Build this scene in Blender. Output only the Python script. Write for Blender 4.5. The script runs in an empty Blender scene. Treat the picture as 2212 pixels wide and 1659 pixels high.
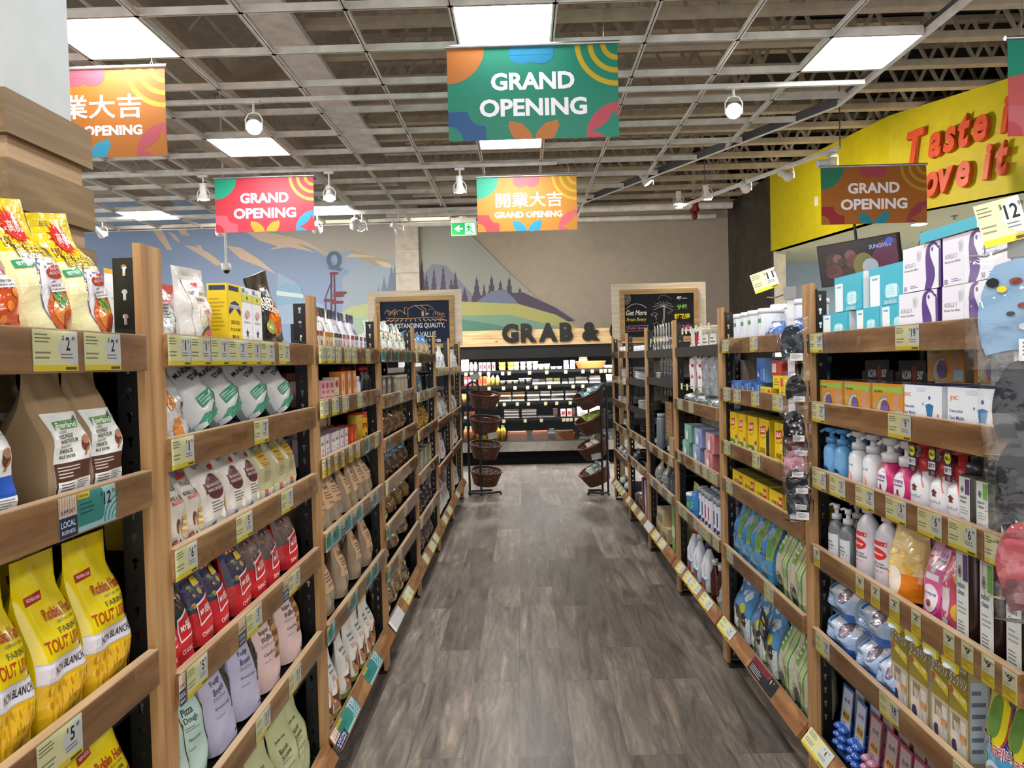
import bpy, math, random
from mathutils import Vector, Matrix
from mathutils.geometry import tessellate_polygon
R = random.Random(7)
SC = bpy.context.scene
COL = SC.collection
PI = math.pi
H0 = 1.65                                   # eye height above the floor
FPX, PITCH, YAW, ROLL = 1677.5, -0.02883, -0.01484, -0.02523
# ---------------------------------------------------------------- camera
Fw = Vector((math.sin(YAW) * math.cos(PITCH), math.cos(YAW) * math.cos(PITCH), math.sin(PITCH)))
r0 = Vector((math.cos(YAW), -math.sin(YAW), 0)); u0 = r0.cross(Fw)
Rt = math.cos(ROLL) * r0 + math.sin(ROLL) * u0; Up = -math.sin(ROLL) * r0 + math.cos(ROLL) * u0
cam = bpy.data.cameras.new('camera'); cam.sensor_width = 36; cam.lens = FPX / 2212 * 36; cam.clip_start = .02; cam.clip_end = 80
camo = bpy.data.objects.new('camera', cam); COL.objects.link(camo)
camo.matrix_world = Matrix(((Rt.x, Up.x, -Fw.x, 0), (Rt.y, Up.y, -Fw.y, 0), (Rt.z, Up.z, -Fw.z, H0), (0, 0, 0, 1)))
SC.camera = camo
# ---------------------------------------------------------------- light level
SC.view_settings.view_transform = 'Standard'; SC.view_settings.look = 'None'
SC.view_settings.gamma = 1; SC.view_settings.use_curve_mapping = False
SC.view_settings.exposure = 0.33
W_ = bpy.data.worlds.new('store_light'); SC.world = W_; W_.use_nodes = True
W_.node_tree.nodes['Background'].inputs[0].default_value = (1, .97, .93, 1)
W_.node_tree.nodes['Background'].inputs[1].default_value = 1.7
PANEL_E = 34.0; SPOT_W = 45.0
cy = SC.cycles
cy.use_denoising = True; cy.max_bounces = 6; cy.diffuse_bounces = 3; cy.glossy_bounces = 3; cy.transparent_max_bounces = 14
cy.transmission_bounces = 3; cy.caustics_reflective = False; cy.caustics_refractive = False; cy.sample_clamp_indirect = 4; cy.blur_glossy = 1.0

# ---------------------------------------------------------------- pixel -> place on a plane
def ray(u, v): return Fw + Rt * ((u - 1106) / FPX) + Up * ((829.5 - v) / FPX)
def onx(u, v, X): d = ray(u, v); k = X / d.x; return d.y * k, d.z * k + H0      # (y, z)
def ony(u, v, Y): d = ray(u, v); k = Y / d.y; return d.x * k, d.z * k + H0      # (x, z)
def onz(u, v, Z): d = ray(u, v); k = (Z - H0) / d.z; return d.x * k, d.y * k    # (x, y)

# ---------------------------------------------------------------- colours and materials
def lin(c):
    return tuple(((x / 255) / 12.92 if x <= 10 else (((x / 255) + .055) / 1.055) ** 2.4) for x in c)
def hx(s): return tuple(int(s[i:i + 2], 16) for i in (0, 2, 4))
def C_(c): return lin(hx(c)) if isinstance(c, str) else lin(c)
class NT:
    def __init__(s, name):
        s.m = bpy.data.materials.new(name); s.m.use_nodes = True; s.n = s.m.node_tree.nodes; s.l = s.m.node_tree.links
        s.b = s.n['Principled BSDF']; s.out = s.n['Material Output']
    def new(s, t, **k):
        n = s.n.new(t)
        for a, b in k.items(): setattr(n, a, b)
        return n
    def set(s, n, **k):
        for a, b in k.items(): n.inputs[a.replace('_', ' ')].default_value = b
        return n
    def link(s, a, ao, b, bi): s.l.new(a.outputs[ao], b.inputs[bi]); return s
    def P(s, rough=.5, metal=0, spec=.5, coat=0, col=None):
        i = s.b.inputs; i['Roughness'].default_value = rough; i['Metallic'].default_value = metal
        i['Specular IOR Level'].default_value = spec; i['Coat Weight'].default_value = coat; i['Coat Roughness'].default_value = .08
        if col: i['Base Color'].default_value = (*C_(col), 1)
        return s
    def bump(s, src, so, strength, dist=.002):
        b = s.new('ShaderNodeBump'); b.inputs['Strength'].default_value = strength; b.inputs['Distance'].default_value = dist
        s.link(src, so, b, 'Height'); s.link(b, 0, s.b, 'Normal'); return s
    def coord(s, kind='Object', scale=(1, 1, 1), rot=(0, 0, 0), loc=(0, 0, 0)):
        t = s.new('ShaderNodeTexCoord'); m = s.new('ShaderNodeMapping'); m.inputs['Scale'].default_value = scale
        m.inputs['Rotation'].default_value = rot; m.inputs['Location'].default_value = loc; s.link(t, kind, m, 0); return m
    def noise(s, vec, scale, detail=3, dist=0):
        n = s.new('ShaderNodeTexNoise'); n.inputs['Scale'].default_value = scale; n.inputs['Detail'].default_value = detail
        n.inputs['Distortion'].default_value = dist
        if vec: s.link(vec, 0, n, 'Vector')
        return n
    def ramp(s, src, so, stops):
        r = s.new('ShaderNodeValToRGB'); e = r.color_ramp.elements
        while len(e) < len(stops): e.new(.5)
        for x, (p, c) in zip(e, stops): x.position = p; x.color = (*C_(c), 1)
        s.link(src, so, r, 0); return r
def flat(name, col, rough=.5, metal=0, spec=.5, coat=0, var=.06):
    t = NT(name).P(rough, metal, spec, coat); c = t.coord(); n = t.noise(c, 9, 2)
    a = tuple(min(255, x * (1 + var)) for x in hx(col)); b = tuple(x * (1 - var) for x in hx(col))
    r = t.ramp(n, 0, ((.3, b), (.7, a))); t.link(r, 0, t.b, 'Base Color'); return t.m
def inkmat(name, rough, spec=.5, coat=0, wr=0, metal=0, wscale=28):
    "printed surface: colour comes from the mesh's own print"
    t = NT(name).P(rough, metal, spec, coat); a = t.new('ShaderNodeAttribute'); a.attribute_name = 'Col'
    t.link(a, 'Color', t.b, 'Base Color')
    if wr:
        c = t.coord(); n = t.noise(c, wscale, 3, .6); t.bump(n, 0, wr, .004)
    return t.m
def wood(name, axis, a, b, c, rough=.5, scale=1.0, knots=False, blocks=False, spec=.4):
    t = NT(name).P(rough, 0, spec); s = [16 * scale] * 3; s[axis] = 1.3 * scale
    v = t.coord(scale=tuple(s)); n = t.noise(v, 1.6, 5, .5)
    s2 = [90 * scale] * 3; s2[axis] = 3 * scale; v2 = t.coord(scale=tuple(s2)); n2 = t.noise(v2, 1.2, 2)
    mx = t.new('ShaderNodeMath', operation='MULTIPLY_ADD'); mx.inputs[1].default_value = .25; t.link(n2, 0, mx, 0); t.link(n, 0, mx, 2)
    r = t.ramp(mx, 0, ((.42, a), (.62, b), (.8, c))); src = (r, 0)
    if blocks:
        s3 = [14] * 3; s3[axis] = 3.2; v3 = t.coord(scale=tuple(s3)); w = t.new('ShaderNodeTexVoronoi', distance='CHEBYCHEV'); t.link(v3, 0, w, 'Vector')
        w.inputs['Scale'].default_value = 1; h = t.new('ShaderNodeHueSaturation'); sp = t.new('ShaderNodeSeparateColor'); t.link(w, 'Color', sp, 0)
        mr = t.new('ShaderNodeMapRange'); t.link(sp, 0, mr, 0); mr.inputs[3].default_value = .8; mr.inputs[4].default_value = 1.15
        t.link(mr, 0, h, 'Value'); t.link(r, 0, h, 'Color'); src = (h, 0)
    if knots:
        s4 = [5.5] * 3; s4[axis] = 2.6; v4 = t.coord(scale=tuple(s4)); k = t.new('ShaderNodeTexVoronoi'); t.link(v4, 0, k, 'Vector'); k.inputs['Scale'].default_value = 1
        rk = t.ramp(k, 0, ((.03, '5a4024'), (.09, 'ffffff'))); mm = t.new('ShaderNodeMix', data_type='RGBA', blend_type='MULTIPLY'); mm.inputs[0].default_value = .85
        t.l.new(src[0].outputs[src[1]], mm.inputs[6]); t.l.new(rk.outputs[0], mm.inputs[7]); src = (mm, 2)
    t.l.new(src[0].outputs[src[1]], t.b.inputs['Base Color']); t.bump(mx, 0, .08); return t.m
def clear(name, tint='ffffff', gloss=.12, wr=.5, scale=30, rough=.06, ior=1.45):
    t = NT(name); t.n.remove(t.b)
    tr = t.new('ShaderNodeBsdfTransparent'); tr.inputs[0].default_value = (*C_(tint), 1)
    gl = t.new('ShaderNodeBsdfGlossy'); gl.inputs['Roughness'].default_value = rough
    fr = t.new('ShaderNodeFresnel'); fr.inputs[0].default_value = ior
    ad = t.new('ShaderNodeMath', operation='ADD'); ad.inputs[1].default_value = gloss; t.link(fr, 0, ad, 0)
    mx = t.new('ShaderNodeMixShader'); t.link(ad, 0, mx, 0); t.link(tr, 0, mx, 1); t.link(gl, 0, mx, 2); t.link(mx, 0, t.out, 0)
    if wr:
        c = t.coord(); n = t.noise(c, scale, 2, .8); b = t.new('ShaderNodeBump'); b.inputs[0].default_value = wr; b.inputs[1].default_value = .004
        t.link(n, 0, b, 'Height'); t.link(b, 0, gl, 'Normal'); t.link(b, 0, fr, 'Normal')
    return t.m
def glow(name, col, e):
    t = NT(name); t.n.remove(t.b); em = t.new('ShaderNodeEmission'); em.inputs[0].default_value = (*C_(col), 1); em.inputs[1].default_value = e
    t.link(em, 0, t.out, 0); return t.m
M = dict(
    carton=inkmat('carton_print', .42, .4), gloss=inkmat('glossy_film_print', .2, .5, .5, .35), film=inkmat('crinkled_film_print', .16, .55, .7, .9, 0, 34),
    paper=inkmat('matte_paper_print', .75, .25, 0, .25), plastic=inkmat('coloured_plastic', .3, .5), matte=inkmat('matte_fabric', .85, .2),
    pouchm=inkmat('soft_touch_pouch_print', .42, .4, .1, .3), tagm=inkmat('price_tag_print', .5, .35), foil=inkmat('foil_pouch', .3, .5, .3, .8, .25),
    ink=inkmat('painted_print', .8, .2), vinyl=inkmat('banner_vinyl_print', .5, .35),
    post=wood('post_wood', 2, '94693e', 'a77f53', 'b89264', .5), lip=wood('lip_wood', 0, '7d5839', '976f4b', 'ad875b', .35, 1, False, True),
    lipb=wood('base_lip_wood', 0, '8a5c39', 'a3734a', 'b88b5e', .35, 1, False, True),
    lipedge=wood('lip_edge_wood', 0, 'a08062', 'b89a78', 'c8ac88', .4),
    pine=wood('pine_plank', 0, 'c39f70', 'd8ba8c', 'e6cda4', .6, 1, True), pinez=wood('pine_plank_upright', 2, 'c39f70', 'd8ba8c', 'e6cda4', .6, 1, True),
    pale=wood('pale_plywood', 0, 'c8b79a', 'd6c8ae', 'e0d5bf', .6), frame=wood('frame_wood', 0, '8f6d40', 'a98654', 'bd9c6a', .55, 1, True),
    colw=wood('column_plank', 1, '5f4a2c', '735a37', '8a714a', .55, .6, True), colp=wood('column_plywood', 1, '927450', 'a28462', 'b0946f', .6, .6),
    black=flat('black_steel', '0c0c0d', .45), dark=flat('black_panel', '0b0b0c', .8, 0, .08), taupe=flat('taupe_panel', '8d8578', .7),
    white=flat('white_paint', 'dad9d4', .55), tee=flat('ceiling_tee_paint', 'e4e1da', .5), joist=flat('joist_paint', 'b0a48f', .6), deck=flat('deck_paint', '938a7c', .8), void=flat('dark_ceiling_void', '26231f', .9),
    grey=flat('grey_metal', '8b8d8e', .35, .8), alu=flat('aluminium', 'b4b6b8', .3, .9), steel=flat('brushed_steel', 'a8a49c', .22, 1), duct=flat('channel_grey', '5f6265', .5, .3),
    colwhite=flat('column_paint', 'aeb2b1', .6, var=.02), rail=clear('clear_price_rail', 'ffffff', .02, .5, 14, .06, 1.17), wrap=clear('clear_wrapper', 'ffffff', .03, .7, 22, .08, 1.25), bag=clear('clear_poly_bag', 'f4f4f4', .14, 1.0, 40, .1),
    glass=clear('clear_plastic', 'eef2f2', .06, .1, 5), panel=glow('light_panel_diffuser', 'fdfdff', PANEL_E), bulb=glow('spot_lamp', 'fff0dc', 30), led=glow('case_strip_light', 'fbfcff', 110),
)
M['wallw'] = flat('taupe_wall_paint', 'a39b8f', .8, var=.02); M['bluew'] = flat('pale_blue_wall_paint', 'a9bccb', .7, var=.02); M['yellow'] = flat('yellow_wall_paint', 'c2b600', .55, var=.03)
def _stone():
    t = NT('dark_stone_tile').P(.4, 0, .4); c = t.coord(scale=(1, 1, 1)); n = t.noise(c, 2.2, 5, 1.2); r = t.ramp(n, 0, ((.35, '2c2722'), (.7, '413a33')))
    w = t.noise(c, 1.1, 6, 2.2); v = t.ramp(w, 0, ((.495, '000000'), (.5, '8f867b'), (.505, '000000')))
    mx = t.new('ShaderNodeMix', data_type='RGBA', blend_type='ADD'); mx.inputs[0].default_value = .35; t.l.new(r.outputs[0], mx.inputs[6]); t.l.new(v.outputs[0], mx.inputs[7])
    t.l.new(mx.outputs[2], t.b.inputs['Base Color']); return t.m
M['stone'] = _stone()
def _floor():
    t = NT('vinyl_plank_floor').P(.33, 0, .42); c = t.coord(rot=(0, 0, PI / 2), loc=(.3, .06, 0))
    b = t.new('ShaderNodeTexBrick', offset=.37, offset_frequency=2, squash=1.0); t.link(c, 0, b, 'Vector')
    for k, v in (('Scale', 1), ('Mortar Size', .0012), ('Mortar Smooth', .1), ('Bias', 0), ('Brick Width', 1.22), ('Row Height', .23)): b.inputs[k].default_value = v
    b.inputs['Color1'].default_value = (0, 0, 0, 1); b.inputs['Color2'].default_value = (1, 1, 1, 1); b.inputs['Mortar'].default_value = (.35, .35, .35, 1)
    # every plank shifts the grain noise by its own tint
    c2 = t.coord(scale=(9, 1.0, 1)); ad = t.new('ShaderNodeVectorMath', operation='MULTIPLY_ADD'); ad.inputs[1].default_value = (40, 13, 7); t.link(b, 'Color', ad, 0); t.link(c2, 0, ad, 2)
    n = t.noise(ad, 1.4, 7, 1.1); n.inputs['Roughness'].default_value = .68
    c3 = t.coord(scale=(2.2, .9, 1)); ad2 = t.new('ShaderNodeVectorMath', operation='MULTIPLY_ADD'); ad2.inputs[1].default_value = (17, 29, 3); t.link(b, 'Color', ad2, 0); t.link(c3, 0, ad2, 2)
    n2 = t.noise(ad2, 1.6, 4, .6)
    w = t.new('ShaderNodeTexWave', wave_type='BANDS', bands_direction='X'); t.link(ad2, 0, w, 'Vector')
    for k, v in (('Scale', 3.5), ('Distortion', 14), ('Detail', 3), ('Detail Scale', 1.2)): w.inputs[k].default_value = v
    r = t.ramp(n, 0, ((.28, '665e58'), (.42, '978c82'), (.55, 'b3a89b'), (.72, 'dcd0be'))); r2 = t.ramp(n2, 0, ((.3, '6a6668'), (.7, 'bcb8b0')))
    mx = t.new('ShaderNodeMix', data_type='RGBA', blend_type='OVERLAY'); mx.inputs[0].default_value = .55; t.l.new(r.outputs[0], mx.inputs[6]); t.l.new(r2.outputs[0], mx.inputs[7])
    rw = t.ramp(w, 0, ((.2, '8d8d8d'), (.8, 'b4b4b4'))); m2 = t.new('ShaderNodeMix', data_type='RGBA', blend_type='OVERLAY'); m2.inputs[0].default_value = .35
    t.l.new(mx.outputs[2], m2.inputs[6]); t.l.new(rw.outputs[0], m2.inputs[7])
    rb = t.ramp(b, 'Color', ((0, '6a6a6a'), (1, 'a2a2a2'))); m3 = t.new('ShaderNodeMix', data_type='RGBA', blend_type='OVERLAY'); m3.inputs[0].default_value = .8
    t.l.new(m2.outputs[2], m3.inputs[6]); t.l.new(rb.outputs[0], m3.inputs[7])
    rm = t.ramp(b, 'Fac', ((0, 'ffffff'), (1, '4c4640'))); m4 = t.new('ShaderNodeMix', data_type='RGBA', blend_type='MULTIPLY'); m4.inputs[0].default_value = .5
    t.l.new(m3.outputs[2], m4.inputs[6]); t.l.new(rm.outputs[0], m4.inputs[7]); t.l.new(m4.outputs[2], t.b.inputs['Base Color'])
    rr = t.new('ShaderNodeMapRange'); t.link(n, 0, rr, 0); rr.inputs[3].default_value = .24; rr.inputs[4].default_value = .46; t.link(rr, 0, t.b, 'Roughness')
    t.bump(n, 0, .12, .003); return t.m
M['floor'] = _floor()
def _wicker():
    t = NT('wicker_weave').P(.5, 0, .4); c = t.coord('Object'); n = t.noise(c, 60, 2); r = t.ramp(n, 0, ((.3, '351a0e'), (.7, '6b3c22'))); t.link(r, 0, t.b, 'Base Color'); return t.m
M['wicker'] = _wicker()

# ---------------------------------------------------------------- meshes
class MB:
    def __init__(s): s.v = []; s.f = []; s.c = []; s.m = []; s.s = []
    def add(s, vs, fs, col='808080', mi=0, smooth=False):
        o = len(s.v); s.v += [tuple(v) for v in vs]; c = C_(col)
        for f in fs: s.f.append([i + o for i in f]); s.c.append(c); s.m.append(mi); s.s.append(smooth)
        return s
    def box(s, x0, x1, y0, y1, z0, z1, col='808080', mi=0, cols=None):
        vs = [(x, y, z) for z in (z0, z1) for y in (y0, y1) for x in (x0, x1)]
        fs = [(0, 2, 3, 1), (4, 5, 7, 6), (0, 1, 5, 4), (2, 6, 7, 3), (0, 4, 6, 2), (1, 3, 7, 5)]   # bottom top front back left right
        if cols:
            o = len(s.v); s.v += vs
            for f, c in zip(fs, cols): s.f.append([i + o for i in f]); s.c.append(C_(c)); s.m.append(mi); s.s.append(False)
            return s
        return s.add(vs, fs, col, mi)
    def lathe(s, prof, n=18, col='808080', mi=0, cx=0, cy=0, smooth=True, cap=True, sq=0, cols=None):
        "prof: (radius, z); sq > 0 squares the section; cols: colour of each band"
        vs = []
        for r, z in prof:
            for k in range(n):
                a = 2 * PI * k / n; c_, s_ = math.cos(a), math.sin(a); q = 1
                if sq: q = 1 / (abs(c_) ** (2 + sq) + abs(s_) ** (2 + sq)) ** (1 / (2 + sq))
                vs.append((cx + r * q * c_, cy + r * q * s_, z))
        for j in range(len(prof) - 1):
            fs = [(j * n + k, j * n + (k + 1) % n, (j + 1) * n + (k + 1) % n, (j + 1) * n + k) for k in range(n)]
            if j == 0: o = len(s.v); s.v += vs
            c = C_(cols[j] if cols else col)
            for f in fs: s.f.append([i + o for i in f]); s.c.append(c); s.m.append(mi); s.s.append(smooth)
        if cap:
            c0 = C_(cols[0] if cols else col); c1 = C_(cols[-1] if cols else col)
            s.f.append([o + k for k in range(n)][::-1]); s.c.append(c0); s.m.append(mi); s.s.append(False)
            s.f.append([o + (len(prof) - 1) * n + k for k in range(n)]); s.c.append(c1); s.m.append(mi); s.s.append(False)
        return s
    def tube(s, pts, r, n=8, col='808080', mi=0, smooth=True, close=False):
        pts = [Vector(p) for p in pts]; vs = []; N = len(pts); up = Vector((0, 0, 1)); last = None
        for i, p in enumerate(pts):
            d = ((pts[(i + 1) % N] - pts[i - 1]) if close or 0 < i < N - 1 else (pts[1] - pts[0] if i == 0 else pts[-1] - pts[-2])).normalized()
            a = (last - d * last.dot(d)) if last is not None else (up.cross(d) if abs(d.z) < .95 else Vector((1, 0, 0)).cross(d))
            a.normalize(); last = a; b = d.cross(a)
            vs += [p + (a * math.cos(2 * PI * k / n) + b * math.sin(2 * PI * k / n)) * r for k in range(n)]
        fs = [(j * n + k, j * n + (k + 1) % n, ((j + 1) % N) * n + (k + 1) % n, ((j + 1) % N) * n + k) for j in range(N if close else N - 1) for k in range(n)]
        s.add(vs, fs, col, mi, smooth)
        if not close: s.add(vs[:n], [list(range(n))[::-1]], col, mi); s.add(vs[-n:], [list(range(n))], col, mi)
        return s
    def bar(s, a, b, w, h, col='808080', mi=0):
        "rectangular bar from a to b"
        a, b = Vector(a), Vector(b); d = (b - a).normalized(); sd = d.cross(Vector((0, 0, 1)))
        if sd.length < 1e-4: sd = Vector((1, 0, 0))
        sd.normalize(); up = sd.cross(d)
        vs = [p + sd * (i * w / 2) + up * (j * h / 2) for p in (a, b) for i, j in ((-1, -1), (1, -1), (1, 1), (-1, 1))]
        return s.add(vs, [(0, 1, 2, 3), (7, 6, 5, 4), (0, 4, 5, 1), (1, 5, 6, 2), (2, 6, 7, 3), (3, 7, 4, 0)], col, mi)
    def prism(s, pts, y0, y1, col='808080', mi=0, front=None):
        "polygon in x,z pushed from y0 to y1"
        n = len(pts); vs = [(x, y0, z) for x, z in pts] + [(x, y1, z) for x, z in pts]
        tri = tessellate_polygon([[Vector((x, z, 0)) for x, z in pts]])
        s.add(vs, [tuple(t) for t in tri], front or col, mi); s.add(vs, [tuple(i + n for i in t) for t in tri], col, mi)
        return s.add(vs, [(i, (i + 1) % n, n + (i + 1) % n, n + i) for i in range(n)], col, mi)
    def xform(s, mat, start=0):
        s.v[start:] = [tuple(mat @ Vector(v)) for v in s.v[start:]]; return s
    def mesh(s, name, mats):
        me = bpy.data.meshes.new(name); me.from_pydata(s.v, [], s.f); me.polygons.foreach_set('material_index', s.m); me.polygons.foreach_set('use_smooth', s.s)
        at = me.attributes.new('Col', 'FLOAT_COLOR', 'FACE'); at.data.foreach_set('color', [x for c in s.c for x in (*c, 1)])
        for m in (mats if isinstance(mats, (list, tuple)) else [mats]): me.materials.append(m if not isinstance(m, str) else M[m])
        me.validate(); me.update(); return me
    def obj(s, name, mats, parent=None, loc=None): return mkobj(name, s.mesh(name, mats), parent, loc)
def mkobj(name, me, parent=None, loc=None):
    o = bpy.data.objects.new(name, me); COL.objects.link(o)
    if parent is not None: o.parent = parent
    if loc: o.location = loc
    return o
def struct(name, bm, m): o = bm.obj(name, m); o['kind'] = 'structure'; return o
def tag(o, label, cat, group=None):
    o['label'] = label; o['category'] = cat
    if group: o['group'] = group
    return o
def thing(name, label, cat, loc=(0, 0, 0), rz=0, group=None):
    o = bpy.data.objects.new(name, None); o.empty_display_size = .05; COL.objects.link(o); o.location = loc; o.rotation_euler = (0, 0, rz); return tag(o, label, cat, group)

# ---------------------------------------------------------------- print: flat art laid over a front
_tc = {}
def text2d(t, bold=0, shear=0):
    k = (t, bold, shear)
    if k not in _tc:
        cu = bpy.data.curves.new('lettering', 'FONT'); cu.body = t; cu.resolution_u = 2 if len(t) > 12 else 3; cu.offset = bold; cu.shear = shear
        o = bpy.data.objects.new('lettering', cu); me = o.to_mesh(); vs = [(v.co.x, v.co.y) for v in me.vertices]; fs = [tuple(p.vertices) for p in me.polygons]
        o.to_mesh_clear(); bpy.data.objects.remove(o); bpy.data.curves.remove(cu)
        if not vs: vs = [(0, 0), (1, 0), (0, 1)]
        x0 = min(v[0] for v in vs); x1 = max(v[0] for v in vs); z0 = min(v[1] for v in vs); z1 = max(v[1] for v in vs); h = z1 - z0 or 1
        _tc[k] = ([((x - x0) / h, (z - z0) / h) for x, z in vs], fs, (x1 - x0) / h)
    return _tc[k]
class Art:
    "x from -0.5 to 0.5 of the width, z from 0 to 1 of the height"
    def __init__(s, W, H): s.W = W; s.H = H; s.l = []
    def put(s, vs, fs, c, rect=None):
        x0 = min(v[0] for v in vs); x1 = max(v[0] for v in vs); z0 = min(v[1] for v in vs); z1 = max(v[1] for v in vs)
        lv = 1 + max([q[4] for q in s.l if q[3][0] < x1 and q[3][1] > x0 and q[3][2] < z1 and q[3][3] > z0], default=-1)   # above whatever it overlaps
        s.l.append((vs, fs, c, (x0, x1, z0, z1), lv, rect)); return s
    def rect(s, x0, z0, x1, z1, c, nx=None, nz=None):
        nx = nx or max(1, int(abs(x1 - x0) * 14)); nz = nz or max(1, int(abs(z1 - z0) * 14))
        vs = [(x0 + (x1 - x0) * i / nx, z0 + (z1 - z0) * j / nz) for j in range(nz + 1) for i in range(nx + 1)]
        return s.put(vs, [(j * (nx + 1) + i, j * (nx + 1) + i + 1, (j + 1) * (nx + 1) + i + 1, (j + 1) * (nx + 1) + i) for j in range(nz) for i in range(nx)], c, (x0, z0, x1, z1))
    def ell(s, cx, cz, rx, rz, c, n=20, a0=0, a1=360):
        vs = [(cx, cz)]; full = a1 - a0 >= 360
        for q in (.36, .7, 1): vs += [(cx + rx * q * math.cos(math.radians(a0 + (a1 - a0) * k / n)), cz + rz * q * math.sin(math.radians(a0 + (a1 - a0) * k / n))) for k in range(n + (0 if full else 1))]
        N = n if full else n + 1; K = n
        fs = [(0, 1 + k, 1 + (k + 1) % N) for k in range(K)] + [(1 + g * N + k, 1 + (g + 1) * N + k, 1 + (g + 1) * N + (k + 1) % N, 1 + g * N + (k + 1) % N) for g in (0, 1) for k in range(K)]
        return s.put(vs, fs, c)
    def ring(s, cx, cz, rx, rz, t, c, a0=0, a1=360, n=22):
        vs = []
        for k in range(n + 1):
            a = math.radians(a0 + (a1 - a0) * k / n); vs += [(cx + rx * math.cos(a), cz + rz * math.sin(a)), (cx + (rx - t) * math.cos(a), cz + (rz - t * rz / rx) * math.sin(a))]
        return s.put(vs, [(2 * k, 2 * k + 2, 2 * k + 3, 2 * k + 1) for k in range(n)], c)
    def poly(s, pts, c):
        vs = list(pts); fs = [tuple(t) for t in tessellate_polygon([[Vector((x, z, 0)) for x, z in pts]])]
        for _ in range(2):
            if max(max(abs(vs[a][0] - vs[b][0]) + abs(vs[a][1] - vs[b][1]) for a, b in ((f[0], f[1]), (f[1], f[2]), (f[2], f[0]))) for f in fs) < .16: break
            nf = []; mid = {}
            def m(a, b):
                k = (min(a, b), max(a, b))
                if k not in mid: mid[k] = len(vs); vs.append(((vs[a][0] + vs[b][0]) / 2, (vs[a][1] + vs[b][1]) / 2))
                return mid[k]
            for a, b, d in fs: x, y, z = m(a, b), m(b, d), m(d, a); nf += [(a, x, z), (x, b, y), (z, y, d), (x, y, z)]
            fs = nf
        return s.put(vs, fs, c)
    def line(s, pts, t, c):
        "open stroke of width t (fraction of the width)"
        vs = []; asp = s.W / s.H
        for i, (x, z) in enumerate(pts):
            a = pts[max(0, i - 1)]; b = pts[min(len(pts) - 1, i + 1)]; dx, dz = (b[0] - a[0]), (b[1] - a[1]) / asp; L = math.hypot(dx, dz) or 1
            nx, nz = -dz / L * t / 2, dx / L * t / 2 * asp; vs += [(x + nx, z + nz), (x - nx, z - nz)]
        return s.put(vs, [(2 * k, 2 * k + 2, 2 * k + 3, 2 * k + 1) for k in range(len(pts) - 1)], c)
    def text(s, t, x, z, h, c, w=None, al='C', bold=.012, rot=0, shear=0):
        "lettering h high (fraction of the height), or fitted to w (fraction of the width)"
        vs, fs, a = text2d(t, bold, shear); hh = h * s.H; ww = w * s.W if w else hh * a; ox = {'C': -ww / 2, 'L': 0, 'R': -ww}[al]; ca, sa = math.cos(math.radians(rot)), math.sin(math.radians(rot))
        out = []
        for px, pz in vs:
            X = ox + px / a * ww; Z = (pz - .5) * hh; out.append((x + (X * ca - Z * sa) / s.W, z + (X * sa + Z * ca) / s.H))
        return s.put(out, fs, c)
    def lines(s, x0, z0, x1, z1, n, c, seed=1):
        "small print too fine to read: n thin rules"
        r = random.Random(seed); hh = (z1 - z0) / n
        for i in range(n): s.rect(x0, z1 - hh * (i + .62), x0 + (x1 - x0) * (.55 + .45 * r.random()), z1 - hh * (i + .25), c, 1, 1)
        return s
    def on(s, mb, fn, mi=0, off=.0008, step=.00035, gx=None, gz=None):
        "lay the art over the surface fn(x, z, off) -> point; gx, gz: seams of the surface that wide fills must share"
        for vs, fs, c, _b, i, rc in s.l:
            if rc and gx:
                x0, z0, x1, z1 = rc; X = sorted([x0, x1] + [g for g in gx if x0 < g < x1]); Z = sorted([z0, z1] + [g for g in gz if z0 < g < z1]); n = len(X)
                vs = [(x, z) for z in Z for x in X]; fs = [(j * n + k, j * n + k + 1, (j + 1) * n + k + 1, (j + 1) * n + k) for j in range(len(Z) - 1) for k in range(n - 1)]
            mb.add([fn(x * s.W, z * s.H, off + step * i) for x, z in vs], fs, c, mi)
        return mb
def frontal(y, z0=0): return lambda x, z, o: (x, y - o, z + z0)
# ================================================================ the room
XL, XR, XP = -.765, 1.05, -.755            # aisle faces of the two shelving rows
CZ = 3.7128; CG = .6096; GX, GY = -.37076, 4.55152   # ceiling grid: height, pitch, phase
b = MB(); b.add([(-10, -3, 0), (10.5, -3, 0), (10.5, 14, 0), (-10, 14, 0)], [(0, 1, 2, 3)]); struct('floor', b, 'floor')
b = MB(); b.add([(-10, -3, 5.2), (10.5, -3, 5.2), (10.5, 14, 5.2), (-10, 14, 5.2)], [(3, 2, 1, 0)]); struct('ceiling', b, 'deck')
WY = 13.4
b = MB(); b.box(-10, 3.56, WY, WY + .12, 0, 5.2); wb = struct('wall_back', b, 'wallw')
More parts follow.
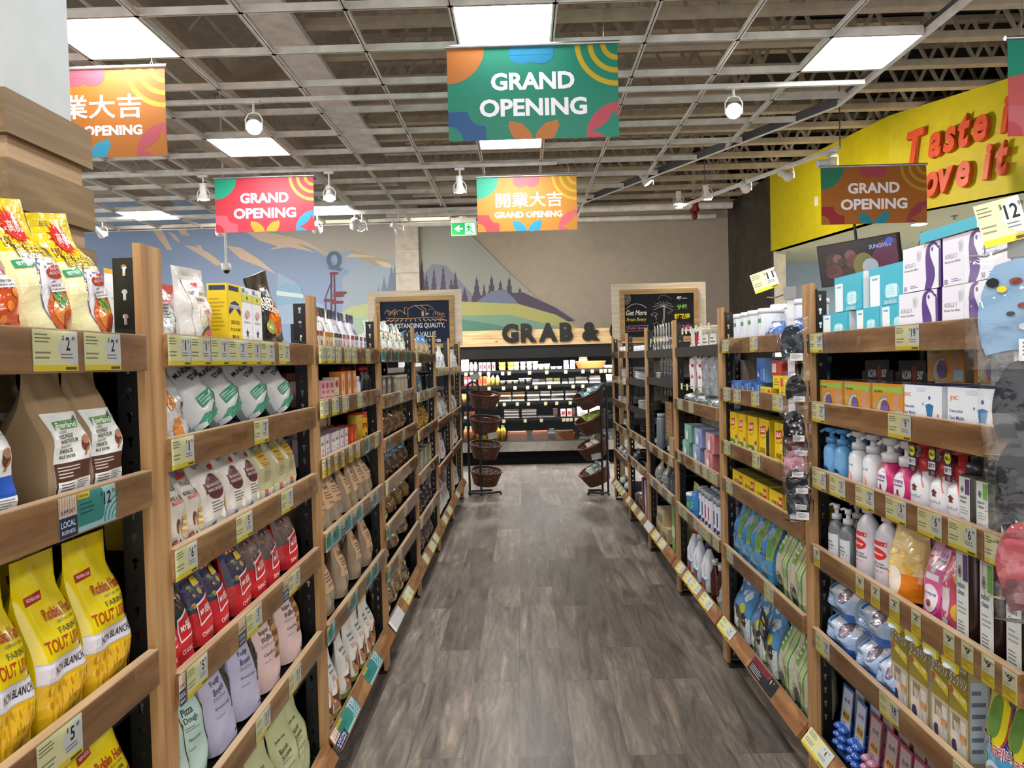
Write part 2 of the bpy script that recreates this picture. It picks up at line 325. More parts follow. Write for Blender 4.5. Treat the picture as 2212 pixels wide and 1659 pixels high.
# mural painted on the back wall (drawn on the wall's own plane)
def mural():
    b = MB(); W = lambda u, v, o: (lambda q: (q[0], WY - .002 - o, q[1]))(ony(u, v, WY))
    lay = [0]
    def poly(pts, c):
        lay[0] += 1; tri = tessellate_polygon([[Vector((x, y, 0)) for x, y in pts]]); b.add([W(x, y, .0006 * lay[0]) for x, y in pts], [tuple(t) for t in tri], c)
    poly([(0, 430), (400, 430), (560, 470), (640, 490), (760, 545), (860, 640), (960, 720), (1010, 760), (0, 780)], '8ea2bd')
    poly([(500, 430), (905, 430), (905, 560), (830, 560), (760, 540), (700, 552), (560, 480)], 'a6a6a2')
    poly([(180, 480), (560, 490), (680, 540), (840, 640), (700, 760), (180, 760)], '8397b8')
    for p in ([(325, 490), (340, 512), (362, 540), (373, 541), (352, 500), (338, 488)], [(362, 500), (380, 520), (390, 524), (378, 506)], [(378, 488), (392, 508), (411, 510), (398, 490)],
              [(398, 530), (440, 555), (468, 574), (486, 573), (450, 545), (420, 532)], [(424, 528), (432, 540), (440, 542), (434, 530)], [(488, 530), (520, 560), (560, 575), (598, 593), (560, 560), (520, 535)],
              [(530, 500), (560, 520), (600, 532), (580, 540), (625, 534), (680, 545), (640, 525), (690, 540), (720, 556), (660, 520), (600, 505), (545, 495)], [(745, 556), (760, 548), (800, 552), (815, 556)]):
        poly(p, 'c3b2a4')
    poly([(600, 588), (640, 610), (655, 640), (700, 660), (720, 700), (600, 700)], '8fa5c0')
    poly([(740, 600), (790, 562), (812, 575), (850, 560), (905, 600), (905, 690), (740, 690)], '93a3b5'); poly([(808, 563), (830, 578), (853, 578), (835, 566)], 'c3b7aa')
    for x, s in ((830, 1), (846, 1.3), (818, .7), (806, .6), (856, 1.5)): poly([(x - 14 * s, 668), (x, 668 - 72 * s), (x + 14 * s, 668)], '6f8296')
    poly([(700, 700), (760, 662), (905, 636), (905, 740), (700, 740)], 'a8b487'); poly([(690, 740), (740, 690), (905, 672), (905, 745)], '95b0a2')
    poly([(598, 620), (620, 612), (650, 618), (656, 650), (598, 660)], '7fa3bd'); poly([(598, 628), (656, 636), (656, 644), (598, 638)], 'b9cbd4')
    # letter tower
    for x0, z0, x1, z1, t in ((716, 590, 716, 720, 3), (722, 590, 726, 720, 3), (716, 610, 704, 640, 2), (704, 640, 704, 690, 2)):
        poly([(x0 - t / 2, z0), (x0 + t / 2, z0), (x1 + t / 2, z1), (x1 - t / 2, z1)], '5c4150')
    for x, z, w in ((722, 588, 9), (735, 630, 14), (712, 646, 12), (728, 650, 14), (732, 636, 12)): poly([(x - w, z), (x + w, z), (x + w, z + 5), (x - w, z + 6)], '7a4650')
    qs = [(722 + 16 * math.cos(a / 12 * PI), 562 + 19 * math.sin(a / 12 * PI)) for a in range(24)]; qi = [(722 + 8 * math.cos(a / 12 * PI), 562 + 12 * math.sin(a / 12 * PI)) for a in range(24)]
    for k in range(24): poly([qs[k], qs[(k + 1) % 24], qi[(k + 1) % 24], qi[k]], '5c6e88')
    poly([(708, 580), (716, 576), (738, 580), (736, 586)], '5c6e88')
    # right of the pillar
    poly([(905, 470), (1010, 500), (1100, 590), (1200, 680), (1290, 742), (905, 750)], '9aa09b')
    poly([(910, 600), (935, 570), (965, 575), (1010, 625), (1060, 680), (905, 700)], '7f8796')
    def fir(x, z, h, w, c):
        pts = []; n = 7
        for i in range(n): pts += [(x - w * (i + .3) / n * .8, z - h + h * (i + .55) / n), (x - w * (i + 1.2) / n, z - h + h * (i + 1) / n)]
        w *= 1.25; pts = [(x, z - h)] + pts + [(2 * x - a, q) for a, q in pts[::-1]]; poly(pts, c)
    for x, h in ((912, 110), (922, 80), (938, 92), (958, 98), (975, 70), (984, 84), (1004, 48)): fir(x, 668, h, 13, '5a5468')
    for x, h, w in ((1030, 96, 18), (1046, 80, 12), (1062, 98, 20), (1081, 88, 18), (1100, 96, 18), (1123, 72, 17), (1146, 44, 9), (1155, 40, 9)): fir(x, 690, h, w, '5a5468')
    poly([(1018, 690), (1020, 640), (1130, 632), (1168, 650), (1200, 665), (1240, 692)], '5a5468')
    poly([(1000, 664), (1030, 652), (1060, 630), (1090, 625), (1110, 645), (1124, 662), (1080, 668)], '76819a')
    poly([(905, 690), (960, 645), (1000, 652), (1120, 657), (1200, 680), (1300, 735), (905, 745)], 'aeb076'); poly([(905, 720), (990, 682), (1100, 680), (1230, 712), (1300, 745), (905, 748)], '7fa392')
    poly([(905, 740), (960, 705), (1000, 690), (1060, 700), (1180, 722), (1300, 745), (905, 760)], '628f80')
    o = b.obj('mural', 'ink', wb); return o
mural()
b = MB()
for k in range(11): b.box(*ony(855, 600, 13.2)[:1], ony(906, 600, 13.2)[0], 13.2, WY - .001, .2 * k * 2, .4 * k + .396)
struct('pillar_block_1', b, flat('block_paint', 'b3afa8', .75))
# dark stone wall, yellow bulkhead, kiosk beyond it
def wallseg(a, c, z0, z1, th, m, name):
    b = MB(); a, c = Vector((*a, 0)), Vector((*c, 0)); d = (c - a).normalized(); n = Vector((d.y, -d.x, 0)) * th
    vs = [p + Vector((0, 0, z)) for z in (z0, z1) for p in (a, c, c + n, a + n)]
    b.add(vs, [(3, 2, 1, 0), (4, 5, 6, 7), (0, 1, 5, 4), (1, 2, 6, 5), (2, 3, 7, 6), (3, 0, 4, 7)]); return struct(name, b, m)
KA, KB, KC, KD, KZ = (3.63, 11.35), (4.09, 8.69), (5.0, 7.15), (7.44, 4.58), 3.15
wallseg((3.56, 13.4), KA, 0, 4.24, -.15, 'stone', 'wall_right'); wallseg((3.5, 13.5), (10.1, 13.5), 0, 5.2, -.1, 'void', 'wall_beyond'); wallseg((10.1, 13.5), (10.1, -3), 0, 5.2, -.1, 'void', 'wall_added_light_block')  # far side wall is added to keep world light off the yellow bulkhead
def mainz(u, v, p): return ony(u, v, p[1])[1]
bul = []
for i, (p, q) in enumerate(((KA, KB), (KB, KC), (KC, KD))): bul.append(wallseg(p, q, KZ, 4.25, -.12, 'yellow', 'wall_bulkhead' if i == 0 else 'wall_bulkhead_%s' % 'bc'[i - 1]))
b = MB(); P = [KA, KB, KC, KD, (10, 4.58), (10, 12.9), (3.9, 12.9)]
b.add([(x, y, KZ) for x, y in P] + [(x, y, KZ + .05) for x, y in P], [tuple(range(7)), tuple(range(7, 14))[::-1]]); struct('ceiling_kiosk', b, flat('kiosk_soffit_paint', 'bdbb98', .7, var=.02))
wallseg((10, 12.9), (3.98, 12.9), 0, KZ, -.1, 'bluew', 'wall_kiosk_back'); wallseg((6.9, 12.9), (6.9, 5.2), 0, KZ, -.1, 'bluew', 'wall_kiosk_side')
b = MB(); b.bar((3.75, 11.42, 0), (3.75, 11.42, KZ), .17, .17); struct('trim_kiosk_post', b, flat('cream_trim', 'c9c1ad', .6))
# column wrapped in planks behind the near left bay
b = MB(); b.box(-1.9, -1.335, 2.03, 2.33, 0, 5.2); struct('column', b, 'colwhite')
b = MB(); z = 2.38; k = 0
tk = MB(); tk.box(-1.9, -1.318, 2.005, 2.345, 0, 2.37, mi=1)
for zt, zb in ((2.382, 2.268), (2.205, 2.08), (2.02, 1.9), (1.84, 1.72)): tk.box(-1.92, -1.3, 1.978, 2.375, zb, zt)
o = struct('column_trim', tk, ['colw', 'colp'])
# ---------------------------------------------------------------- open ceiling
def xmax(y):
    if y < 6.6: return 2.665
    return 2.665 + (y - 6.6) * (.82 - 2.665) / (10.33 - 6.6) if y < 10.33 else .82
b = MB(); YE = 11.35
for k in range(-15, 6):
    x = GX + CG * k; ye = YE
    if x > .82: ye = 6.6 + (2.665 - x) / (2.665 - .82) * 3.73
    if x < .83 or x < 2.7: b.box(x - .015, x + .015, -2.5, ye, CZ, CZ + .004); b.box(x - .003, x + .003, -2.5, ye, CZ, CZ + .042)
for k in range(-11, 12):
    y = GY + CG * k
    if y < YE + .1: b.box(-9.6, xmax(y), y - .013, y + .013, CZ, CZ + .004); b.box(-9.6, xmax(y), y - .003, y + .003, CZ, CZ + .05)
struct('ceiling_grid', b, 'tee')
b = MB(); pts = [(2.69, -2.5), (2.69, 6.6), (.84, 10.35), (.84, 11.4), (-9.6, 11.4)]
for p, q in zip(pts, pts[1:]): b.bar((*p, CZ + .002), (*q, CZ + .002), .03, .006); b.bar((*p, CZ + .045), (*q, CZ + .045), .006, .08, mi=1)
struct('ceiling_grid_edge', b, ['tee', 'duct'])
for k in range(-11, 13):                    # open-web joists with timber chords, every second foot
    y = 6.03 + .61 * k; b = MB(); b.box(-1.65, 10, y - .05, y + .05, 4.25, 4.31); b.box(-1.65, 10, y - .05, y + .05, 4.9, 4.95)
    for i in range(18):
        x = -1.65 + .65 * i; b.bar((x, y, 4.3), (x + .31, y, 4.92), .02, .032); b.bar((x + .34, y, 4.92), (x + .65, y, 4.3), .02, .032)
    struct('ceiling_joist' if k == -11 else 'ceiling_joist.%03d' % (k + 11), b, 'joist')
b = MB(); b.box(-2.0, -1.62, -2, 9.4, 4.2, 4.245); struct('ceiling_beam', b, 'tee')
for k, (x, w, z) in enumerate(((-3.5, .2, 4.16), (-2.75, .1, 4.3), (-4.6, .12, 4.3), (-5.7, .2, 4.2), (-7.4, .14, 4.3))):
    b = MB(); b.box(x - w / 2, x + w / 2, -2, 12.6, z, z + .16); struct('ceiling_beam.%03d' % (k + 1), b, 'joist')
for k in range(5):
    y = 3.2 + 2.3 * k; b = MB(); b.box(-10, -1.9, y - .06, y + .06, 4.5, 4.75)
    for i in range(10): b.bar((-9.9 + .8 * i, y, 4.74), (-9.5 + .8 * i, y, 5.19), .03, .03); b.bar((-9.5 + .8 * i, y, 5.19), (-9.1 + .8 * i, y, 4.74), .03, .03)
    struct('ceiling_truss' if not k else 'ceiling_truss.%03d' % k, b, 'joist')
b = MB(); b.box(2.8, 10.4, -3, 14, 4.97, 5.0); struct('ceiling_void', b, 'void')
for x, z, r in ((-4.2, 4.05, .02), (-2.9, 4.1, .014), (-1.2, 4.08, .012)):
    b = MB(); b.tube([(x, -2, z), (x + .1, 3, z - .02), (x, 12, z)], r, 6); o = b.obj('ceiling_conduit', 'tee'); o['kind'] = 'structure'
    for q in range(2): pass
def pipe(pts, r, m='white'):
    b = MB(); b.tube(pts, r, 12); o = b.obj('ceiling_pipe', m); o['kind'] = 'structure'
p1_, p2_ = ony(905, 462, 12.9), ony(1605, 441, 12.9); zp = (p1_[1] + p2_[1]) / 2
pipe([(-2.2, 12.9, zp), (3.5, 12.9, zp)], .062); pipe([(-2.2, 13.2, zp - .12), (3.3, 13.2, zp - .12)], .045)
x_ = ony(1500, 430, 12.9)[0]; pipe([(x_, 12.9, zp + .07), (x_, 12.9, 5.1)], .04)
b = MB(); b.lathe([(.08, -.1), (.08, .1)], 12); b.box(-.11, .11, -.02, .02, .06, .1); b.lathe([(.03, -.22), (.05, -.18), (.03, -.1)], 10)
v = tag(b.obj('pipe_coupling', flat('red_coupling', '7a1512', .5), loc=(x_, 12.9, zp)), 'dark red valve clamp on the white ceiling pipe', 'valve')
# ---------------------------------------------------------------- light panels
pm = MB(); fr = MB(); S = CG * .4665
pm.add([(-S, -S, .012), (S, -S, .012), (S, S, .012), (-S, S, .012)], [(3, 2, 1, 0)])
F = CG / 2 - .01
for x0, x1, y0, y1 in ((-F, F, -F, -S), (-F, F, S, F), (-F, -S, -S, S), (S, F, -S, S)): fr.box(x0, x1, y0, y1, .008, .03)
fr.box(-F, F, -F, F, .03, .07)
pm, fr = pm.mesh('diffuser', 'panel'), fr.mesh('frame', 'white')
WHERE = {(0, 0): 'above the big green banner', (-4, 0): 'above the brown banner', (-4, 4): 'above the red banner', (4, 0): None, (4, 1): 'near the yellow bulkhead',
         (0, 4): 'behind the green banner', (-8, 9): 'past the plank column', (-4, 9): 'beside the red banner'}
for gx, gy in ((0, 0), (-4, 0), (-4, 4), (4, 1), (0, 4), (-8, 9), (-4, 9), (-8, 0), (-8, 4), (0, 9), (-12, 4), (-4, -4), (0, -4), (4, -4), (-8, -4), (0, -8), (4, -8), (-4, -8)):
    t = thing('ceiling_light', 'square white light panel in the ceiling grid, ' + (WHERE.get((gx, gy)) or 'outside the aisle view'), 'ceiling light', (GX + CG * (gx + .5), GY + CG * (gy + .5), CZ - .004), 0, 'square light panels')
    mkobj('frame', fr, t); mkobj('diffuser', pm, t)
# ================================================================ shelving
LB = [(0.35, 1.56), (1.65, 2.80), (2.89, 4.09), (4.18, 5.42), (5.51, 6.72), (6.81, 8.07), (8.16, 9.37)]
RB = [(1.64, 2.84), (2.93, 4.11), (4.20, 5.38), (5.47, 6.63), (6.72, 7.87), (7.96, 9.10)]
LZ = [[1.722, 1.45, 1.086, .757], [1.729, 1.505, 1.266, .997, .689], [1.73, 1.525, 1.304, 1.022, .676], [1.737, 1.486, 1.246, 1.013, .777, .552], [1.73, 1.446, 1.169, .858, .544],
      [1.609, 1.139, .738], [1.606, 1.13, .74]]
RZ = [[1.724, 1.479, 1.24, .957, .648], [1.736, 1.488, 1.21, 1.015, .657], [-1.716, 1.371, 1.013, .653], [-1.715, -1.493, .942, .668], [-1.719, -1.458, -1.191, .947, .679], [1.731, 1.455, 1.191, .918, .604]]
BZ = .256                                   # top of the slanted base lips
BAYS = {}
def keyhole(cx, cz, s): return [(cx + s * a, cz + s * c) for a, c in ((-.35, -1.3), (.35, -1.3), (.35, .2), (.75, .6), (.6, 1.2), (0, 1.45), (-.6, 1.2), (-.75, .6), (-.35, .2))]
def upright_mesh():
    b = MB(); w = .046; pz = .05; n = 37
    for k in range(n):                      # plate with a key-hole slot in every 5 cm
        z0 = .03 + k * pz; z1 = z0 + pz; ho = keyhole(w / 2, z0 + pz / 2, .0082); m = len(ho)
        out = [(w / 2 - .001, z0), (w, z0), (w, z0 + pz / 2), (w, z0 + .75 * pz), (w * .8, z1), (w / 2, z1), (w * .2, z1), (0, z0 + .75 * pz), (0, z0 + pz / 2)]
        out[0] = (0, z0); out[1] = (w, z0)
        vs = [(0, y, z) for y, z in out] + [(0, y, z) for y, z in ho] + [(0, 0, z1), (0, w, z1)]
        b.add(vs, [(i, (i + 1) % m, m + (i + 1) % m, m + i) for i in range(m)] + [(4, 3, 2 * m + 1), (7, 6, 2 * m)])
    b.box(0, .03, 0, .002, .02, 1.885); b.box(-.012, .05, -.015, .07, 0, .018); return b.mesh('upright', 'black')
UPR = upright_mesh()
def wavy(x0, x1, fn, n=26, seed=1, amp=.0022):
    r = random.Random(seed); ph = [r.random() * 6 for _ in range(4)]; b = MB(); vs = []
    for i in range(n + 1):
        x = x0 + (x1 - x0) * i / n
        for j in range(4): vs.append(fn(x, j / 3, amp * (math.sin(x * 17 + ph[0]) + .7 * math.sin(x * 41 + ph[1] + j) + .4 * math.sin(j * 2 + ph[2]))))
    return b.add(vs, [(i * 4 + j, (i + 1) * 4 + j, (i + 1) * 4 + j + 1, i * 4 + j + 1) for i in range(n) for j in range(3)], smooth=True)
_th = math.atan2(.045, .06); EU = (math.sin(_th), math.cos(_th))     # base lip: up the slope in (y, z)
def basept(x, s, o): return (x, -.045 + EU[0] * s - EU[1] * o, BZ - .06 + EU[1] * s + EU[0] * o)
BAYN = {'L': ['flour', 'baking mix', 'baking powder', 'dried mushroom', 'dried noodle', 'grain', 'end grain'], 'R': ['hand soap', 'trash bag', 'cleaning supply', 'kitchen tool', 'plate', 'bowl']}
def bay(side, i):
    ya, yb = (LB if side == 'L' else RB)[i]; zs = (LZ if side == 'L' else RZ)[i]; L = yb - ya
    t = thing('shelving_bay', 'timber-fronted black steel shelving bay holding the %s goods, %s' % (BAYN[side][i], 'food side of the aisle' if side == 'L' else 'household side of the aisle'), 'shelving',
              (XL, ya, 0) if side == 'L' else (XR, yb, 0), PI / 2 if side == 'L' else -PI / 2, 'aisle shelving bays')
    px = L if side == 'L' else -.09
    def post(x):
        b = MB(); b.box(x, x + .09, 0, .016, .015, 1.908); b.obj('post', 'post', t)
    post(px)
    if side == 'R' and i == 0: post(L)
    mkobj('upright', UPR, t, (px + (.01 if side == 'L' else .072), .017, 0)); 
    if i == 0 and side == 'R': mkobj('upright', UPR, t, (L + .01, .017, 0))
    mkobj('rear_upright', UPR, t, (px + .03, .42, 0))
    lips = []
    for j, z in enumerate(zs):
        beam = z < 0; z = abs(z); b = MB(); b.box(0, L, .022 if not (beam and j == 0 and i in (2, 3)) else .3, .46, z - .052, z - .036); b.obj('shelf_board', 'dark', t)
        b = MB()
        if beam: b.box(-.0, L, .002, .02, z - .062, z); o = b.obj('shelf_beam', 'black', t)
        else:
            b.box(-.006, L - .012, -.012, .008, z - .072, z - .002); b.box(-.006, L - .012, -.012, .008, z - .002, z, mi=1); o = b.obj('shelf_lip', ['lip', 'lipedge'], t)
            wavy(-.012, L - .008, lambda x, s, a: (x, -.0165 - abs(a), z - .074 + .082 * s), 26, 31 * i + j).obj('price_rail', 'rail', o)
        lips.append(o)
    b = MB(); b.box(0, L, .0, .46, BZ - .062, BZ - .046); b.obj('base_board', 'dark', t)
    b = MB()
    for xx in (-.02, L + .015): pass
    x0, x1 = -.035 if side == 'R' else -.0, L + (.0 if side == 'R' else .035)
    vs = [basept(x, s, o) for x in (x0, x1) for s, o in ((0, 0), (.075, 0), (.075, -.018), (0, -.018))]
    b.add(vs, [(0, 1, 2, 3), (7, 6, 5, 4), (0, 4, 5, 1), (2, 6, 7, 3), (3, 7, 4, 0)], mi=0); b.add(vs, [(1, 5, 6, 2)], mi=1)
    o = b.obj('base_lip', ['lipb', 'lipedge'], t); wavy(x0, x1, lambda x, s, a: basept(x, .08 * s - .002, .004 + abs(a)), 26, 900 + i).obj('price_rail', 'rail', o); lips.append(o)
    tau = (side == 'L' and i >= 5) or (side == 'R' and i >= 2)
    b = MB(); b.box(.001 if side == 'L' else -.089, L + .089 if side == 'L' else L - .001, .462, .474, .1, 1.72 if not tau else 1.62); b.obj('back_panel', 'taupe' if tau else 'dark', t)
    BAYS[side + str(i + 1)] = dict(t=t, ya=ya, yb=yb, L=L, zs=[abs(z) for z in zs], lips=lips, side=side)
for i in range(7): bay('L', i)
for i in range(6): bay('R', i)
# ---------------------------------------------------------------- price tags
_tags = {}
def tag_mesh(price, style, w, hgt=.066):
    k = (price, style, round(w, 2), hgt)
    if k in _tags: return _tags[k]
    w = round(w, 2) or .02; a = Art(w, hgt)
    if style == 'y':
        a.rect(-.5, 0, .5, 1, 'e9e6ac', 1, 1); a.ell(.5, .575, .46 if w > .05 else .7, .425, 'd9dbd6', 16, 90, 270); a.rect(-.5, 0, .5, .15, 'e6cf35', 1, 1); a.rect(.2, .03, .46, .1, '5a5220', 1, 1)
        a.lines(-.46, .66, -.05, .92, 3, '75755e', 3); a.lines(-.46, .26, .05, .5, 2, '8b8b70', 4); a.lines(.1, .28, .42, .45, 2, '77786a', 5)
    elif style == 'n':                       # narrow: price over yellow
        a.rect(-.5, 0, .5, 1, 'e3e2bf', 1, 1); a.rect(-.5, 0, .5, .42, 'e6cf35', 1, 1); a.lines(-.42, .12, .42, .42, 5, '8a7a20', 2); a.lines(-.4, .46, .3, .56, 2, '8b8b70', 4)
    elif style == 't':                       # teal organic tag
        a.rect(-.5, 0, .5, 1, 'a9d2d6', 1, 1); a.rect(-.5, .14, .08, 1, '3f8f86', 1, 1); a.ell(.08, .57, .12, .43, '3f8f86', 14, -90, 90); a.rect(-.5, .84, -.2, 1, 'e3c532', 1, 1); a.text('ORGANIC', -.35, .92, .07, '3a3610', .24)
        for q in range(4): a.ring(.62, .05, .16 + .1 * q, .2 + .15 * q, .03, '3f8f86', 90, 180, 10)
        a.lines(-.45, .4, 0, .75, 3, '24605a', 3)
    elif style == 'l':                       # local business card
        a.rect(-.5, 0, .5, 1, 'ead9c4', 1, 1)
        for q in range(7): a.rect(-.47 + q * .14, .52, -.43 + q * .14, 1, 'c99a6b', 1, 1)
        a.rect(-.5, 0, .5, .5, '24365e', 1, 1); a.text('SUPPORT', 0, .63, .1, '24365e', .8); a.text('LOCAL', 0, .33, .16, 'eef0f4', .82, bold=.02); a.text('BUSINESS', 0, .13, .1, 'eef0f4', .76)
    elif style == 'd':
        a.rect(-.5, 0, .5, 1, '232327', 1, 1); a.rect(-.5, .6, .2, 1, '7c2430', 1, 1); a.lines(-.45, .1, .1, .55, 4, 'b9b9b9', 3)
    elif style == 'w': a.rect(-.5, 0, .5, 1, 'd9dad8', 1, 1)
    if price:
        dk = 'f2f2f2' if style == 'd' else '1c1c1c'; p = price.split('.'); n = style == 'n'
        if w > .024:
            hh = .34 if not n else .24; zc = .68 if not n else .74; xc = .27 if not n else .0; ww = (.12 if len(p[0]) == 1 else .24) * (.1 / max(w, .05)) * (1.6 if n else 1)
            a.text(p[0], xc, zc, hh, dk, min(ww, .5) * (.5 if p[0] == '1' else 1), bold=.02); a.text('$', xc - ww * .5 - .06, zc + hh * .4, hh * .4, dk, .05 * .1 / max(w, .05)); a.text(p[1], xc + ww * .5 + .075, zc + hh * .38, hh * .36, dk, .09 * .1 / max(w, .05))
    b = MB(); b.box(-w / 2, w / 2, .0002, .0008, 0, hgt, 'e3e0a8'); a.on(b, frontal(0), 0, .0002, .00012); _tags[k] = b.mesh('price_tag', 'tagm'); return _tags[k]
def tags(key, j, items, style='y'):
    B = BAYS[key]; base = j == len(B['zs']); lip = B['lips'][j]; X = XP if B['side'] == 'L' else XR - .015
    for it in items:
        u0, u1, pr = it[:3]; st = it[3] if len(it) > 3 else style
        z = B['zs'][j] - .035 if not base else BZ - .03
        v = (lambda q: q)(None)
        ys = []
        for u in (u0, u1):                  # where that picture column meets the lip
            lo, hi = .3, 10.5
            for _ in range(40):
                m = (lo + hi) / 2; d = Vector((X, m, z - H0)); uu = 1106 + FPX * d.dot(Rt) / d.dot(Fw)
                if (uu < u) == (B['side'] == 'L'): lo = m
                else: hi = m
            ys.append(lo)
        w = abs(ys[1] - ys[0]); yc = sum(ys) / 2; x = yc - B['ya'] if B['side'] == 'L' else B['yb'] - yc
        o = mkobj('price_tag', tag_mesh(pr, st, max(.02, w)), lip)
        if base: o.location = basept(x, .006, .0025); o.rotation_euler = (-_th, 0, 0)
        else: o.location = (x, -.0135, B['zs'][j] - .069)
TAGS = {
 'L1': [(0, [(66, 163, '2.49'), (177, 257, '2.49')]), (1, [(122, 162, '', 'l'), (163, 246, '12.99', 't')]), (2, [(76, 173, '5.49')])],
 'L2': [(0, [(360, 408, '1.29'), (409, 452, '1.29'), (453, 491, '1.79'), (492, 530, '3.29'), (531, 560, '1.99'), (561, 591, '2.29'), (600, 623, '2.29')]), (1, [(369, 415, '1.99'), (547, 577, '3.79')]),
        (2, [(377, 422, '6.99'), (507, 543, '5.29'), (605, 631, '5.29')]), (3, [(384, 398, '', 'l'), (400, 446, '5.99'), (512, 528, '', 'l'), (530, 563, '5.99'), (610, 621, '', 'l'), (622, 645, '5.99')]), (4, [(550, 582, '11.99'), (622, 648, '11.99')])],
 'L3': [(0, [(687, 703, '1.79'), (705, 721, '1.99'), (723, 736, '1.79'), (742, 757, '2.49'), (758, 770, '2.29'), (788, 799, '1.99')]), (1, [(690, 707, '3.49'), (715, 730, '3.49'), (738, 752, '2.99'), (770, 782, '4.29')]),
        (2, [(695, 702, '2.49', 'n'), (706, 712, '2.49', 'n'), (721, 727, '2.49', 'n'), (736, 742, '2.49', 'n'), (752, 760, '3.99', 'n'), (768, 776, '3.99', 'n'), (787, 797, '', 't'), (808, 817, '3.29')]),
        (3, [(703, 718, '', 't'), (719, 735, '', 't'), (736, 743, '', 'l'), (744, 760, '', 't'), (762, 768, '', 'l'), (769, 783, '', 't'), (798, 804, '', 'l'), (805, 815, '', 't')]),
        (4, [(706, 722, '', 't'), (750, 756, '', 'l'), (757, 771, '', 't'), (790, 803, '', 't'), (806, 816, '', 't')]), (5, [(716, 735, '', 'l'), (728, 762, '3.99', 't'), (786, 812, '3.99', 't')])],
 'L4': [(0, [(823, 832, '', 't'), (838, 845, '', 't'), (854, 861, '', 't'), (870, 876, '', 't'), (882, 888, '', 't')]), (1, [(862, 870, '')]), (2, [(835, 842, '', 't'), (868, 874, '')]), (3, [(832, 839, '')]), (4, [(834, 841, '', 't'), (872, 879, '')]),
        (5, [(836, 842, '', 't'), (860, 868, '')]), (6, [(842, 862, '', 'w'), (871, 884, '')])],
 'L5': [(0, [(898, 904, '')]), (1, [(900, 906, ''), (925, 931, '')]), (2, [(902, 908, ''), (926, 931, 't')]), (4, [(908, 914, ''), (930, 936, '')]), (5, [(914, 920, ''), (926, 934, ''), (936, 942, '')])],
 'L6': [(0, [(945, 951, ''), (952, 958, ''), (960, 970, '')]), (3, [(956, 962, ''), (966, 972, '')])], 'L7': [(0, [(977, 983, ''), (985, 992, '')]), (3, [(984, 988, '')])],
 'R1': [(0, [(1748, 1776, '19.99'), (1933, 1984, '19.99')]), (1, [(1753, 1780, '37.99'), (1918, 1966, '9.99')]), (2, [(1753, 1783, '5.99'), (1791, 1825, '5.99'), (1847, 1887, '5.99'), (1911, 1957, '5.99'), (1980, 2034, '6.99'), (2046, 2109, '6.99'), (2126, 2172, '6.99')]),
        (3, [(1757, 1770, '3.99', 'n'), (1848, 1865, '6.99', 'n'), (1881, 1899, '2.99', 'n'), (1921, 1941, '2.99', 'n'), (1967, 1988, '2.99', 'n'), (2036, 2061, '9.99', 'n'), (2075, 2102, '9.99', 'n'), (2118, 2148, '9.99', 'n'), (2163, 2196, '9.99', 'n')]),
        (4, [(1761, 1791, '9.99'), (1898, 1941, '18.99'), (2057, 2110, '4.99')]), (5, [(1746, 1797, '4.99'), (1815, 1850, '4.99')])],
 'R2': [(0, [(1559, 1573, '5.99'), (1619, 1636, '5.99')]), (1, [(1562, 1577, '2.99'), (1584, 1600, '2.99'), (1622, 1639, '3.99'), (1668, 1690, '5.99')]), (2, [(1563, 1577, '6.99'), (1624, 1642, '8.99')]), (3, [(1568, 1582, '4.99')]), (4, [(1569, 1583, '7.99'), (1650, 1670, '7.99')]), (5, [(1559, 1586, '6.99'), (1627, 1678, '9.99', 'd')])],
 'R3': [(1, [(1463, 1474, '2.99'), (1487, 1498, '2.99')]), (2, [(1463, 1471, '1.99'), (1500, 1511, '1.99'), (1517, 1529, '1.99'), (1531, 1548, '1.99')]), (3, [(1463, 1473, '4.99'), (1474, 1484, '4.99'), (1497, 1507, '4.99'), (1508, 1518, '4.99'), (1518, 1534, '4.99'), (1538, 1552, '4.99')]),
        (4, [(1466, 1478, '4.99'), (1482, 1496, '4.99'), (1496, 1512, '4.99'), (1518, 1538, '4.99')])],
 'R4': [(2, [(1402, 1409, ''), (1421, 1432, ''), (1443, 1452, '')]), (3, [(1403, 1410, ''), (1421, 1430, ''), (1440, 1450, '')]), (4, [(1397, 1409, '', 'w'), (1413, 1424, ''), (1427, 1438, '')])],
 'R5': [(3, [(1359, 1365, ''), (1372, 1379, ''), (1384, 1392, '')]), (4, [(1362, 1368, ''), (1376, 1382, '')]), (5, [(1356, 1362, ''), (1368, 1375, ''), (1382, 1390, '')])],
 'R6': [(0, [(1334, 1337, '')]), (1, [(1335, 1339, ''), (1344, 1351, '')]), (3, [(1331, 1336, ''), (1345, 1350, '')]), (5, [(1329, 1333, ''), (1334, 1338, ''), (1339, 1343, ''), (1344, 1349, '')])],
}
for k, v in TAGS.items():
    for j, it in v: tags(k, j, [x if not (len(x) > 2 and x[2] == 't') else (x[0], x[1], '', 't') for x in it])
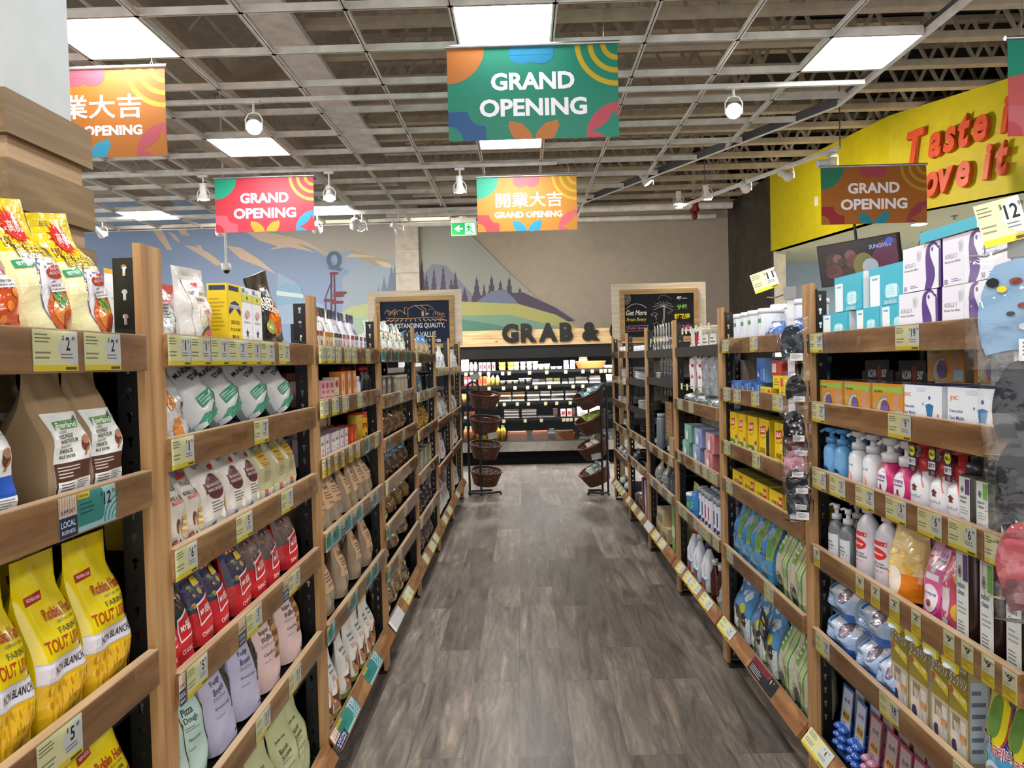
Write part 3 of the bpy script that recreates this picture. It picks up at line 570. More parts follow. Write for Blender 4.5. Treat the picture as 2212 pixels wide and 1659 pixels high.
# ================================================================ goods: how each kind is built
def smooth(a, b, x): x = max(0, min(1, (x - a) / (b - a))); return x * x * (3 - 2 * x)
class Proto:
    def __init__(s, name, root, parts=()): s.name = name; s.root = root; s.parts = list(parts)
    def make(s, label, cat, loc, rot=(0, 0, 0), group=None, name=None):
        o = bpy.data.objects.new(name or s.name, s.root); COL.objects.link(o); o.location = loc; o.rotation_euler = rot; tag(o, label, cat, group)
        for p in s.parts:
            c = bpy.data.objects.new(p[0], p[1]); COL.objects.link(c); c.parent = o
            if len(p) > 2 and p[2]: c['label'] = p[2]
        return o
def bagp(name, W, H, D, art=None, col='f2f0ea', mat='film', edge=.35, top=.86, wr=.004, seal=None, sealh=.08, flare=1.02, side=None, seed=1, neck=1.0, bulge=2.4, slump=0, nx=14, nz=18, back=None, part=None):
    r = random.Random(seed); ph = [r.random() * 6.3 for _ in range(8)]
    def wd(t): return W / 2 * (1 - (1 - neck) * smooth(.45, .85, t)) * (.96 + .04 * smooth(0, .15, t)) * (1 + (flare - 1) * smooth(.8, 1, t))
    def dp(t): return D * (.86 + .14 * smooth(0, .2, t)) * (1 - smooth(.45, top, t)) + .006
    def ed(t): return edge * (1 - smooth(.35, top, t)) + .02
    def nz_(x, t, q): a = wr * (1 - .6 * smooth(.9, 1, t)); return a * (math.sin(x / W * 9 + t * 7 + ph[q]) * .5 + math.sin(x / W * 5 - t * 17 + ph[q + 1]) * .6 + math.sin(t * 21 + x / W * 9 + ph[q + 2]) * .3)
    def lean(t): return slump * D * t * t
    def sf(x, t, sgn=-1):
        w = wd(t); q = max(0, 1 - min(1, abs(x) / w) ** bulge) ** .5; e = ed(t)
        return sgn * (dp(t) / 2 * (e + (1 - e) * q) + (nz_(x, t, 0 if sgn < 0 else 4) * min(1, q * 1.6))) + lean(t)
    b = MB(); sb = MB(); t0 = 1 - sealh if seal else 1
    def build(mb, ta, tb, n, c, sc):
        fr = []; bk = []
        for j in range(n + 1):
            t = ta + (tb - ta) * j / n; w = wd(t)
            fr += [(x, sf(x, t), t * H) for x in [w * (2 * i / nx - 1) for i in range(nx + 1)]]; bk += [(x, sf(x, t, 1), t * H) for x in [w * (2 * i / nx - 1) for i in range(nx + 1)]]
        k = nx + 1; N = len(fr)
        q = [(j * k + i, j * k + i + 1, (j + 1) * k + i + 1, (j + 1) * k + i) for j in range(n) for i in range(nx)]
        mb.add(fr, q, c, 0, True); mb.add(bk, [f[::-1] for f in q], back or c, 0, True); al = fr + bk
        mb.add(al, [(j * k, (j + 1) * k, N + (j + 1) * k, N + j * k) for j in range(n)] + [(j * k + nx, N + j * k + nx, N + (j + 1) * k + nx, (j + 1) * k + nx) for j in range(n)], sc or c, 0, True)
        mb.add(al, [(i, N + i, N + i + 1, i + 1) for i in range(nx)] + [(n * k + i, n * k + i + 1, N + n * k + i + 1, N + n * k + i) for i in range(nx)], c)
    build(b, 0, t0, nz, col, side)
    def facet(x, z, o):
        "the same facets the bag is made of, so that print never sinks in"
        t = max(0, min(.9999, z / H / t0)); j = int(t * nz); f = t * nz - j; ta, tb = j / nz * t0, (j + 1) / nz * t0; q = max(-1, min(1, 2 * x / W)); g = min(nx - 1e-4, (q + 1) / 2 * nx); i = int(g); e = g - i
        w = wd(ta) * (1 - f) + wd(tb) * f
        if z / H > t0: return (q * wd(z / H), sf(q * wd(z / H), z / H) - o, z)
        P = lambda ii, tt: sf(wd(tt) * (2 * ii / nx - 1), tt); return (q * w, (P(i, ta) * (1 - e) + P(i + 1, ta) * e) * (1 - f) + (P(i, tb) * (1 - e) + P(i + 1, tb) * e) * f - o, z)
    tg = MB() if part else b
    if art: art.W = W; art.H = H; art.on(tg, facet, 0, .0014, .0007, [k / nx - .5 for k in range(nx + 1)], [k / nz * t0 for k in range(nz + 1)])
    parts = []
    if seal: build(sb, t0, 1, 3, seal, None); parts = [('top_seal', sb.mesh('top_seal', mat))]
    if part: parts.append((part, tg.mesh(part, 'carton')))
    return Proto(name, b.mesh(name, mat), parts)
def boxp(name, W, H, D, art=None, col='f0f0ee', side=None, topc=None, mat='carton', sart=None, tart=None):
    b = MB(); b.box(-W / 2, W / 2, -D / 2, D / 2, 0, H, cols=[side or col, topc or col, col, col, side or col, side or col])
    if art: art.on(b, frontal(-D / 2))
    if sart: sart.on(b, lambda x, z, o: (-W / 2 - o, -x, z)); sart.on(b, lambda x, z, o: (W / 2 + o, x, z))
    if tart: tart.on(b, lambda x, z, o: (x, -D / 2 + z, H + o))
    return Proto(name, b.mesh(name, mat))
def bottlep(name, prof, art=None, col='ffffff', mat='plastic', sqz=.7, sq=0, cap=None, capcol='f2f2f2', capname='pump', capmat='plastic', n=22, art_z=0, label=None):
    "lathe body squeezed front to back, with a cap part"
    b = MB(); b.lathe(prof, n, col, sq=sq); b.v = [(x, y * sqz, z) for x, y, z in b.v]
    def rad(z):
        for (r0_, z0), (r1, z1) in zip(prof, prof[1:]):
            if z0 <= z <= z1: return r0_ + (r1 - r0_) * ((z - z0) / (z1 - z0) if z1 > z0 else 0)
        return prof[-1][0]
    p = 2 + sq
    def fn(x, z, o): r = rad(z); return (x, -sqz * max(0, r ** p - abs(x) ** p) ** (1 / p) - o, z)
    parts = []
    if art:
        if label: lb = MB(); art.on(lb, fn, 0, .0006); parts.append((label, lb.mesh(label, 'carton')))
        else: art.on(b, fn)
    if cap: cb = MB(); cap(cb, capcol); parts.append((capname, cb.mesh(capname, capmat)))
    return Proto(name, b.mesh(name, mat), parts)
def pumpcap(z, r=.012, h=.05, head=.02, spout=.035, nr=.014, flat_=True):
    def f(b, c):
        b.lathe([(r * 1.25, z), (r * 1.25, z + h * .35), (r * .9, z + h * .37), (r * .55, z + h * .4), (r * .55, z + h * .7)], 14, c)
        if flat_: b.lathe([(head * .75, z + h * .68), (head, z + h * .75), (head, z + h * .95), (head * .9, z + h)], 16, c); b.tube([(0, 0, z + h * .85), (0, -spout * .7, z + h * .85), (0, -spout, z + h * .72)], .0055, 8, c)
        else: b.lathe([(r * .8, z + h * .68), (r * .8, z + h)], 12, c); b.tube([(0, 0, z + h * .93), (-spout * .7, -.004, z + h * .95), (-spout, -.006, z + h * .84)], .0048, 8, c)
    return f
ORD = 'first second third fourth fifth sixth seventh eighth ninth tenth eleventh twelfth thirteenth fourteenth'.split()
SHN = ['top', 'second', 'third', 'fourth', 'fifth', 'sixth']
_ct = {}
def bayx(B, u, yd=.012, v=None, z=1.2):
    "local x of picture column u at depth yd behind the bay's face"
    X = XL - yd if B['side'] == 'L' else XR + yd; lo, hi = .2, 11
    for _ in range(40):
        m = (lo + hi) / 2; d = Vector((X, m, z - H0)); uu = 1106 + FPX * d.dot(Rt) / d.dot(Fw)
        if (uu < u) == (B['side'] == 'L'): lo = m
        else: hi = m
    return lo - B['ya'] if B['side'] == 'L' else B['yb'] - lo
def shelfz(B, j): return B['zs'][j] - .0355 if j < len(B['zs']) else BZ - .0455
_pw = {}
def pw(p):
    if p.root.name not in _pw: _pw[p.root.name] = 2 * max(v.co.x for v in p.root.vertices)
    return _pw[p.root.name]
def put(key, j, proto, x, yd, look, cat, group=None, dz=0, rx=0, ry=0, rz=0, where=None, row='front', name=None, D=0):
    yd = yd + .008
    "stand one good on a shelf: x along the bay, yd = its front behind the bay's face, D = its depth"
    B = BAYS[key]; W = pw(proto); dz = dz * .93 if dz > 0 else dz; z = shelfz(B, j) + .0012 + dz + D / 2 * abs(math.sin(rx)) + W / 2 * abs(math.sin(ry)); y = yd + D / 2; bz = PI / 2 if B['side'] == 'L' else -PI / 2
    loc = (XL - y, B['ya'] + x, z) if B['side'] == 'L' else (XR + y, B['yb'] - x, z)
    k = (key, j, look, row); _ct[k] = _ct.get(k, 0) + 1; n = _ct[k]
    sh = 'bottom' if j >= len(B['zs']) else SHN[j]; bn = BAYN[key[0]][int(key[1]) - 1]
    w_ = where or (ORD[min(n, 14) - 1] + (' from %s end' % ('near' if key[0] == 'L' else 'far') if row == 'front' else ' in ' + row + ' row'))
    lab = '%s, %s, %s shelf, %s bay' % (look, w_, sh, bn)
    o = proto.make(lab, cat, loc, (rx, ry, bz + rz), group or ('%s on the %s shelf of the %s bay' % (cat + 's', sh, bn)), name); o.scale = (1, 1, .93); return o
def row(key, j, proto, D, look, cat, xs=None, us=None, yd=.014, z=None, jit=.03, lean=0, roll=0, back=0, gap=None, bdz=0, dx=0, **kw):
    "a run of one kind; xs = local centres or us = picture columns of the centres; back = extra rows behind"
    B = BAYS[key]; xs = xs or [bayx(B, u, yd, z=z or shelfz(B, j) + .06) for u in us]
    if B['side'] == 'R': xs = sorted(xs)
    else: xs = sorted(xs)
    W = pw(proto); srt = sorted(xs); kw0 = dict(kw)
    def fit(x):                             # neighbours on the shelf press a pack narrower rather than run into it
        g = min([abs(q - x) for q in srt if abs(q - x) > 1e-6] + [9]); return max(.68, min(1, g * .97 / W))
    xs = [max(W * fit(x) / 2 + .004, min(B['L'] - .016 - W * fit(x) / 2, x)) for x in xs]
    for i, x in enumerate(xs): put(key, j, proto, x, yd + R.uniform(0, .006), look, cat, rx=lean + R.uniform(-1, 1) * jit * .5, ry=roll + R.uniform(-1, 1) * jit * .6, rz=R.uniform(-1, 1) * jit * 1.2, D=D, **kw).scale.x = fit(srt[i] if len(srt) == len(xs) else x)
    for q in range(back):
        for i, x in enumerate(xs): put(key, j, proto, x + dx + R.uniform(-.003, .003), yd + (gap or D * 1.1 + .016) * (q + 1), look, cat, dz=bdz, rx=lean * .6, ry=roll + R.uniform(-1, 1) * jit * .5, rz=R.uniform(-1, 1) * jit * .6, D=D, row='rear' if back == 1 else ['second', 'third', 'fourth'][q], **kw).scale.x = fit(srt[i] if len(srt) == len(xs) else x)
    return xs
# ================================================================ food side of the aisle
# ---- flour bay
def gluten_art(red):
    a = Art(.15, .25); a.rect(-.5, .62, .5, 1, 'e8c80c'); a.rect(-.5, 0, .5, .62, 'efe9b4'); a.ell(.12, .3, .36, .3, '7b74a8', 22); a.ell(.12, .28, .34, .28, 'e6e2e6', 22)
    a.ell(.16, .17, .34, .17, 'c65a22', 20); a.ell(.1, .17, .2, .1, 'd98238', 14); a.ell(.22, .1, .16, .08, 'b5431c', 12)
    for x, z in ((.05, .27), (.14, .3), (.1, .22), (.2, .25)): a.ell(x, z, .07, .03, '4f8a2f', 9)
    if red:
        a.rect(-.5, .74, .5, 1, 'd94432'); a.rect(-.5, 0, .5, .3, 'd9581f'); a.ell(0, .22, .42, .16, 'c94a18', 18)
        for i in range(7): a.ell(-.35 + .12 * i, .1 + .09 * (i % 3), .06, .035, 'e8862e', 9)
    else:
        for q in range(16):
            t = q / 16 * 2 * PI; a.poly([(.02 + .16 * math.cos(t - .15), .8 + .1 * math.sin(t - .15)), (.02 + .25 * math.cos(t), .8 + .15 * math.sin(t)), (.02 + .16 * math.cos(t + .15), .8 + .1 * math.sin(t + .15))], 'd3322c')
        a.ell(.02, .8, .18, .11, 'd3322c', 18); a.text('高筋', .02, .8, .09, 'f0d8c8', .24)
    a.text('日正', -.2, .92, .035, '4a3a20', .16); a.text('DIY', -.26, .69, .075, '5a3c10', .2, bold=.06); a.text('DIY', -.26, .69, .07, 'e8b02c', .19, bold=.0)
    for c, bo in (('5a3410', .075), ('e6c53a', .015)): a.text('高筋麵粉' if not red else '低筋麵粉', .1, .6, .12, c, .74, bold=bo, rot=-8)
    a.rect(-.42, .5, -.16, .555, '3d9a6a'); a.text('營養強化', -.29, .527, .03, 'dfeee2', .2); a.ell(.2, .45, .22, .05, 'c22f2a', 18); a.text('FORTIFIED', .2, .468, .022, 'f4e6dc', .28); a.text('BREAD FLOUR' if not red else 'CAKE FLOUR', .2, .442, .022, 'f4e6dc', .34)
    a.rect(-.05, .31, .36, .375, 'ece9ea'); a.text('FARINE DE', .1, .355, .018, '33303a', .24); a.text('BLÉ ENRICHIE 500 g', .14, .328, .018, '33303a', .34); return a
BF = bagp('bread_flour_bag', .152, .262, .095, gluten_art(False), 'ece2a0', 'film', .3, .9, .004, 'e2c010', .05, seed=3, neck=.9)
CF = bagp('cake_flour_bag', .152, .25, .095, gluten_art(True), 'e8d8b8', 'film', .3, .9, .004, 'e9ddc8', .06, seed=5, neck=.9)
B1 = BAYS['L1']
def bxs(key, us, yd=.014, z=1.2): return [bayx(BAYS[key], u, yd, z=z) for u in us]
CL1 = bxs('L1', (40,), z=1.7)
put('L1', 0, CF, bxs('L1', (20,), z=1.7)[0], .016, 'red-topped cake flour bag in clear film', 'flour bag', rx=-.12, ry=-.12, D=.095)
row('L1', 0, BF, .095, 'yellow bread flour bag with red starburst', 'flour bag', us=(150, 243), z=1.7, yd=.016, lean=-.14, roll=-.16, jit=.02)
for i, u in enumerate((62, 128, 196)): put('L1', 0, BF, bxs('L1', (u,), z=1.7)[0] + .07, .14, 'yellow bread flour bag standing behind', 'flour bag', rx=-.06, ry=(-.2, -.02, .05)[i], D=.095, row='rear', dz=.004)
put('L1', 0, BF, 1.11, .15, 'yellow bread flour bag tucked against black upright', 'flour bag', rx=-.02, ry=-.04, D=.095, row='rear')
def ever_art(low, word):
    a = Art(.126, .262); a.rect(-.44, .05, .46, .68, 'dfe0dc'); a.rect(-.44, .05, .46, .33, low); a.rect(-.42, .08, .44, .2, 'e4e4e2'); a.poly([(-.38, .56), (.18, .565), (.22, .63), (-.36, .62)], '4f8f43'); a.text('Everland', -.09, .592, .04, 'eef4ea', .46, bold=.02)
    a.poly([(.1, .63), (.2, .66), (.16, .61)], '3a3340'); a.text('ORGANIC', -.22, .545, .02, 'a08a5a', .26); a.text(word[0], -.16, .515, .03, '2c2622', .42); a.text(word[1], -.1, .478, .03, '2c2622', .52); a.text('BIOLOGIQUE', -.18, .445, .02, 'a08a5a', .34); a.text(word[2], -.18, .412, .028, '2c2622', .36); a.text(word[3], -.16, .375, .028, '2c2622', .4)
    a.ell(.3, .44, .09, .055, '6d3a26', 14); a.ell(.3, .475, .08, .035, 'a8785c', 12); a.line([(.34, .42), (.26, .36)], .04, 'a0714f'); a.ell(.36, .61, .05, .03, '8fb58a', 10); a.ell(.36, .61, .035, .02, 'dfe6dc', 10)
    a.lines(-.4, .22, .1, .31, 4, 'c8b8ae' if low[0] != '1' else '9fb8e8', 2); a.lines(-.38, .09, -.02, .19, 5, '55555a', 5); a.lines(.04, .09, .4, .19, 6, '7a7a7e', 6); return a
EB = bagp('whole_wheat_flour_bag', .126, .262, .1, ever_art('4e2f22', ('100% WHOLE', 'WHEAT FLOUR', 'FARINE DE', 'BLÉ ENTIER')), '9c8262', 'paper', .75, .97, .004, seed=8, flare=.96, neck=.95, bulge=5, part='label')
EW = bagp('white_flour_bag', .15, .262, .1, ever_art('1d4fae', ('UNBLEACHED', 'WHITE FLOUR', 'FARINE', 'BLANCHE')), '9c8262', 'paper', .75, .97, .004, seed=9, flare=.96, neck=.95, bulge=5, part='label')
row('L1', 1, EB, .1, 'brown paper flour bag with brown label', 'flour bag', us=(168, 243), z=1.5, jit=.02)
put('L1', 1, EW, bxs('L1', (-22,), z=1.5)[0], .016, 'brown paper flour bag with blue label', 'flour bag', D=.1)
for i, x in enumerate((.78, .93, 1.06)): put('L1', 1, EB, x, .14, 'plain back of brown paper flour bag', 'flour bag', D=.1, row='rear', rz=.1 * i - .1)
def robin_art(fr):
    a = Art(.148, .312); a.rect(-.5, .3, .5, .42, 'd9d6dc'); a.rect(-.5, .3, .5, .306, 'b6b2c0'); a.rect(-.5, .414, .5, .42, 'b6b2c0')
    a.text('NON BLANCHIE' if fr else 'UNBLEACHED', .04, .36, .05, '23202a', .72); a.text('TOUT USAGE' if fr else 'ALL PURPOSE', .03, .495, .075, 'a8341a', .84); a.text('FARINE' if fr else 'FLOUR', .1, .565, .032, '55501c', .42); a.text('-DEPUIS 1909-', .12, .61, .016, '7a6f10', .38)
    a.text('Robin Hood', .12, .665, .065, 'b02a1c', .66, bold=.025, rot=0); a.poly([(-.42, .74), (-.14, .755), (-.12, .81), (-.4, .79)], '9c1f1c'); a.text('NOUVEAU LOOK' if fr else 'NEW LOOK!', -.27, .775, .02, 'f0d8c8', .22, rot=3)
    a.rect(-.5, 0, .5, .3, 'dcae20', 10, 4); r = random.Random(4)
    for i in range(46): x, z = r.uniform(-.46, .46), r.uniform(.02, .27); a.ell(x, z, .018, .026, r.choice(('c8921e', 'e6c04a', 'b8841c')), 6)
    for i in range(6): a.line([(-.4 + .16 * i, .02), (-.36 + .16 * i, .27)], .008, 'b98a22')
    return a
RH = bagp('flour_bag', .148, .312, .1, robin_art(True), 'dcc400', 'gloss', .6, .95, .005, None, seed=12, flare=1.0, neck=.97, side='d6bd00', bulge=3.5)
RN = bagp('flour_bag', .148, .312, .1, robin_art(False), 'dcc400', 'gloss', .6, .95, .005, None, seed=15, flare=1.0, neck=.97, side='d6bd00', bulge=3.5)
row('L1', 2, RH, .1, 'yellow flour bag with white lettered band', 'flour bag', us=(-48, 54, 158, 254), z=1.15, jit=.03, back=1)
row('L1', 3, RN, .1, 'yellow flour bag with red ribbon print', 'flour bag', us=(60, 160, 262), z=.85, jit=.03, back=1)
# ---- baking mix bay
def rnd(a, n, x0, z0, x1, z1, cols, r0, r1, seed=1, m=7):
    r = random.Random(seed)
    for i in range(n): q = r.uniform(r0, r1); a.ell(r.uniform(x0, x1), r.uniform(z0, z1), q, q * .7 * a.W / a.H * r.uniform(.8, 1.3), r.choice(cols), m)
    return a
a = Art(.14, .2); rnd(a, 120, -.46, .02, .46, .7, ('e9e9ea', 'd6d7da', 'c6c8cc', 'f4f4f4'), .02, .05, 3); a.text('ROCK SUGAR', .28, .78, .05, '222222', .5); a.rect(-.4, .48, .3, .6, 'd98a8a'); a.lines(-.36, .5, .26, .58, 2, '7a2a34'); a.lines(-.1, .3, .3, .45, 4, '6a6f7c', 4)
SG = bagp('rock_sugar_bag', .14, .2, .08, a, 'dcdde0', 'film', .3, .92, .005, 'e3b428', .06, seed=21)
put('L2', 0, SG, bxs('L2', (376,), z=1.7)[0], .015, 'white rock sugar bag, pink label', 'sugar bag', rx=-.1, ry=-.08, D=.08); put('L2', 0, SG, bxs('L2', (400,), z=1.7)[0], .11, 'white rock sugar bag standing behind', 'sugar bag', D=.08, row='rear')
a = Art(.17, .215); a.rect(-.3, .04, .44, .88, 'dcd8d2'); a.text('TOASTED SOY BEAN FLOUR', .07, .68, .05, '221d1c', .68); a.text('KINAKO', .07, .605, .045, '221d1c', .34); a.poly([(-.02, .77), (.14, .76), (.18, .83), (.02, .82)], 'cf4a48'); a.ell(.1, .36, .25, .16, 'cfc6ae', 20); a.ell(.15, .12, .28, .16, '46466e', 20); a.ell(.15, .11, .25, .13, 'c9862a', 18)
a.text('きなこ', .15, .33, .42, 'd0407c', .15, bold=.03)
KN = bagp('soy_flour_bag', .17, .215, .05, a, 'd8d3cc', 'film', .15, .9, .004, 'd4d0ca', .1, seed=22)
put('L2', 0, KN, bxs('L2', (446,), z=1.7)[0], .008, 'soy bean flour bag with purple bowl', 'flour bag', rx=-.06, ry=-.04, D=.05)
a = Art(.06, .15); a.rect(-.5, .45, .5, .98, 'd2a63a'); a.rect(-.5, 0, .5, .45, 'd88a6a'); a.ell(0, .22, .4, .16, 'c85a30', 14); a.ell(-.1, .55, .3, .06, '2a2a28', 12); a.lines(-.4, .7, .4, .9, 4, '8a6a1c')
put('L2', 0, boxp('baking_powder_box', .06, .15, .05, a, 'cfa040'), bxs('L2', (493,), z=1.7)[0], .075, 'small orange and ochre carton', 'box', D=.05, rz=.1)
a = Art(.1, .2); a.rect(-.5, 0, .5, 1, 'e3c51e'); a.rect(-.42, .9, .3, .97, '26305c'); a.poly([(-.44, .6), (-.3, .72), (0, .76), (.3, .72), (.44, .6), (.4, .54), (0, .66), (-.4, .54)], '22355c'); a.text("KINGSFORD'S", 0, .67, .06, 'e8e6da', .66, bold=.02); a.text('CORN STARCH', 0, .44, .06, '5a4a12', .66); a.text('FÉCULE DE MAÏS', 0, .34, .055, '5a4a12', .74); a.text('粟粉 粉', 0, .22, .07, '4a3c10', .5)
KB_ = boxp('corn_starch_box', .1, .2, .055, a, 'e0c01a', 'e0c01a', 'd8b820', sart=Art(.055, .2).rect(-.4, .9, .4, .97, '26305c').lines(-.4, .3, .4, .8, 9, 'b89a18'))
put('L2', 0, KB_, bxs('L2', (517,), z=1.7)[0], .015, 'yellow corn starch carton with blue arch', 'box', D=.055)
a = Art(.082, .2); a.rect(-.5, .78, .5, .9, 'c9c25a'); a.ell(0, .84, .06, .03, '3a3418', 8); a.rect(-.45, .92, -.2, .98, '5a7ea8'); a.text('PALAPALA', 0, .93, .03, '8a8a8a', .3)
for q in range(7): t = math.radians(35 + q * 18); a.line([(.05 * math.cos(t), .52 + .02 * math.sin(t)), (.36 * math.cos(t), .52 + .14 * math.sin(t))], .055, 'd59a9a')
a.text('Sweet Rice Flour', 0, .47, .028, '55556a', .6); a.poly([(x * (.16 if i % 2 else .07), z) for i, (x, z) in enumerate([(math.sin(k * PI / 5 + PI), .3 - (.075 if k % 2 else .035) * math.cos(k * PI / 5 + PI) * -1) for k in range(10)])], '2a3878'); a.line([(0, .24), (0, .06)], .015, '8a8a96')
row('L2', 0, boxp('rice_flour_box', .082, .2, .045, a, 'dfe0df'), .045, 'white rice flour carton with blue star', 'box', us=(544, 567), z=1.7, jit=.01)
a = Art(.2, .25); a.rect(-.5, 0, .5, 1, '1c1a1b'); a.ell(.1, .3, .32, .2, 'd8641e', 18, 0, 360); rnd(a, 16, -.15, .15, .38, .45, ('e8862e', 'c8481a', 'f0a24a'), .04, .08, 5, 9); a.ell(-.2, .28, .16, .1, '8a8a3a', 12); a.text('FRIED', -.05, .62, .12, 'e6dccb', .5, rot=-20, bold=.03); a.text('CHICKEN', -.02, .5, .09, 'e6dccb', .6, rot=-20, bold=.03)
put('L2', 0, bagp('batter_mix_pouch', .2, .25, .05, a, '1d1b1c', 'gloss', .05, .8, .004, '2e2c2c', .16, flare=1.08, seed=25), bxs('L2', (612,), z=1.7)[0], .02, 'black batter mix pouch, orange food', 'pouch', rx=-.12, ry=-.24, D=.05)
a = Art(.2, .15); a.rect(-.5, 0, .5, 1, 'c9564a'); a.lines(-.4, .3, .4, .7, 3, 'e8b0a0')
put('L2', 0, boxp('baking_mix_box', .2, .205, .06, a, 'b9483e'), .42, .2, 'salmon pink carton behind the corn starch', 'box', D=.06, row='rear')
a = Art(.08, .17); a.rect(-.5, .3, .5, .9, '2a2418'); a.rect(-.5, .75, .5, .82, 'c9a83a'); a.text('7-SPICE', 0, .55, .12, 'e0d0a0', .7)
row('L2', 0, boxp('seasoning_box', .08, .17, .06, a, 'd9d7d2'), .06, 'black banded seasoning carton behind the pouch', 'box', xs=(.98, 1.07), yd=.12, row='rear', jit=.02)
row('L2', 0, boxp('seasoning_box', .08, .19, .06, a, 'd9d7d2'), .06, 'black banded seasoning carton at the back', 'box', xs=(.95, 1.05), yd=.22, row='third', jit=.02)
a = Art(.17, .2); a.rect(-.5, 0, .5, 1, 'cfcfd0'); a.poly([(-.3, 1), (-.1, 1), (.06, .6), (.1, 0), (-.12, 0), (-.16, .5)], 'd9822a')
for q in range(6): a.ring(-.05 + .02 * q, .9 - q * .16, .05, .05, .012, 'f0e6da')
a.ell(.25, .3, .07, .12, '5a2024', 12); a.ell(-.4, .25, .07, .1, '5a2024', 12)
OB = bagp('tapioca_bag', .17, .2, .07, a, 'd2d2d3', 'film', .15, .92, .005, seed=31)
put('L2', 1, OB, bxs('L2', (404,), z=1.5)[0], .02, 'white bag with orange ribbon stripe', 'bag', rx=-.16, ry=-.14, D=.07)
def mung_art():
    a = Art(.165, .235); a.text('MUNG BEAN', .02, .66, .06, '2a2a2c', .66, bold=.03); a.text('STARCH', .1, .56, .06, '2a2a2c', .46, bold=.03); a.rect(-.22, .2, .3, .34, '2f8a6a'); a.lines(-.18, .22, .2, .32, 3, 'a8d8c0'); a.rect(.3, .14, .42, .26, '5a4a4c'); a.poly([(-.5, 0), (.5, 0), (.5, .1), (.25, .16), (0, .1), (-.25, .14), (-.5, .06)], '3a9a78'); return a
MU = bagp('starch_bag', .165, .235, .085, mung_art(), 'd3d5d6', 'pouchm', .25, .95, .006, seed=33, bulge=2)
row('L2', 1, MU, .085, 'white starch bag with green bottom, slumped', 'starch bag', us=(478, 532, 590, 640), z=1.48, yd=.02, lean=-.35, roll=-.34, jit=.08); row('L2', 1, MU, .085, 'white starch bag slumped further back', 'starch bag', xs=(.42, .66, .86), yd=.13, lean=-.3, roll=-.4, jit=.1, row='rear', dz=.02)
def mill_art(k):
    a = Art(.135, .232); bgc = {'p': 'cfc8ba', 'b': 'd9d3c8', 'a': 'b3ae86'}[k]; a.rect(-.5, 0, .5, 1, bgc); a.text("Bob's", -.2, .9, .04, '7a2a3a', .22); a.text('Red Mill', 0, .83, .075, '8a3448', .5, bold=.02, rot=8); a.ell(-.3, .8, .09, .05, '7a9ab0', 10)
    if k == 'p':
        a.poly([(-.3, .72), (.2, .75), (.2, .8), (-.3, .77)], 'c8504e'); a.text('PANCAKE', .05, .67, .055, '2e2420', .66); a.text('MÉLANGE À CRÊPES', .02, .57, .055, '2e2420', .8); a.poly([(-.2, .49), (.45, .51), (.45, .55), (-.2, .53)], 'c8504e'); a.text('SANS GLUTEN', .12, .52, .025, 'f0dcd0', .5); a.ell(.26, .26, .2, .15, 'e0cf9a', 14)
        for q in range(5): a.ell(.26, .2 + .035 * q, .2, .03, ('c9a760', 'ead9a8')[q % 2], 12)
        a.ell(-.12, .27, .13, .08, '6a3c34', 10); a.ell(-.1, .24, .07, .05, 'cf8a72', 9); a.ell(-.28, .09, .1, .05, 'c8504e', 14); a.text('GF', -.28, .09, .03, 'f4e0d8', .1); a.ell(-.02, .1, .04, .03, '333333', 8)
    elif k == 'b':
        a.rect(-.5, .88, .5, 1, 'c9a628'); a.ell(.3, .73, .14, .035, 'bf3a34', 14); a.ell(.05, .52, .36, .15, '5c2a34', 22); a.rect(-.36, .46, .5, .58, '6a3040'); a.text('BROWN RICE FLOUR', .06, .545, .035, 'eadfd8', .7); a.text('FARINE DE RIZ BRUN', .06, .49, .035, 'eadfd8', .7); a.lines(-.2, .22, .3, .36, 4, '6a625c'); a.rect(-.3, .06, -.02, .13, '3a7ab0'); a.ell(.3, .18, .16, .06, 'f2efe8', 12)
    else:
        a.rect(-.5, 0, .5, .2, 'c4bfa0'); a.ell(.05, .62, .3, .13, 'd0a630', 20); a.text('ALMOND', .05, .66, .035, '6a4a10', .4); a.text('FLOUR', .05, .61, .035, '6a4a10', .3); a.lines(-.2, .52, .3, .58, 2, '7a5a18'); a.lines(-.25, .3, .35, .46, 5, '8a8768'); a.rect(-.3, .08, -.12, .2, 'c05a48'); a.rect(-.3, .08, -.12, .13, '4a7ab0'); a.ell(.22, .13, .2, .07, 'efece4', 12)
    return a
PK = bagp('pancake_mix_bag', .135, .228, .08, mill_art('p'), 'cfc8ba', 'pouchm', .55, .93, .003, seed=41, bulge=4); BR_ = bagp('rice_flour_bag', .135, .236, .085, mill_art('b'), 'd9d3c8', 'pouchm', .7, .93, .003, None, side='c7a330', seed=42, bulge=4); AL = bagp('almond_flour_bag', .12, .23, .08, mill_art('a'), 'b3ae86', 'pouchm', .5, .93, .003, seed=43, bulge=4)
row('L2', 2, PK, .08, 'cream pancake mix bag with crepe stack', 'baking mix bag', us=(402, 436), z=1.28, jit=.03, lean=-.08)
row('L2', 2, BR_, .085, 'cream rice flour bag, yellow side', 'baking mix bag', us=(478, 524, 557), z=1.28, jit=.03, lean=-.06); row('L2', 2, AL, .08, 'sage green almond flour bag, yellow badge', 'baking mix bag', us=(588, 617, 641), z=1.28, jit=.03, lean=-.08)
row('L2', 2, BR_, .085, 'cream rice flour bag standing behind', 'baking mix bag', xs=(.2, .42, .6, .82, .98), yd=.13, row='rear', jit=.06)
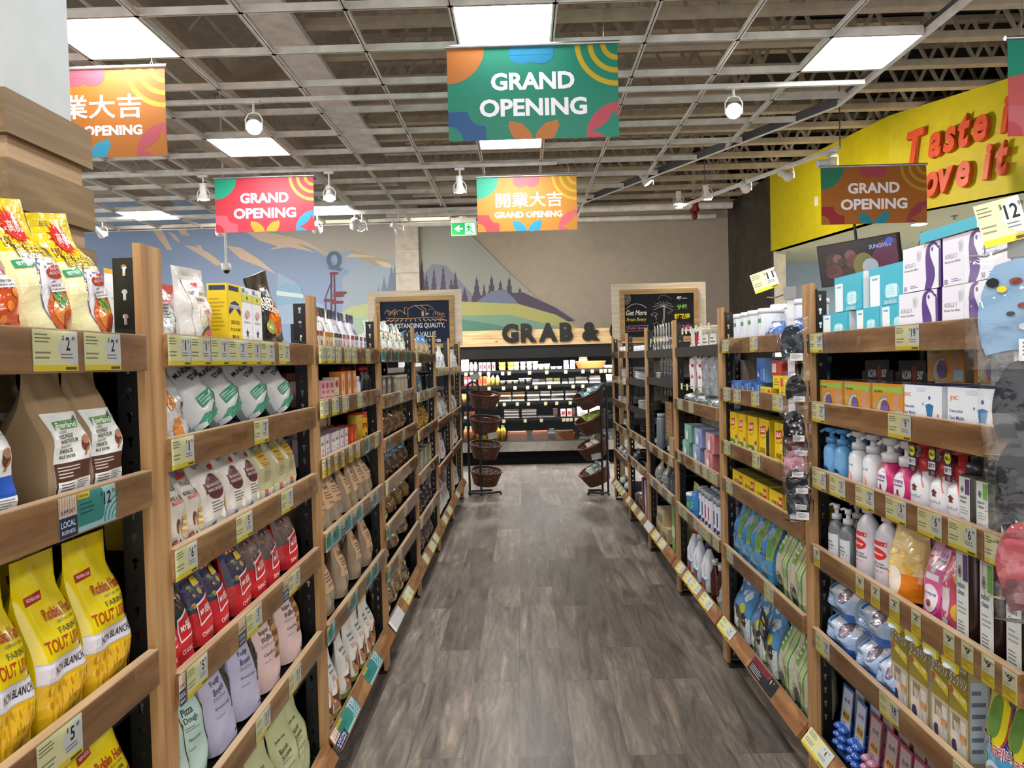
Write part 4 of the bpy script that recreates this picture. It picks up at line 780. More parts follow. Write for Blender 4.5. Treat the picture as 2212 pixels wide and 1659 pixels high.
def bread_art(k):
    a = Art(.135, .24); a.rect(-.5, .36, .5, 1, {'c': '23302c', 'h': '37304a', 's': '5a4a48'}[k]); a.rect(-.5, 0, .5, .36, 'c4262c')
    if k == 'c': rnd(a, 26, -.2, .5, .4, .78, ('b03a3a', '6a2a40', 'd8c0b0', '3a4a38'), .03, .07, 7)
    elif k == 'h':
        rnd(a, 44, -.45, .4, .45, .95, ('2c4a7a', '3a6a5a', '4a3468', 'b08a3a', '24304e'), .03, .09, 8)
        for q in range(6): a.poly([(-.2, .93), (-.42 + q * .07, .74), (-.42 + (q + 1) * .07, .74)], ('c23a34', 'e8e0d8')[q % 2])
        a.rect(-.1, .62, .2, .72, 'd8b83a'); a.rect(0, .72, .24, .8, 'b8342c')
    else: rnd(a, 36, -.42, .42, .42, .95, ('8a5a40', 'b8583a', '4a3448', 'c8a87a', '3a4438'), .03, .09, 9)
    a.poly([(-.3, .2), (.22, .24), (.34, .36), (.24, .5), (-.28, .44)], 'f0e4e2'); a.poly([(-.27, .22), (.2, .26), (.3, .36), (.22, .475), (-.25, .42)], 'c4262c'); a.text('MY', -.13, .335, .06, 'f4eceb', .18, bold=.03, rot=3); a.text('BREADY', .1, .35, .09, 'f4eceb', .26, bold=.02, rot=3)
    a.text({'c': 'CLASSIC', 'h': 'CHIPOTLE', 's': 'SPICY'}[k], -.05, .1, .05, 'f2dcdc', .5); a.lines(.28, .06, .44, .16, 3, 'e8a0a0'); return a
for k, us, nm in (('c', (388, 424), 'dark green pizza kit pouch, red bottom'), ('h', (466, 500, 546), 'purple pizza kit pouch, red bottom'), ('s', (580, 609, 648), 'brown pizza kit pouch, red bottom')):
    row('L2', 3, bagp('bread_mix_pouch', .135, .245, .07, bread_art(k), 'c4262c', 'pouchm', .12, .95, .003, seed=51 + ord(k), back='8a2a2c'), .07, nm, 'bread mix', us=us, z=1.02, lean=-.18, roll=-.06, jit=.05)
row('L2', 3, bagp('bread_mix_pouch', .135, .235, .07, bread_art('s'), 'c4262c', 'pouchm', .12, .95, .003, seed=59), .07, 'pizza kit pouch standing behind', 'bread mix', xs=(.3, .55, .8, 1.0), yd=.12, row='rear', jit=.08)
def dough_art(k):
    W = .165; a = Art(W, .3); bgc, t1, t2, t3 = {'m': ('b4cfc4', 'Pizza', 'Dough', 'Pâte à pizza'), 'l': ('b6b3cc', 'Fudge', 'Brownie', 'Brownie fudge'), 'p': ('d9bcb6', 'Belgian', 'Waffle', 'Gaufre'), 'g': ('b9bd8e', 'Biscuit', 'Scone', 'Biscuit scone')}[k]
    a.text('Stellar Eats', -.18, .74, .035, '44505a', .34, shear=.3); a.line([(-.38, .71), (.02, .715)], .008, '5a6470'); a.text(t1, -.2, .62, .06, '2a3038', .32, bold=.005); a.text(t2, -.18, .545, .06, '2a3038', .36, bold=.005); a.lines(-.38, .46, .0, .5, 2, '7a828a'); a.text(t3, -.18, .39, .035, '69727c', .36); a.lines(-.38, .3, -.05, .33, 1, '8a929a'); a.rect(.1, .06, .3, .075, '44444c')
    if k == 'm':
        a.ell(.48, .52, .2, .34, 'b0662e', 20, 90, 270); a.ell(.48, .52, .16, .29, 'c8a04a', 18, 90, 270); r = random.Random(3)
        for i in range(14): a.ell(.4 + r.uniform(-.06, .06), .52 + r.uniform(-.24, .24), .03, .02, r.choice(('a03020', '4a7a34', 'd8c070', '7a3020')), 7)
    elif k == 'l': a.poly([(.12, .28), (.4, .24), (.44, .74), (.34, .8), (.1, .72)], '3a2a24'); rnd(a, 16, .14, .3, .4, .72, ('2a1e1a', '4a362e', '241a16'), .03, .06, 3)
    elif k == 'p':
        for q in range(8): a.ell(.22, .3 + .06 * q, .2, .035, ('7a5230', 'b98a52')[q % 2], 12)
        a.ell(.22, .8, .14, .03, '3a2a3a', 10)
    else: a.ell(.34, .36, .12, .08, 'c9a868', 12); a.ell(.36, .48, .1, .07, 'b9965a', 12)
    return a, bgc
def dough(k, H, seed): a, c = dough_art(k); a.H = H; return bagp('dough_mix_pouch', .165, H, .075, a, c, 'pouchm', .1, .95, .0035, None, seed=seed, back=c, flare=1.04)
row('L2', 4, dough('m', .31, 61), .075, 'mint green pizza dough pouch', 'baking pouch', us=(402, 452), z=.72, lean=-.12, jit=.06); row('L2', 4, dough('l', .31, 62), .075, 'lavender brownie mix pouch', 'baking pouch', us=(512, 562), z=.72, lean=-.1, jit=.08); row('L2', 4, dough('p', .31, 63), .075, 'pale pink waffle mix pouch', 'baking pouch', us=(607, 652), z=.72, lean=-.1, jit=.06)
row('L2', 4, dough('l', .3, 64), .075, 'lavender brownie mix pouch standing behind', 'baking pouch', xs=(.42, .66), yd=.11, row='rear', jit=.1)
row('L2', 5, dough('g', .3, 65), .075, 'sage green scone mix pouch', 'baking pouch', us=(612, 652, 690), z=.3, lean=-.1, roll=-.12, jit=.06); row('L2', 5, dough('p', .26, 66), .075, 'pale pink mix pouch', 'baking pouch', us=(560,), z=.3, lean=-.1); row('L2', 5, dough('g', .3, 67), .075, 'sage green scone mix pouch behind', 'baking pouch', xs=(.62, .8, 1.02), yd=.12, row='rear', jit=.08)
# ---- baking powder bay
def can_art(k):
    a = Art(.06, .1); c1, c2 = {'r': ('d8cfc4', '8a2028'), 'o': ('d8c898', 'b8742a'), 'k': ('dcdcdc', '222428'), 'a': ('e2e2e4', 'b02838'), 'b': ('dfe2ea', '2a3478')}[k]; a.rect(-.5, 0, .5, 1, c1, 4, 3); a.rect(-.5, .8, .5, 1, c2, 4, 1)
    if k == 'k':
        for q in range(5): a.line([(-.4 + q * .2, .1), (-.3 + q * .2, .7)], .08, '1c1e22')
    elif k == 'a': a.poly([(-.3, .15), (0, .75), (.3, .15), (.12, .15), (0, .45), (-.12, .15)], 'b02838')
    elif k == 'b': a.rect(-.5, .1, .5, .45, '2a3478', 4, 1); a.ell(0, .62, .2, .1, '7a86b8', 10)
    else: a.ell(0, .5, .22, .14, c2, 10); a.rect(-.3, .12, .3, .3, c2, 1, 1)
    return a
SM = {k: boxp('baking_ingredient_packet', .062, .1, .045, can_art(k), {'r': 'd8cfc4', 'o': 'd8c898', 'k': 'dcdcdc', 'a': 'e2e2e4', 'b': 'dfe2ea'}[k], mat='gloss') for k in 'rokab'}
NM = {'r': 'red and cream', 'o': 'amber and cream', 'k': 'black and white striped', 'a': 'white and red', 'b': 'white and navy'}
for k, us in (('r', (691, 701)), ('o', (714, 723)), ('k', (733, 741)), ('a', (750, 759, 767)), ('b', (776, 785, 794))):
    xs = row('L3', 0, SM[k], .045, NM[k] + ' small packet', 'packet', us=us, z=1.72, jit=.03)
for k, us, dz in (('a', (690, 698, 707), .0), ('k', (700, 716, 730), 0), ('b', (738, 756, 770, 780), 0)):
    P_ = bagp('sugar_bag', .11 if k == 'b' else .085, .23, .06, (lambda A: (setattr(A, 'H', .23), setattr(A, 'W', .1), A)[2])(can_art(k)), {'r': 'd8cfc4', 'o': 'd8c898', 'k': 'dcdcdc', 'a': 'dfe0e4', 'b': 'd4d7e2'}[k], 'film', .6, .96, .003, seed=70 + ord(k), bulge=4)
    row('L3', 0, P_, .06, NM[k] + ' tall bag', 'bag', us=us, z=1.72, yd=.09, row='rear', jit=.05)
row('L3', 0, bagp('yellow_sugar_bag', .13, .2, .06, None, 'dba52a', 'film', .5, .95, .004, seed=76), .06, 'orange yellow bag', 'bag', us=(790,), z=1.72, yd=.1, row='rear')
a = Art(.07, .11); a.rect(-.5, 0, .5, 1, 'd9a6a8', 3, 3); a.ell(0, .8, .3, .12, 'b04a5a', 10); a.text('YUM', 0, .55, .14, 'a83a50', .6); a.lines(-.4, .12, .4, .4, 3, 'a85a68')
PB = boxp('pudding_box', .07, .11, .05, a, 'd3a0a4'); row('L3', 1, PB, .05, 'pink pudding mix carton', 'box', us=(704, 713, 722), z=1.5, back=1); a = Art(.08, .12); a.rect(-.5, 0, .5, 1, 'd9c9a8', 3, 3); a.ell(0, .75, .36, .14, 'a83a40', 10); a.lines(-.4, .15, .4, .45, 3, '8a5a4a')
row('L3', 1, boxp('pudding_box', .08, .12, .05, a, 'd2c2a2'), .05, 'cream pudding mix carton', 'box', us=(734,), z=1.5); a = Art(.075, .145); a.rect(-.5, 0, .5, 1, 'd9823a', 3, 3); a.rect(-.36, .12, .36, .92, 'e6c0a0', 3, 3); a.ring(0, .55, .2, .2, .05, 'd9663a'); a.ring(0, .55, .1, .12, .04, 'a86a8a')
row('L3', 1, boxp('gelatin_box', .075, .145, .05, a, 'd47a30'), .05, 'orange carton with looped rings', 'box', us=(748, 760, 772), z=1.5); row('L3', 1, boxp('gelatin_box', .14, .145, .05, None, '6a3a20'), .05, 'dark orange carton lying behind', 'box', xs=(.18, .34), yd=.14, row='rear')
def jar(nm, prof, col, cc, cn='lid', cap=None, art=None, sqz=1, mat='plastic', n=16): return bottlep(nm, prof, art, col, mat, sqz, 0, cap or (lambda b, c: b.lathe([(prof[-1][0] * 1.08, prof[-1][1]), (prof[-1][0] * 1.08, prof[-1][1] + .025)], n, c)), cc, cn, n=n)
SY = jar('syrup_bottle', [(.032, 0), (.034, .01), (.034, .085), (.026, .11), (.017, .13), (.017, .14)], '17100e', 'a31a1c', 'cap'); row('L3', 1, SY, .068, 'dark syrup bottle with red cap', 'bottle', us=(797, 806), z=1.5, back=1)
row('L3', 1, jar('powder_jar', [(.035, 0), (.036, .01), (.036, .08), (.03, .09)], 'd8d8da', 'd0d0d4'), .07, 'white powder jar', 'jar', us=(693, 783), z=1.5)
a = Art(.062, .115); a.rect(-.5, 0, .5, 1, 'dedadb', 3, 3); a.text('KoKo', 0, .72, .12, '3a3438', .6); rnd(a, 9, -.4, .12, .4, .5, ('b04a6a', '5a5458', 'c87a8a'), .06, .1, 2); a.rect(-.5, 0, .5, .12, 'c8a030', 3, 1); WB = boxp('cookie_mix_box', .062, .115, .09, a, 'd8d2d4', 'c8b2ba', '8a6a74'); row('L3', 2, WB, .09, 'white carton with pink sketch print', 'box', us=(694, 704, 715, 725, 735, 744, 754), z=1.3, back=1, jit=.01)
a = Art(.06, .11); a.rect(-.5, 0, .5, 1, 'c8442a', 3, 3); a.ell(0, .5, .3, .3, 'd96a3a', 12); row('L3', 2, boxp('gelatin_packet', .06, .11, .09, a, 'c8442a'), .09, 'red orange small carton', 'box', us=(765, 774), z=1.3, back=1)
a = Art(.2, .19); a.rect(-.5, 0, .5, 1, 'dcd9da', 6, 3); a.rect(-.5, .28, .5, .5, '4a2450', 6, 1); a.ell(-.1, .4, .06, .06, 'dcd0dc', 10); a.rect(-.5, 0, .5, .18, 'b83a30', 6, 1)
for q in range(4): a.ell(.18 + .07 * (q % 2), .6 + .09 * q, .05, .06, '5a3a60', 8); a.line([(.2, .5), (.24, .9)], .015, '5a3a60')
row('L3', 2, boxp('coconut_milk_tin', .2, .19, .13, a, 'd8d4d6', 'cfc8cc', '5a2a50', 'gloss'), .13, 'large white tin with plum branch', 'tin', xs=(.24, .45, .66), yd=.14, row='rear', jit=.01)
a = Art(.1, .15); a.rect(-.5, .0, .5, .86, 'd9b02a', 8, 4); a.text("FRY'S", 0, .58, .2, 'b02a20', .74, bold=.04); a.rect(-.5, .86, .5, .97, 'b8281e', 8, 1); rnd(a, 8, -.4, .08, .4, .3, ('4a2418', '5a3020'), .08, .12, 4)
row('L3', 2, bottlep('cocoa_can', [(.05, 0), (.051, .004), (.051, .14), (.05, .148)], a, 'd9b02a', 'plastic', 1, 0, lambda b, c: b.lathe([(.0525, .148), (.0525, .16)], 20, c), 'b8281e', 'lid', label='label'), .1, 'yellow cocoa can with red lid', 'can', us=(798,), z=1.3)
def kraft(W, H, seed, green=False):
    a = Art(W, H); a.rect(-.42, .34, .42, .94, 'd2ab84' if not green else 'd2ab84'); a.ell(-.15, .86, .06, .035, 'b8443a', 9); a.text('Cono', -.02, .72, .07, '4a382c', .42, bold=.02, shear=.3); a.lines(-.3, .5, .3, .64, 3, '6a5240'); a.text('Organic', 0, .44, .04, '5a4636', .4); a.ell(.32, .38, .05, .028, '3a3a34', 9)
    a.rect(-.16, .1, .22, .33, '8f8874'); rnd(a, 18, -.14, .12, .2, .31, ('7a7462', 'a49c86', '6a6454'), .025, .04, seed)
    if green: a.rect(.14, .36, .42, .6, '4a5a48'); rnd(a, 8, .16, .38, .4, .58, ('7a8a70', '3a4a3a'), .03, .05, 3)
    return bagp('kraft_pouch', W, H, .085, a, 'a08a72', 'pouchm', .12, .93, .003, None, seed=seed, back='957f68', part='label')
row('L3', 3, kraft(.135, .245, 81), .085, 'kraft grain pouch with tan label', 'pouch', us=(700, 724, 742, 766, 778, 794, 806), z=1.05, jit=.1, lean=-.1); row('L3', 3, kraft(.13, .235, 82), .085, 'kraft grain pouch standing behind', 'pouch', xs=(.2, .42, .6, .85, 1.05), yd=.12, row='rear', jit=.1)
row('L3', 4, kraft(.15, .275, 83), .085, 'kraft grain pouch with tan label', 'pouch', us=(706, 728, 756, 786, 808), z=.72, jit=.1, lean=-.08); row('L3', 4, kraft(.14, .28, 84, True), .085, 'kraft grain pouch with green photo', 'pouch', xs=(.36, .72, .98), yd=.11, row='rear', jit=.1)
def nut_art(c):
    a = Art(.13, .3); a.rect(-.5, 0, .5, 1, 'dcdad2'); a.text('inno', -.1, .74, .06, '3a4240', .4, bold=.02); a.text('foods', -.06, .66, .04, '3a4240', .36); a.lines(-.25, .52, .2, .6, 3, 'b85a48'); a.ell(-.2, .46, .08, .035, 'd8d2c0', 9); a.poly([(0, .44), (.1, .54), (.2, .46), (.36, .56), (.5, .48), (.5, .3), (-.2, .3)], 'd07a24'); a.poly([(-.42, .34), (.4, .36), (.34, .12), (-.3, .1)], 'b07a54'); a.poly([(-.42, .34), (.02, .36), (-.06, .2)], '5a3222'); a.rect(.1, .12, .32, .34, '6a3a26'); a.rect(-.5, 0, .5, .08, '8a8a3a'); a.ell(.3, .06, .08, .03, '2a3444', 9); a.rect(-.5, .93, .5, 1, c); return a
row('L3', 5, bagp('nut_cluster_pouch', .13, .3, .075, nut_art('b02a22'), 'd8d6ce', 'pouchm', .1, .95, .004, 'b02a22', .06, seed=91), .075, 'white nut pouch with red top seal', 'pouch', us=(722, 738, 762), z=.3, jit=.07, lean=-.06); row('L3', 5, bagp('nut_cluster_pouch', .13, .3, .075, nut_art('d89a20'), 'd8d6ce', 'pouchm', .1, .95, .004, 'd89a20', .08, seed=92), .075, 'white nut pouch with yellow top seal', 'pouch', us=(780, 793, 804, 813), z=.3, jit=.07, lean=-.06)
# ---- dried mushroom bay
def clearbag(nm, W, H, D, cols, head=None, hh=.25, n=34, seed=1, r0=.05, r1=.1, lab=None, base='8a7458', mat='film', **k):
    a = Art(W, H); rnd(a, n, -.44, .06, .44, .8, cols, r0, r1, seed, 9)
    if head: a.rect(-.5, 1 - hh, .5, 1, head)
    if lab: a.rect(lab[0], lab[1], lab[2], lab[3], lab[4]); a.lines(lab[0] + .04, lab[1] + .03, lab[2] - .04, lab[3] - .03, 4, '6a6a66')
    return bagp(nm, W, H, D, a, base, mat, k.pop('edge', .3), k.pop('top', .9), k.pop('wr', .006), seed=seed, nx=10, nz=12, **k)
GREENW = clearbag('snack_pouch', .12, .22, .06, ('7aa05a', 'e8ece4', 'c8503a', '9ab88a', 'e8ece4'), 'dfe6dc', .3, 24, 101, base='dde3da'); TAN = clearbag('dried_food_bag', .12, .19, .07, ('c8a878', 'b89868', 'd8c0a0'), 'e0d8c0', .2, 24, 102, base='c9b088')
row('L4', 0, TAN, .07, 'tan dried food bag with clear top', 'bag', us=(828,), z=1.72, lean=-.1); row('L4', 0, GREENW, .06, 'white and green pouch, pointed top', 'pouch', us=(842, 855, 868, 880), z=1.72, lean=-.14, roll=-.1, jit=.1, back=1)
a = Art(.085, .13); a.rect(-.5, 0, .5, 1, '8a8078', 3, 3); a.rect(-.5, .7, .5, .9, 'b8b0a4', 3, 1); rnd(a, 8, -.3, .15, .3, .6, ('5a5048', 'a89a8a'), .08, .14, 3); row('L4', 1, boxp('tea_box', .085, .13, .06, a, '857c74', '6a625c'), .06, 'grey brown carton with pale band', 'box', us=(834, 846, 858), z=1.5)
row('L4', 1, jar('glass_jar', [(.032, 0), (.034, .01), (.034, .1), (.03, .115)], 'a89c84', 'c8c4b8'), .066, 'jar of pale dried goods', 'jar', us=(868, 876, 884), z=1.5, back=1)
BRN = clearbag('dried_mushroom_bag', .16, .2, .09, ('6a4a34', '7c5a40', '4a3324', '8a6a4c'), '4a7aa8', .34, 34, 103, base='5f4632'); row('L4', 2, BRN, .09, 'brown dried mushroom bag, blue header', 'mushroom bag', us=(836, 852, 868, 880), z=1.25, lean=-.3, roll=-.3, jit=.15, back=1, bdz=.02)
row('L4', 3, clearbag('dried_mushroom_bag', .14, .2, .08, ('5a4030', '7a6048', '3a2a20'), '5a94c8', .4, 30, 104, base='57402f'), .08, 'dark mushroom bag with sky blue top', 'mushroom bag', us=(836, 849, 862, 874, 885), z=1.02, lean=-.22, roll=-.2, jit=.1, back=1)
GRN = clearbag('bean_bag', .15, .19, .08, ('7a9a3a', '5a8a3a', 'c8cfae'), None, 0, 30, 105, base='a8b48a'); GLD = clearbag('dried_mushroom_bag', .15, .19, .085, ('8a6a3a', 'a8844a', '5a4428', '3a4a5a'), '3a6a9a', .2, 30, 106, base='7a5f38')
row('L4', 4, GRN, .08, 'clear bag of green beans, slumped', 'bean bag', us=(840,), z=.8, lean=-.3, roll=-.2); row('L4', 4, GLD, .085, 'golden dried mushroom bag', 'mushroom bag', us=(860, 876, 888), z=.8, lean=-.3, jit=.15, back=1); row('L4', 5, clearbag('dried_mushroom_bag', .16, .15, .1, ('a8916e', '8a7454', 'c4b08c', '6a5640'), None, 0, 40, 107, base='8f7a5c'), .1, 'clear bag of pale dried mushrooms', 'mushroom bag', us=(846, 866, 884), z=.58, lean=-.3, jit=.15)
row('L4', 5, clearbag('blue_snack_bag', .12, .19, .06, ('3a7ab8', '6aa8d8', 'e8d060'), None, 0, 16, 108, base='3f86c4'), .06, 'bright blue bag standing behind', 'bag', xs=(.85, 1.0, 1.12), yd=.12, row='rear', jit=.1)
SH = clearbag('shiitake_bag', .16, .2, .1, ('a8916a', '7c6546', 'd0bc92', '5a4832', 'b8a27c'), '3f72b0', .2, 60, 109, .04, .1, base='8a744f'); row('L4', 6, SH, .1, 'clear shiitake bag with blue header', 'mushroom bag', us=(848, 862, 875, 886), z=.3, lean=-.3, roll=-.1, jit=.12); row('L4', 6, SH, .1, 'clear shiitake bag laid on top', 'mushroom bag', xs=(.3, .55, .8, 1.05), yd=.09, dz=.1, lean=-.5, jit=.15, row='upper')
# ---- dried noodle bay
BLU = clearbag('dried_fish_bag', .15, .2, .08, ('c8b89a', 'a89878', 'ded2b8'), '4a8ac0', .4, 24, 111, base='b8a888'); row('L5', 0, BLU, .08, 'blue-topped bag of dried fish', 'bag', us=(902, 911, 920, 930), z=1.72, lean=-.2, roll=-.15, jit=.15)
row('L5', 1, clearbag('noodle_pouch', .12, .24, .05, ('d8c05a', 'c8aa40', '7a9ab0'), '3a6a90', .5, 18, 112, base='4a7490'), .05, 'tall steel blue pouch with yellow base', 'pouch', us=(904, 914), z=1.47, lean=-.2, roll=-.3, jit=.05); row('L5', 2, clearbag('noodle_bag', .15, .24, .08, ('b8862e', 'd0a04a', '8a6420', 'e0bc6a'), None, 0, 50, 113, lab=(-.1, .3, .3, .5, 'd8c068'), base='a87c30'), .08, 'golden noodle bag with yellow label', 'noodle bag', us=(908, 919, 930), z=1.2, lean=-.25, roll=-.1, jit=.1)
a = Art(.11, .18); a.rect(-.5, 0, .5, 1, 'b5ae96', 3, 3); a.lines(-.4, .12, .4, .8, 8, '8a8468'); row('L5', 3, boxp('noodle_box', .11, .18, .1, a, 'aaa38c', '9a937c', '4a4a34'), .1, 'beige noodle carton with fine print', 'box', us=(905, 914, 923, 932), z=.9, jit=.01)
row('L5', 3, clearbag('noodle_sleeve', .1, .17, .05, ('4a4a3a', '6a6a54'), None, 0, 12, 114, base='5a5844'), .05, 'dark green sleeve lying on cartons', 'pouch', xs=(.4, .6), dz=.185, lean=-1.2, row='upper'); row('L5', 4, clearbag('seaweed_bag', .1, .2, .06, ('2e2a2e', '4a444a', '8a7a86', 'b8a8b8'), None, 0, 26, 115, base='3c363c'), .06, 'dark seaweed bag with lilac marks', 'seaweed bag', us=(908, 915, 922, 929, 936), z=.6, lean=-.12, jit=.1); row('L5', 5, clearbag('fungus_bag', .14, .24, .08, ('4a3a34', '6a4a5a', '8a7464', '3a2a2a'), '6a2f62', .2, 34, 116, base='574640'), .08, 'dark fungus bag with purple header', 'mushroom bag', us=(912, 921, 930, 938), z=.32, lean=-.2, roll=-.1, jit=.12, back=1)
# ---- grain bay and end grain bay
PAP = bagp('grain_bag', .2, .26, .07, rnd(Art(.2, .26), 10, -.4, .1, .4, .5, ('5a6068', '3a3a44', '8a929a'), .03, .06, 5), 'cfd2d4', 'pouchm', .1, .9, .006, seed=121, nx=10, nz=12); row('L6', 0, PAP, .07, 'white grain bag with high folded top', 'grain bag', us=(949, 956, 963), z=1.6, lean=-.15, jit=.12)
put('L6', 0, bagp('foil_bag', .2, .2, .05, None, '9aa0a4', 'foil', .1, .9, .006, seed=122, nx=10, nz=12), .95, .02, 'silver bag lying flat at the front', 'bag', rx=-1.1, D=.05)
PRN = bagp('grain_bag', .18, .26, .1, Art(.18, .26).lines(-.4, .15, .4, .7, 9, '5a5458', 4).rect(-.3, .74, .2, .84, 'a83a4a'), 'bdbab6', 'film', .4, .9, .006, seed=123, nx=10, nz=12); row('L6', 1, PRN, .1, 'clear grain bag with dense black print', 'grain bag', us=(952, 962, 971), z=1.15, lean=-.2, jit=.12)
CHR = bagp('rice_bag', .24, .36, .12, rnd(Art(.24, .36), 9, -.38, .15, .38, .8, ('c04a68', 'd88a9a', '7a3040'), .05, .09, 7, 9), 'd0ccc8', 'pouchm', .4, .9, .006, seed=124, nx=10, nz=12); row('L6', 2, CHR, .12, 'white rice bag with pink cherry print', 'rice bag', us=(954, 965), z=.8, lean=-.12, jit=.1)
WRB = bagp('rice_bag', .26, .4, .12, Art(.26, .4).rect(-.2, .5, .3, .7, '8a3a58').lines(-.3, .2, .3, .42, 5, '3a3a44'), 'c8c4be', 'pouchm', .4, .9, .006, seed=125, nx=10, nz=12); row('L6', 3, WRB, .12, 'large white rice sack leaning back', 'rice bag', us=(958, 966, 973), z=.4, lean=-.25, roll=-.15, jit=.1)
row('L7', 0, PAP, .07, 'white grain bag with flared top', 'grain bag', us=(984, 990), z=1.6, lean=-.1, jit=.1); row('L7', 1, PRN, .1, 'clear grain bag with black print', 'grain bag', us=(980, 986, 991), z=1.15, lean=-.2, jit=.1); row('L7', 2, CHR, .12, 'white rice bag with pink fruit print', 'rice bag', us=(983, 990), z=.8, lean=-.1); row('L7', 3, WRB, .12, 'large white rice sack, rounded', 'rice bag', us=(984, 991, 996), z=.4, lean=-.2, jit=.1)
# ================================================================ household side of the aisle
def primed(flip=0):
    a = Art(.21, .1); A_, W_c = '3aa9bd', 'dfe5e8'; s = -1 if flip else 1
    a.rect(-.5, 0, .5, 1, A_); a.rect(-.5, 0, -.2, 1, W_c); a.text('PRI-MED', -.35, .88, .07, '3a8ab8', .18); a.ring(.14, .42, .2, .24, .015, 'bfe6ec'); a.rect(-.02, .22, .3, .62, 'c4e8ee'); a.lines(.0, .28, .28, .58, 5, '9fd4de', 3); a.text('FLUID RESISTANT', .1, .11, .06, 'e6f4f6', .34); a.text('EARLOOP MASKS', .1, .05, .05, 'e6f4f6', .36); return a
PM = boxp('face_mask_box', .23, .105, .12, primed(), '3aa9bd', 'dfe5e8', '3aa9bd'); PMX = [bayx(BAYS['R1'], u, z=1.7) for u in (1798, 1868, 1924)]
row('R1', 0, PM, .12, 'aqua face mask box with white end', 'mask box', xs=PMX, z=1.7, jit=.02); row('R1', 0, boxp('face_mask_box', .23, .125, .12, primed(), '3aa9bd', 'dfe5e8', '3aa9bd'), .12, 'aqua face mask box stacked on another', 'mask box', xs=[bayx(BAYS['R1'], u, z=1.8) for u in (1826, 1905)], dz=.107, row='upper', jit=.02)
def adelle():
    a = Art(.235, .13); a.rect(-.5, 0, .5, 1, 'dfdde6'); P = '54307c'
    a.poly([(.1, .0), (.145, .22), (.13, .48), (.124, .7), (.145, .88), (.19, .96), (.26, 1), (.36, 1), (.41, .96), (.44, .9), (.49, .88), (.485, .83), (.44, .84), (.4, .9), (.35, .945), (.3, .945), (.25, .9), (.235, .83), (.245, .72), (.3, .58), (.36, .42), (.37, .26), (.33, .12), (.27, 0)], P); a.ell(.3, .85, .022, .045, P, 9); a.rect(.465, 0, .5, .83, P)
    a.text('ADELLE 3', -.3, .6, .09, '8a8796', .3, bold=.0); a.text('Earloop Face Masks', -.26, .48, .06, '77748a', .38); a.text('50', -.43, .08, .1, '54307c', .08); a.poly([(-.12, .86), (-.02, .9), (.02, .8), (-.02, .66), (-.1, .64)], 'c9c7d0'); a.lines(-.1, .68, -.02, .84, 4, 'a8a6b4'); a.lines(-.3, .06, -.05, .14, 2, '8a6aa8'); return a
AD = boxp('face_mask_box', .235, .13, .12, adelle(), 'dfdde6', '54307c', 'd4d2dc'); row('R1', 0, AD, .12, 'white mask box with purple bird emblem', 'mask box', us=(1976, 2070, 2178), z=1.7, jit=.015); row('R1', 0, AD, .12, 'white purple-bird mask box stacked on another', 'mask box', us=(1980, 2072, 2176), z=1.82, dz=.132, row='upper', jit=.015)
put('R1', 0, boxp('face_mask_box', .26, .03, .14, None, '3aa9bd', 'dfe5e8', '2f9fb6'), bayx(BAYS['R1'], 2040, z=1.9), .01, 'flat aqua box on purple-bird boxes', 'mask box', dz=.265, D=.14, row='upper')
def kids():
    a = Art(.19, .11); a.rect(-.5, 0, .5, 1, 'c8862c'); a.rect(-.5, .84, .5, 1, '8fb04a'); a.text('KIDS MASK', -.3, .86, .07, '5a2a1a', .3)
    for q, c in enumerate(('6a9a8a', 'd8b0a0', 'e0c060', 'd8a0c0')): a.ring(-.06, .3, .34 - .05 * q, .44 - .06 * q, .04, c, 80, 230)
    a.ell(-.08, .36, .14, .26, '5c4a8c', 14); a.ell(.36, .5, .2, .34, 'b98a6a', 16, 70, 290); a.rect(.24, .06, .5, .34, '9ac0d0'); return a
KD_ = boxp('childrens_mask_box', .2, .12, .13, kids(), 'c8862c', 'a8967a', '5a5a52', 'gloss'); row('R1', 1, KD_, .13, 'orange mask box with striped rainbow', 'mask box', us=(1786, 1846, 1912), z=1.46, jit=.01)
def jnc():
    a = Art(.21, .115); a.rect(-.5, 0, .5, 1, 'd3d8de'); a.text('JNC', -.36, .8, .13, 'd07a34', .18, bold=.02); a.text('Disposable', -.32, .5, .09, '3a5590', .28, bold=.01); a.text('Face Masks', -.31, .35, .09, '3a5590', .3, bold=.01); a.poly([(.14, .3), (.1, .58), (.2, .62), (.3, .58), (.26, .3), (.2, .22)], '2a6a9c'); a.rect(.1, .22, .3, .3, 'a8a860'); a.ell(.2, .76, .03, .05, '4a5aa0', 9); a.ell(.04, .6, .02, .04, '5aa06a', 8); a.ell(.4, .34, .025, .05, 'd07a44', 8); a.rect(-.12, .9, .1, 1, 'bfc8d2'); a.lines(-.4, .08, -.1, .14, 1, '55606c'); return a
sj = Art(.13, .115).rect(-.3, .7, .3, .78, '3a5590').lines(-.3, .15, .3, .6, 6, '7a8aa8'); JN = boxp('face_mask_box', .21, .122, .13, jnc(), 'd3d8de', 'c9ced6', '22346a', sart=sj); row('R1', 1, JN, .13, 'white mask box with blue top', 'mask box', us=(1984, 2090), z=1.46, jit=.01); put('R1', 1, JN, bayx(BAYS['R1'], 2196, z=1.46), .02, 'white mask box behind hanging bags', 'mask box', D=.13)
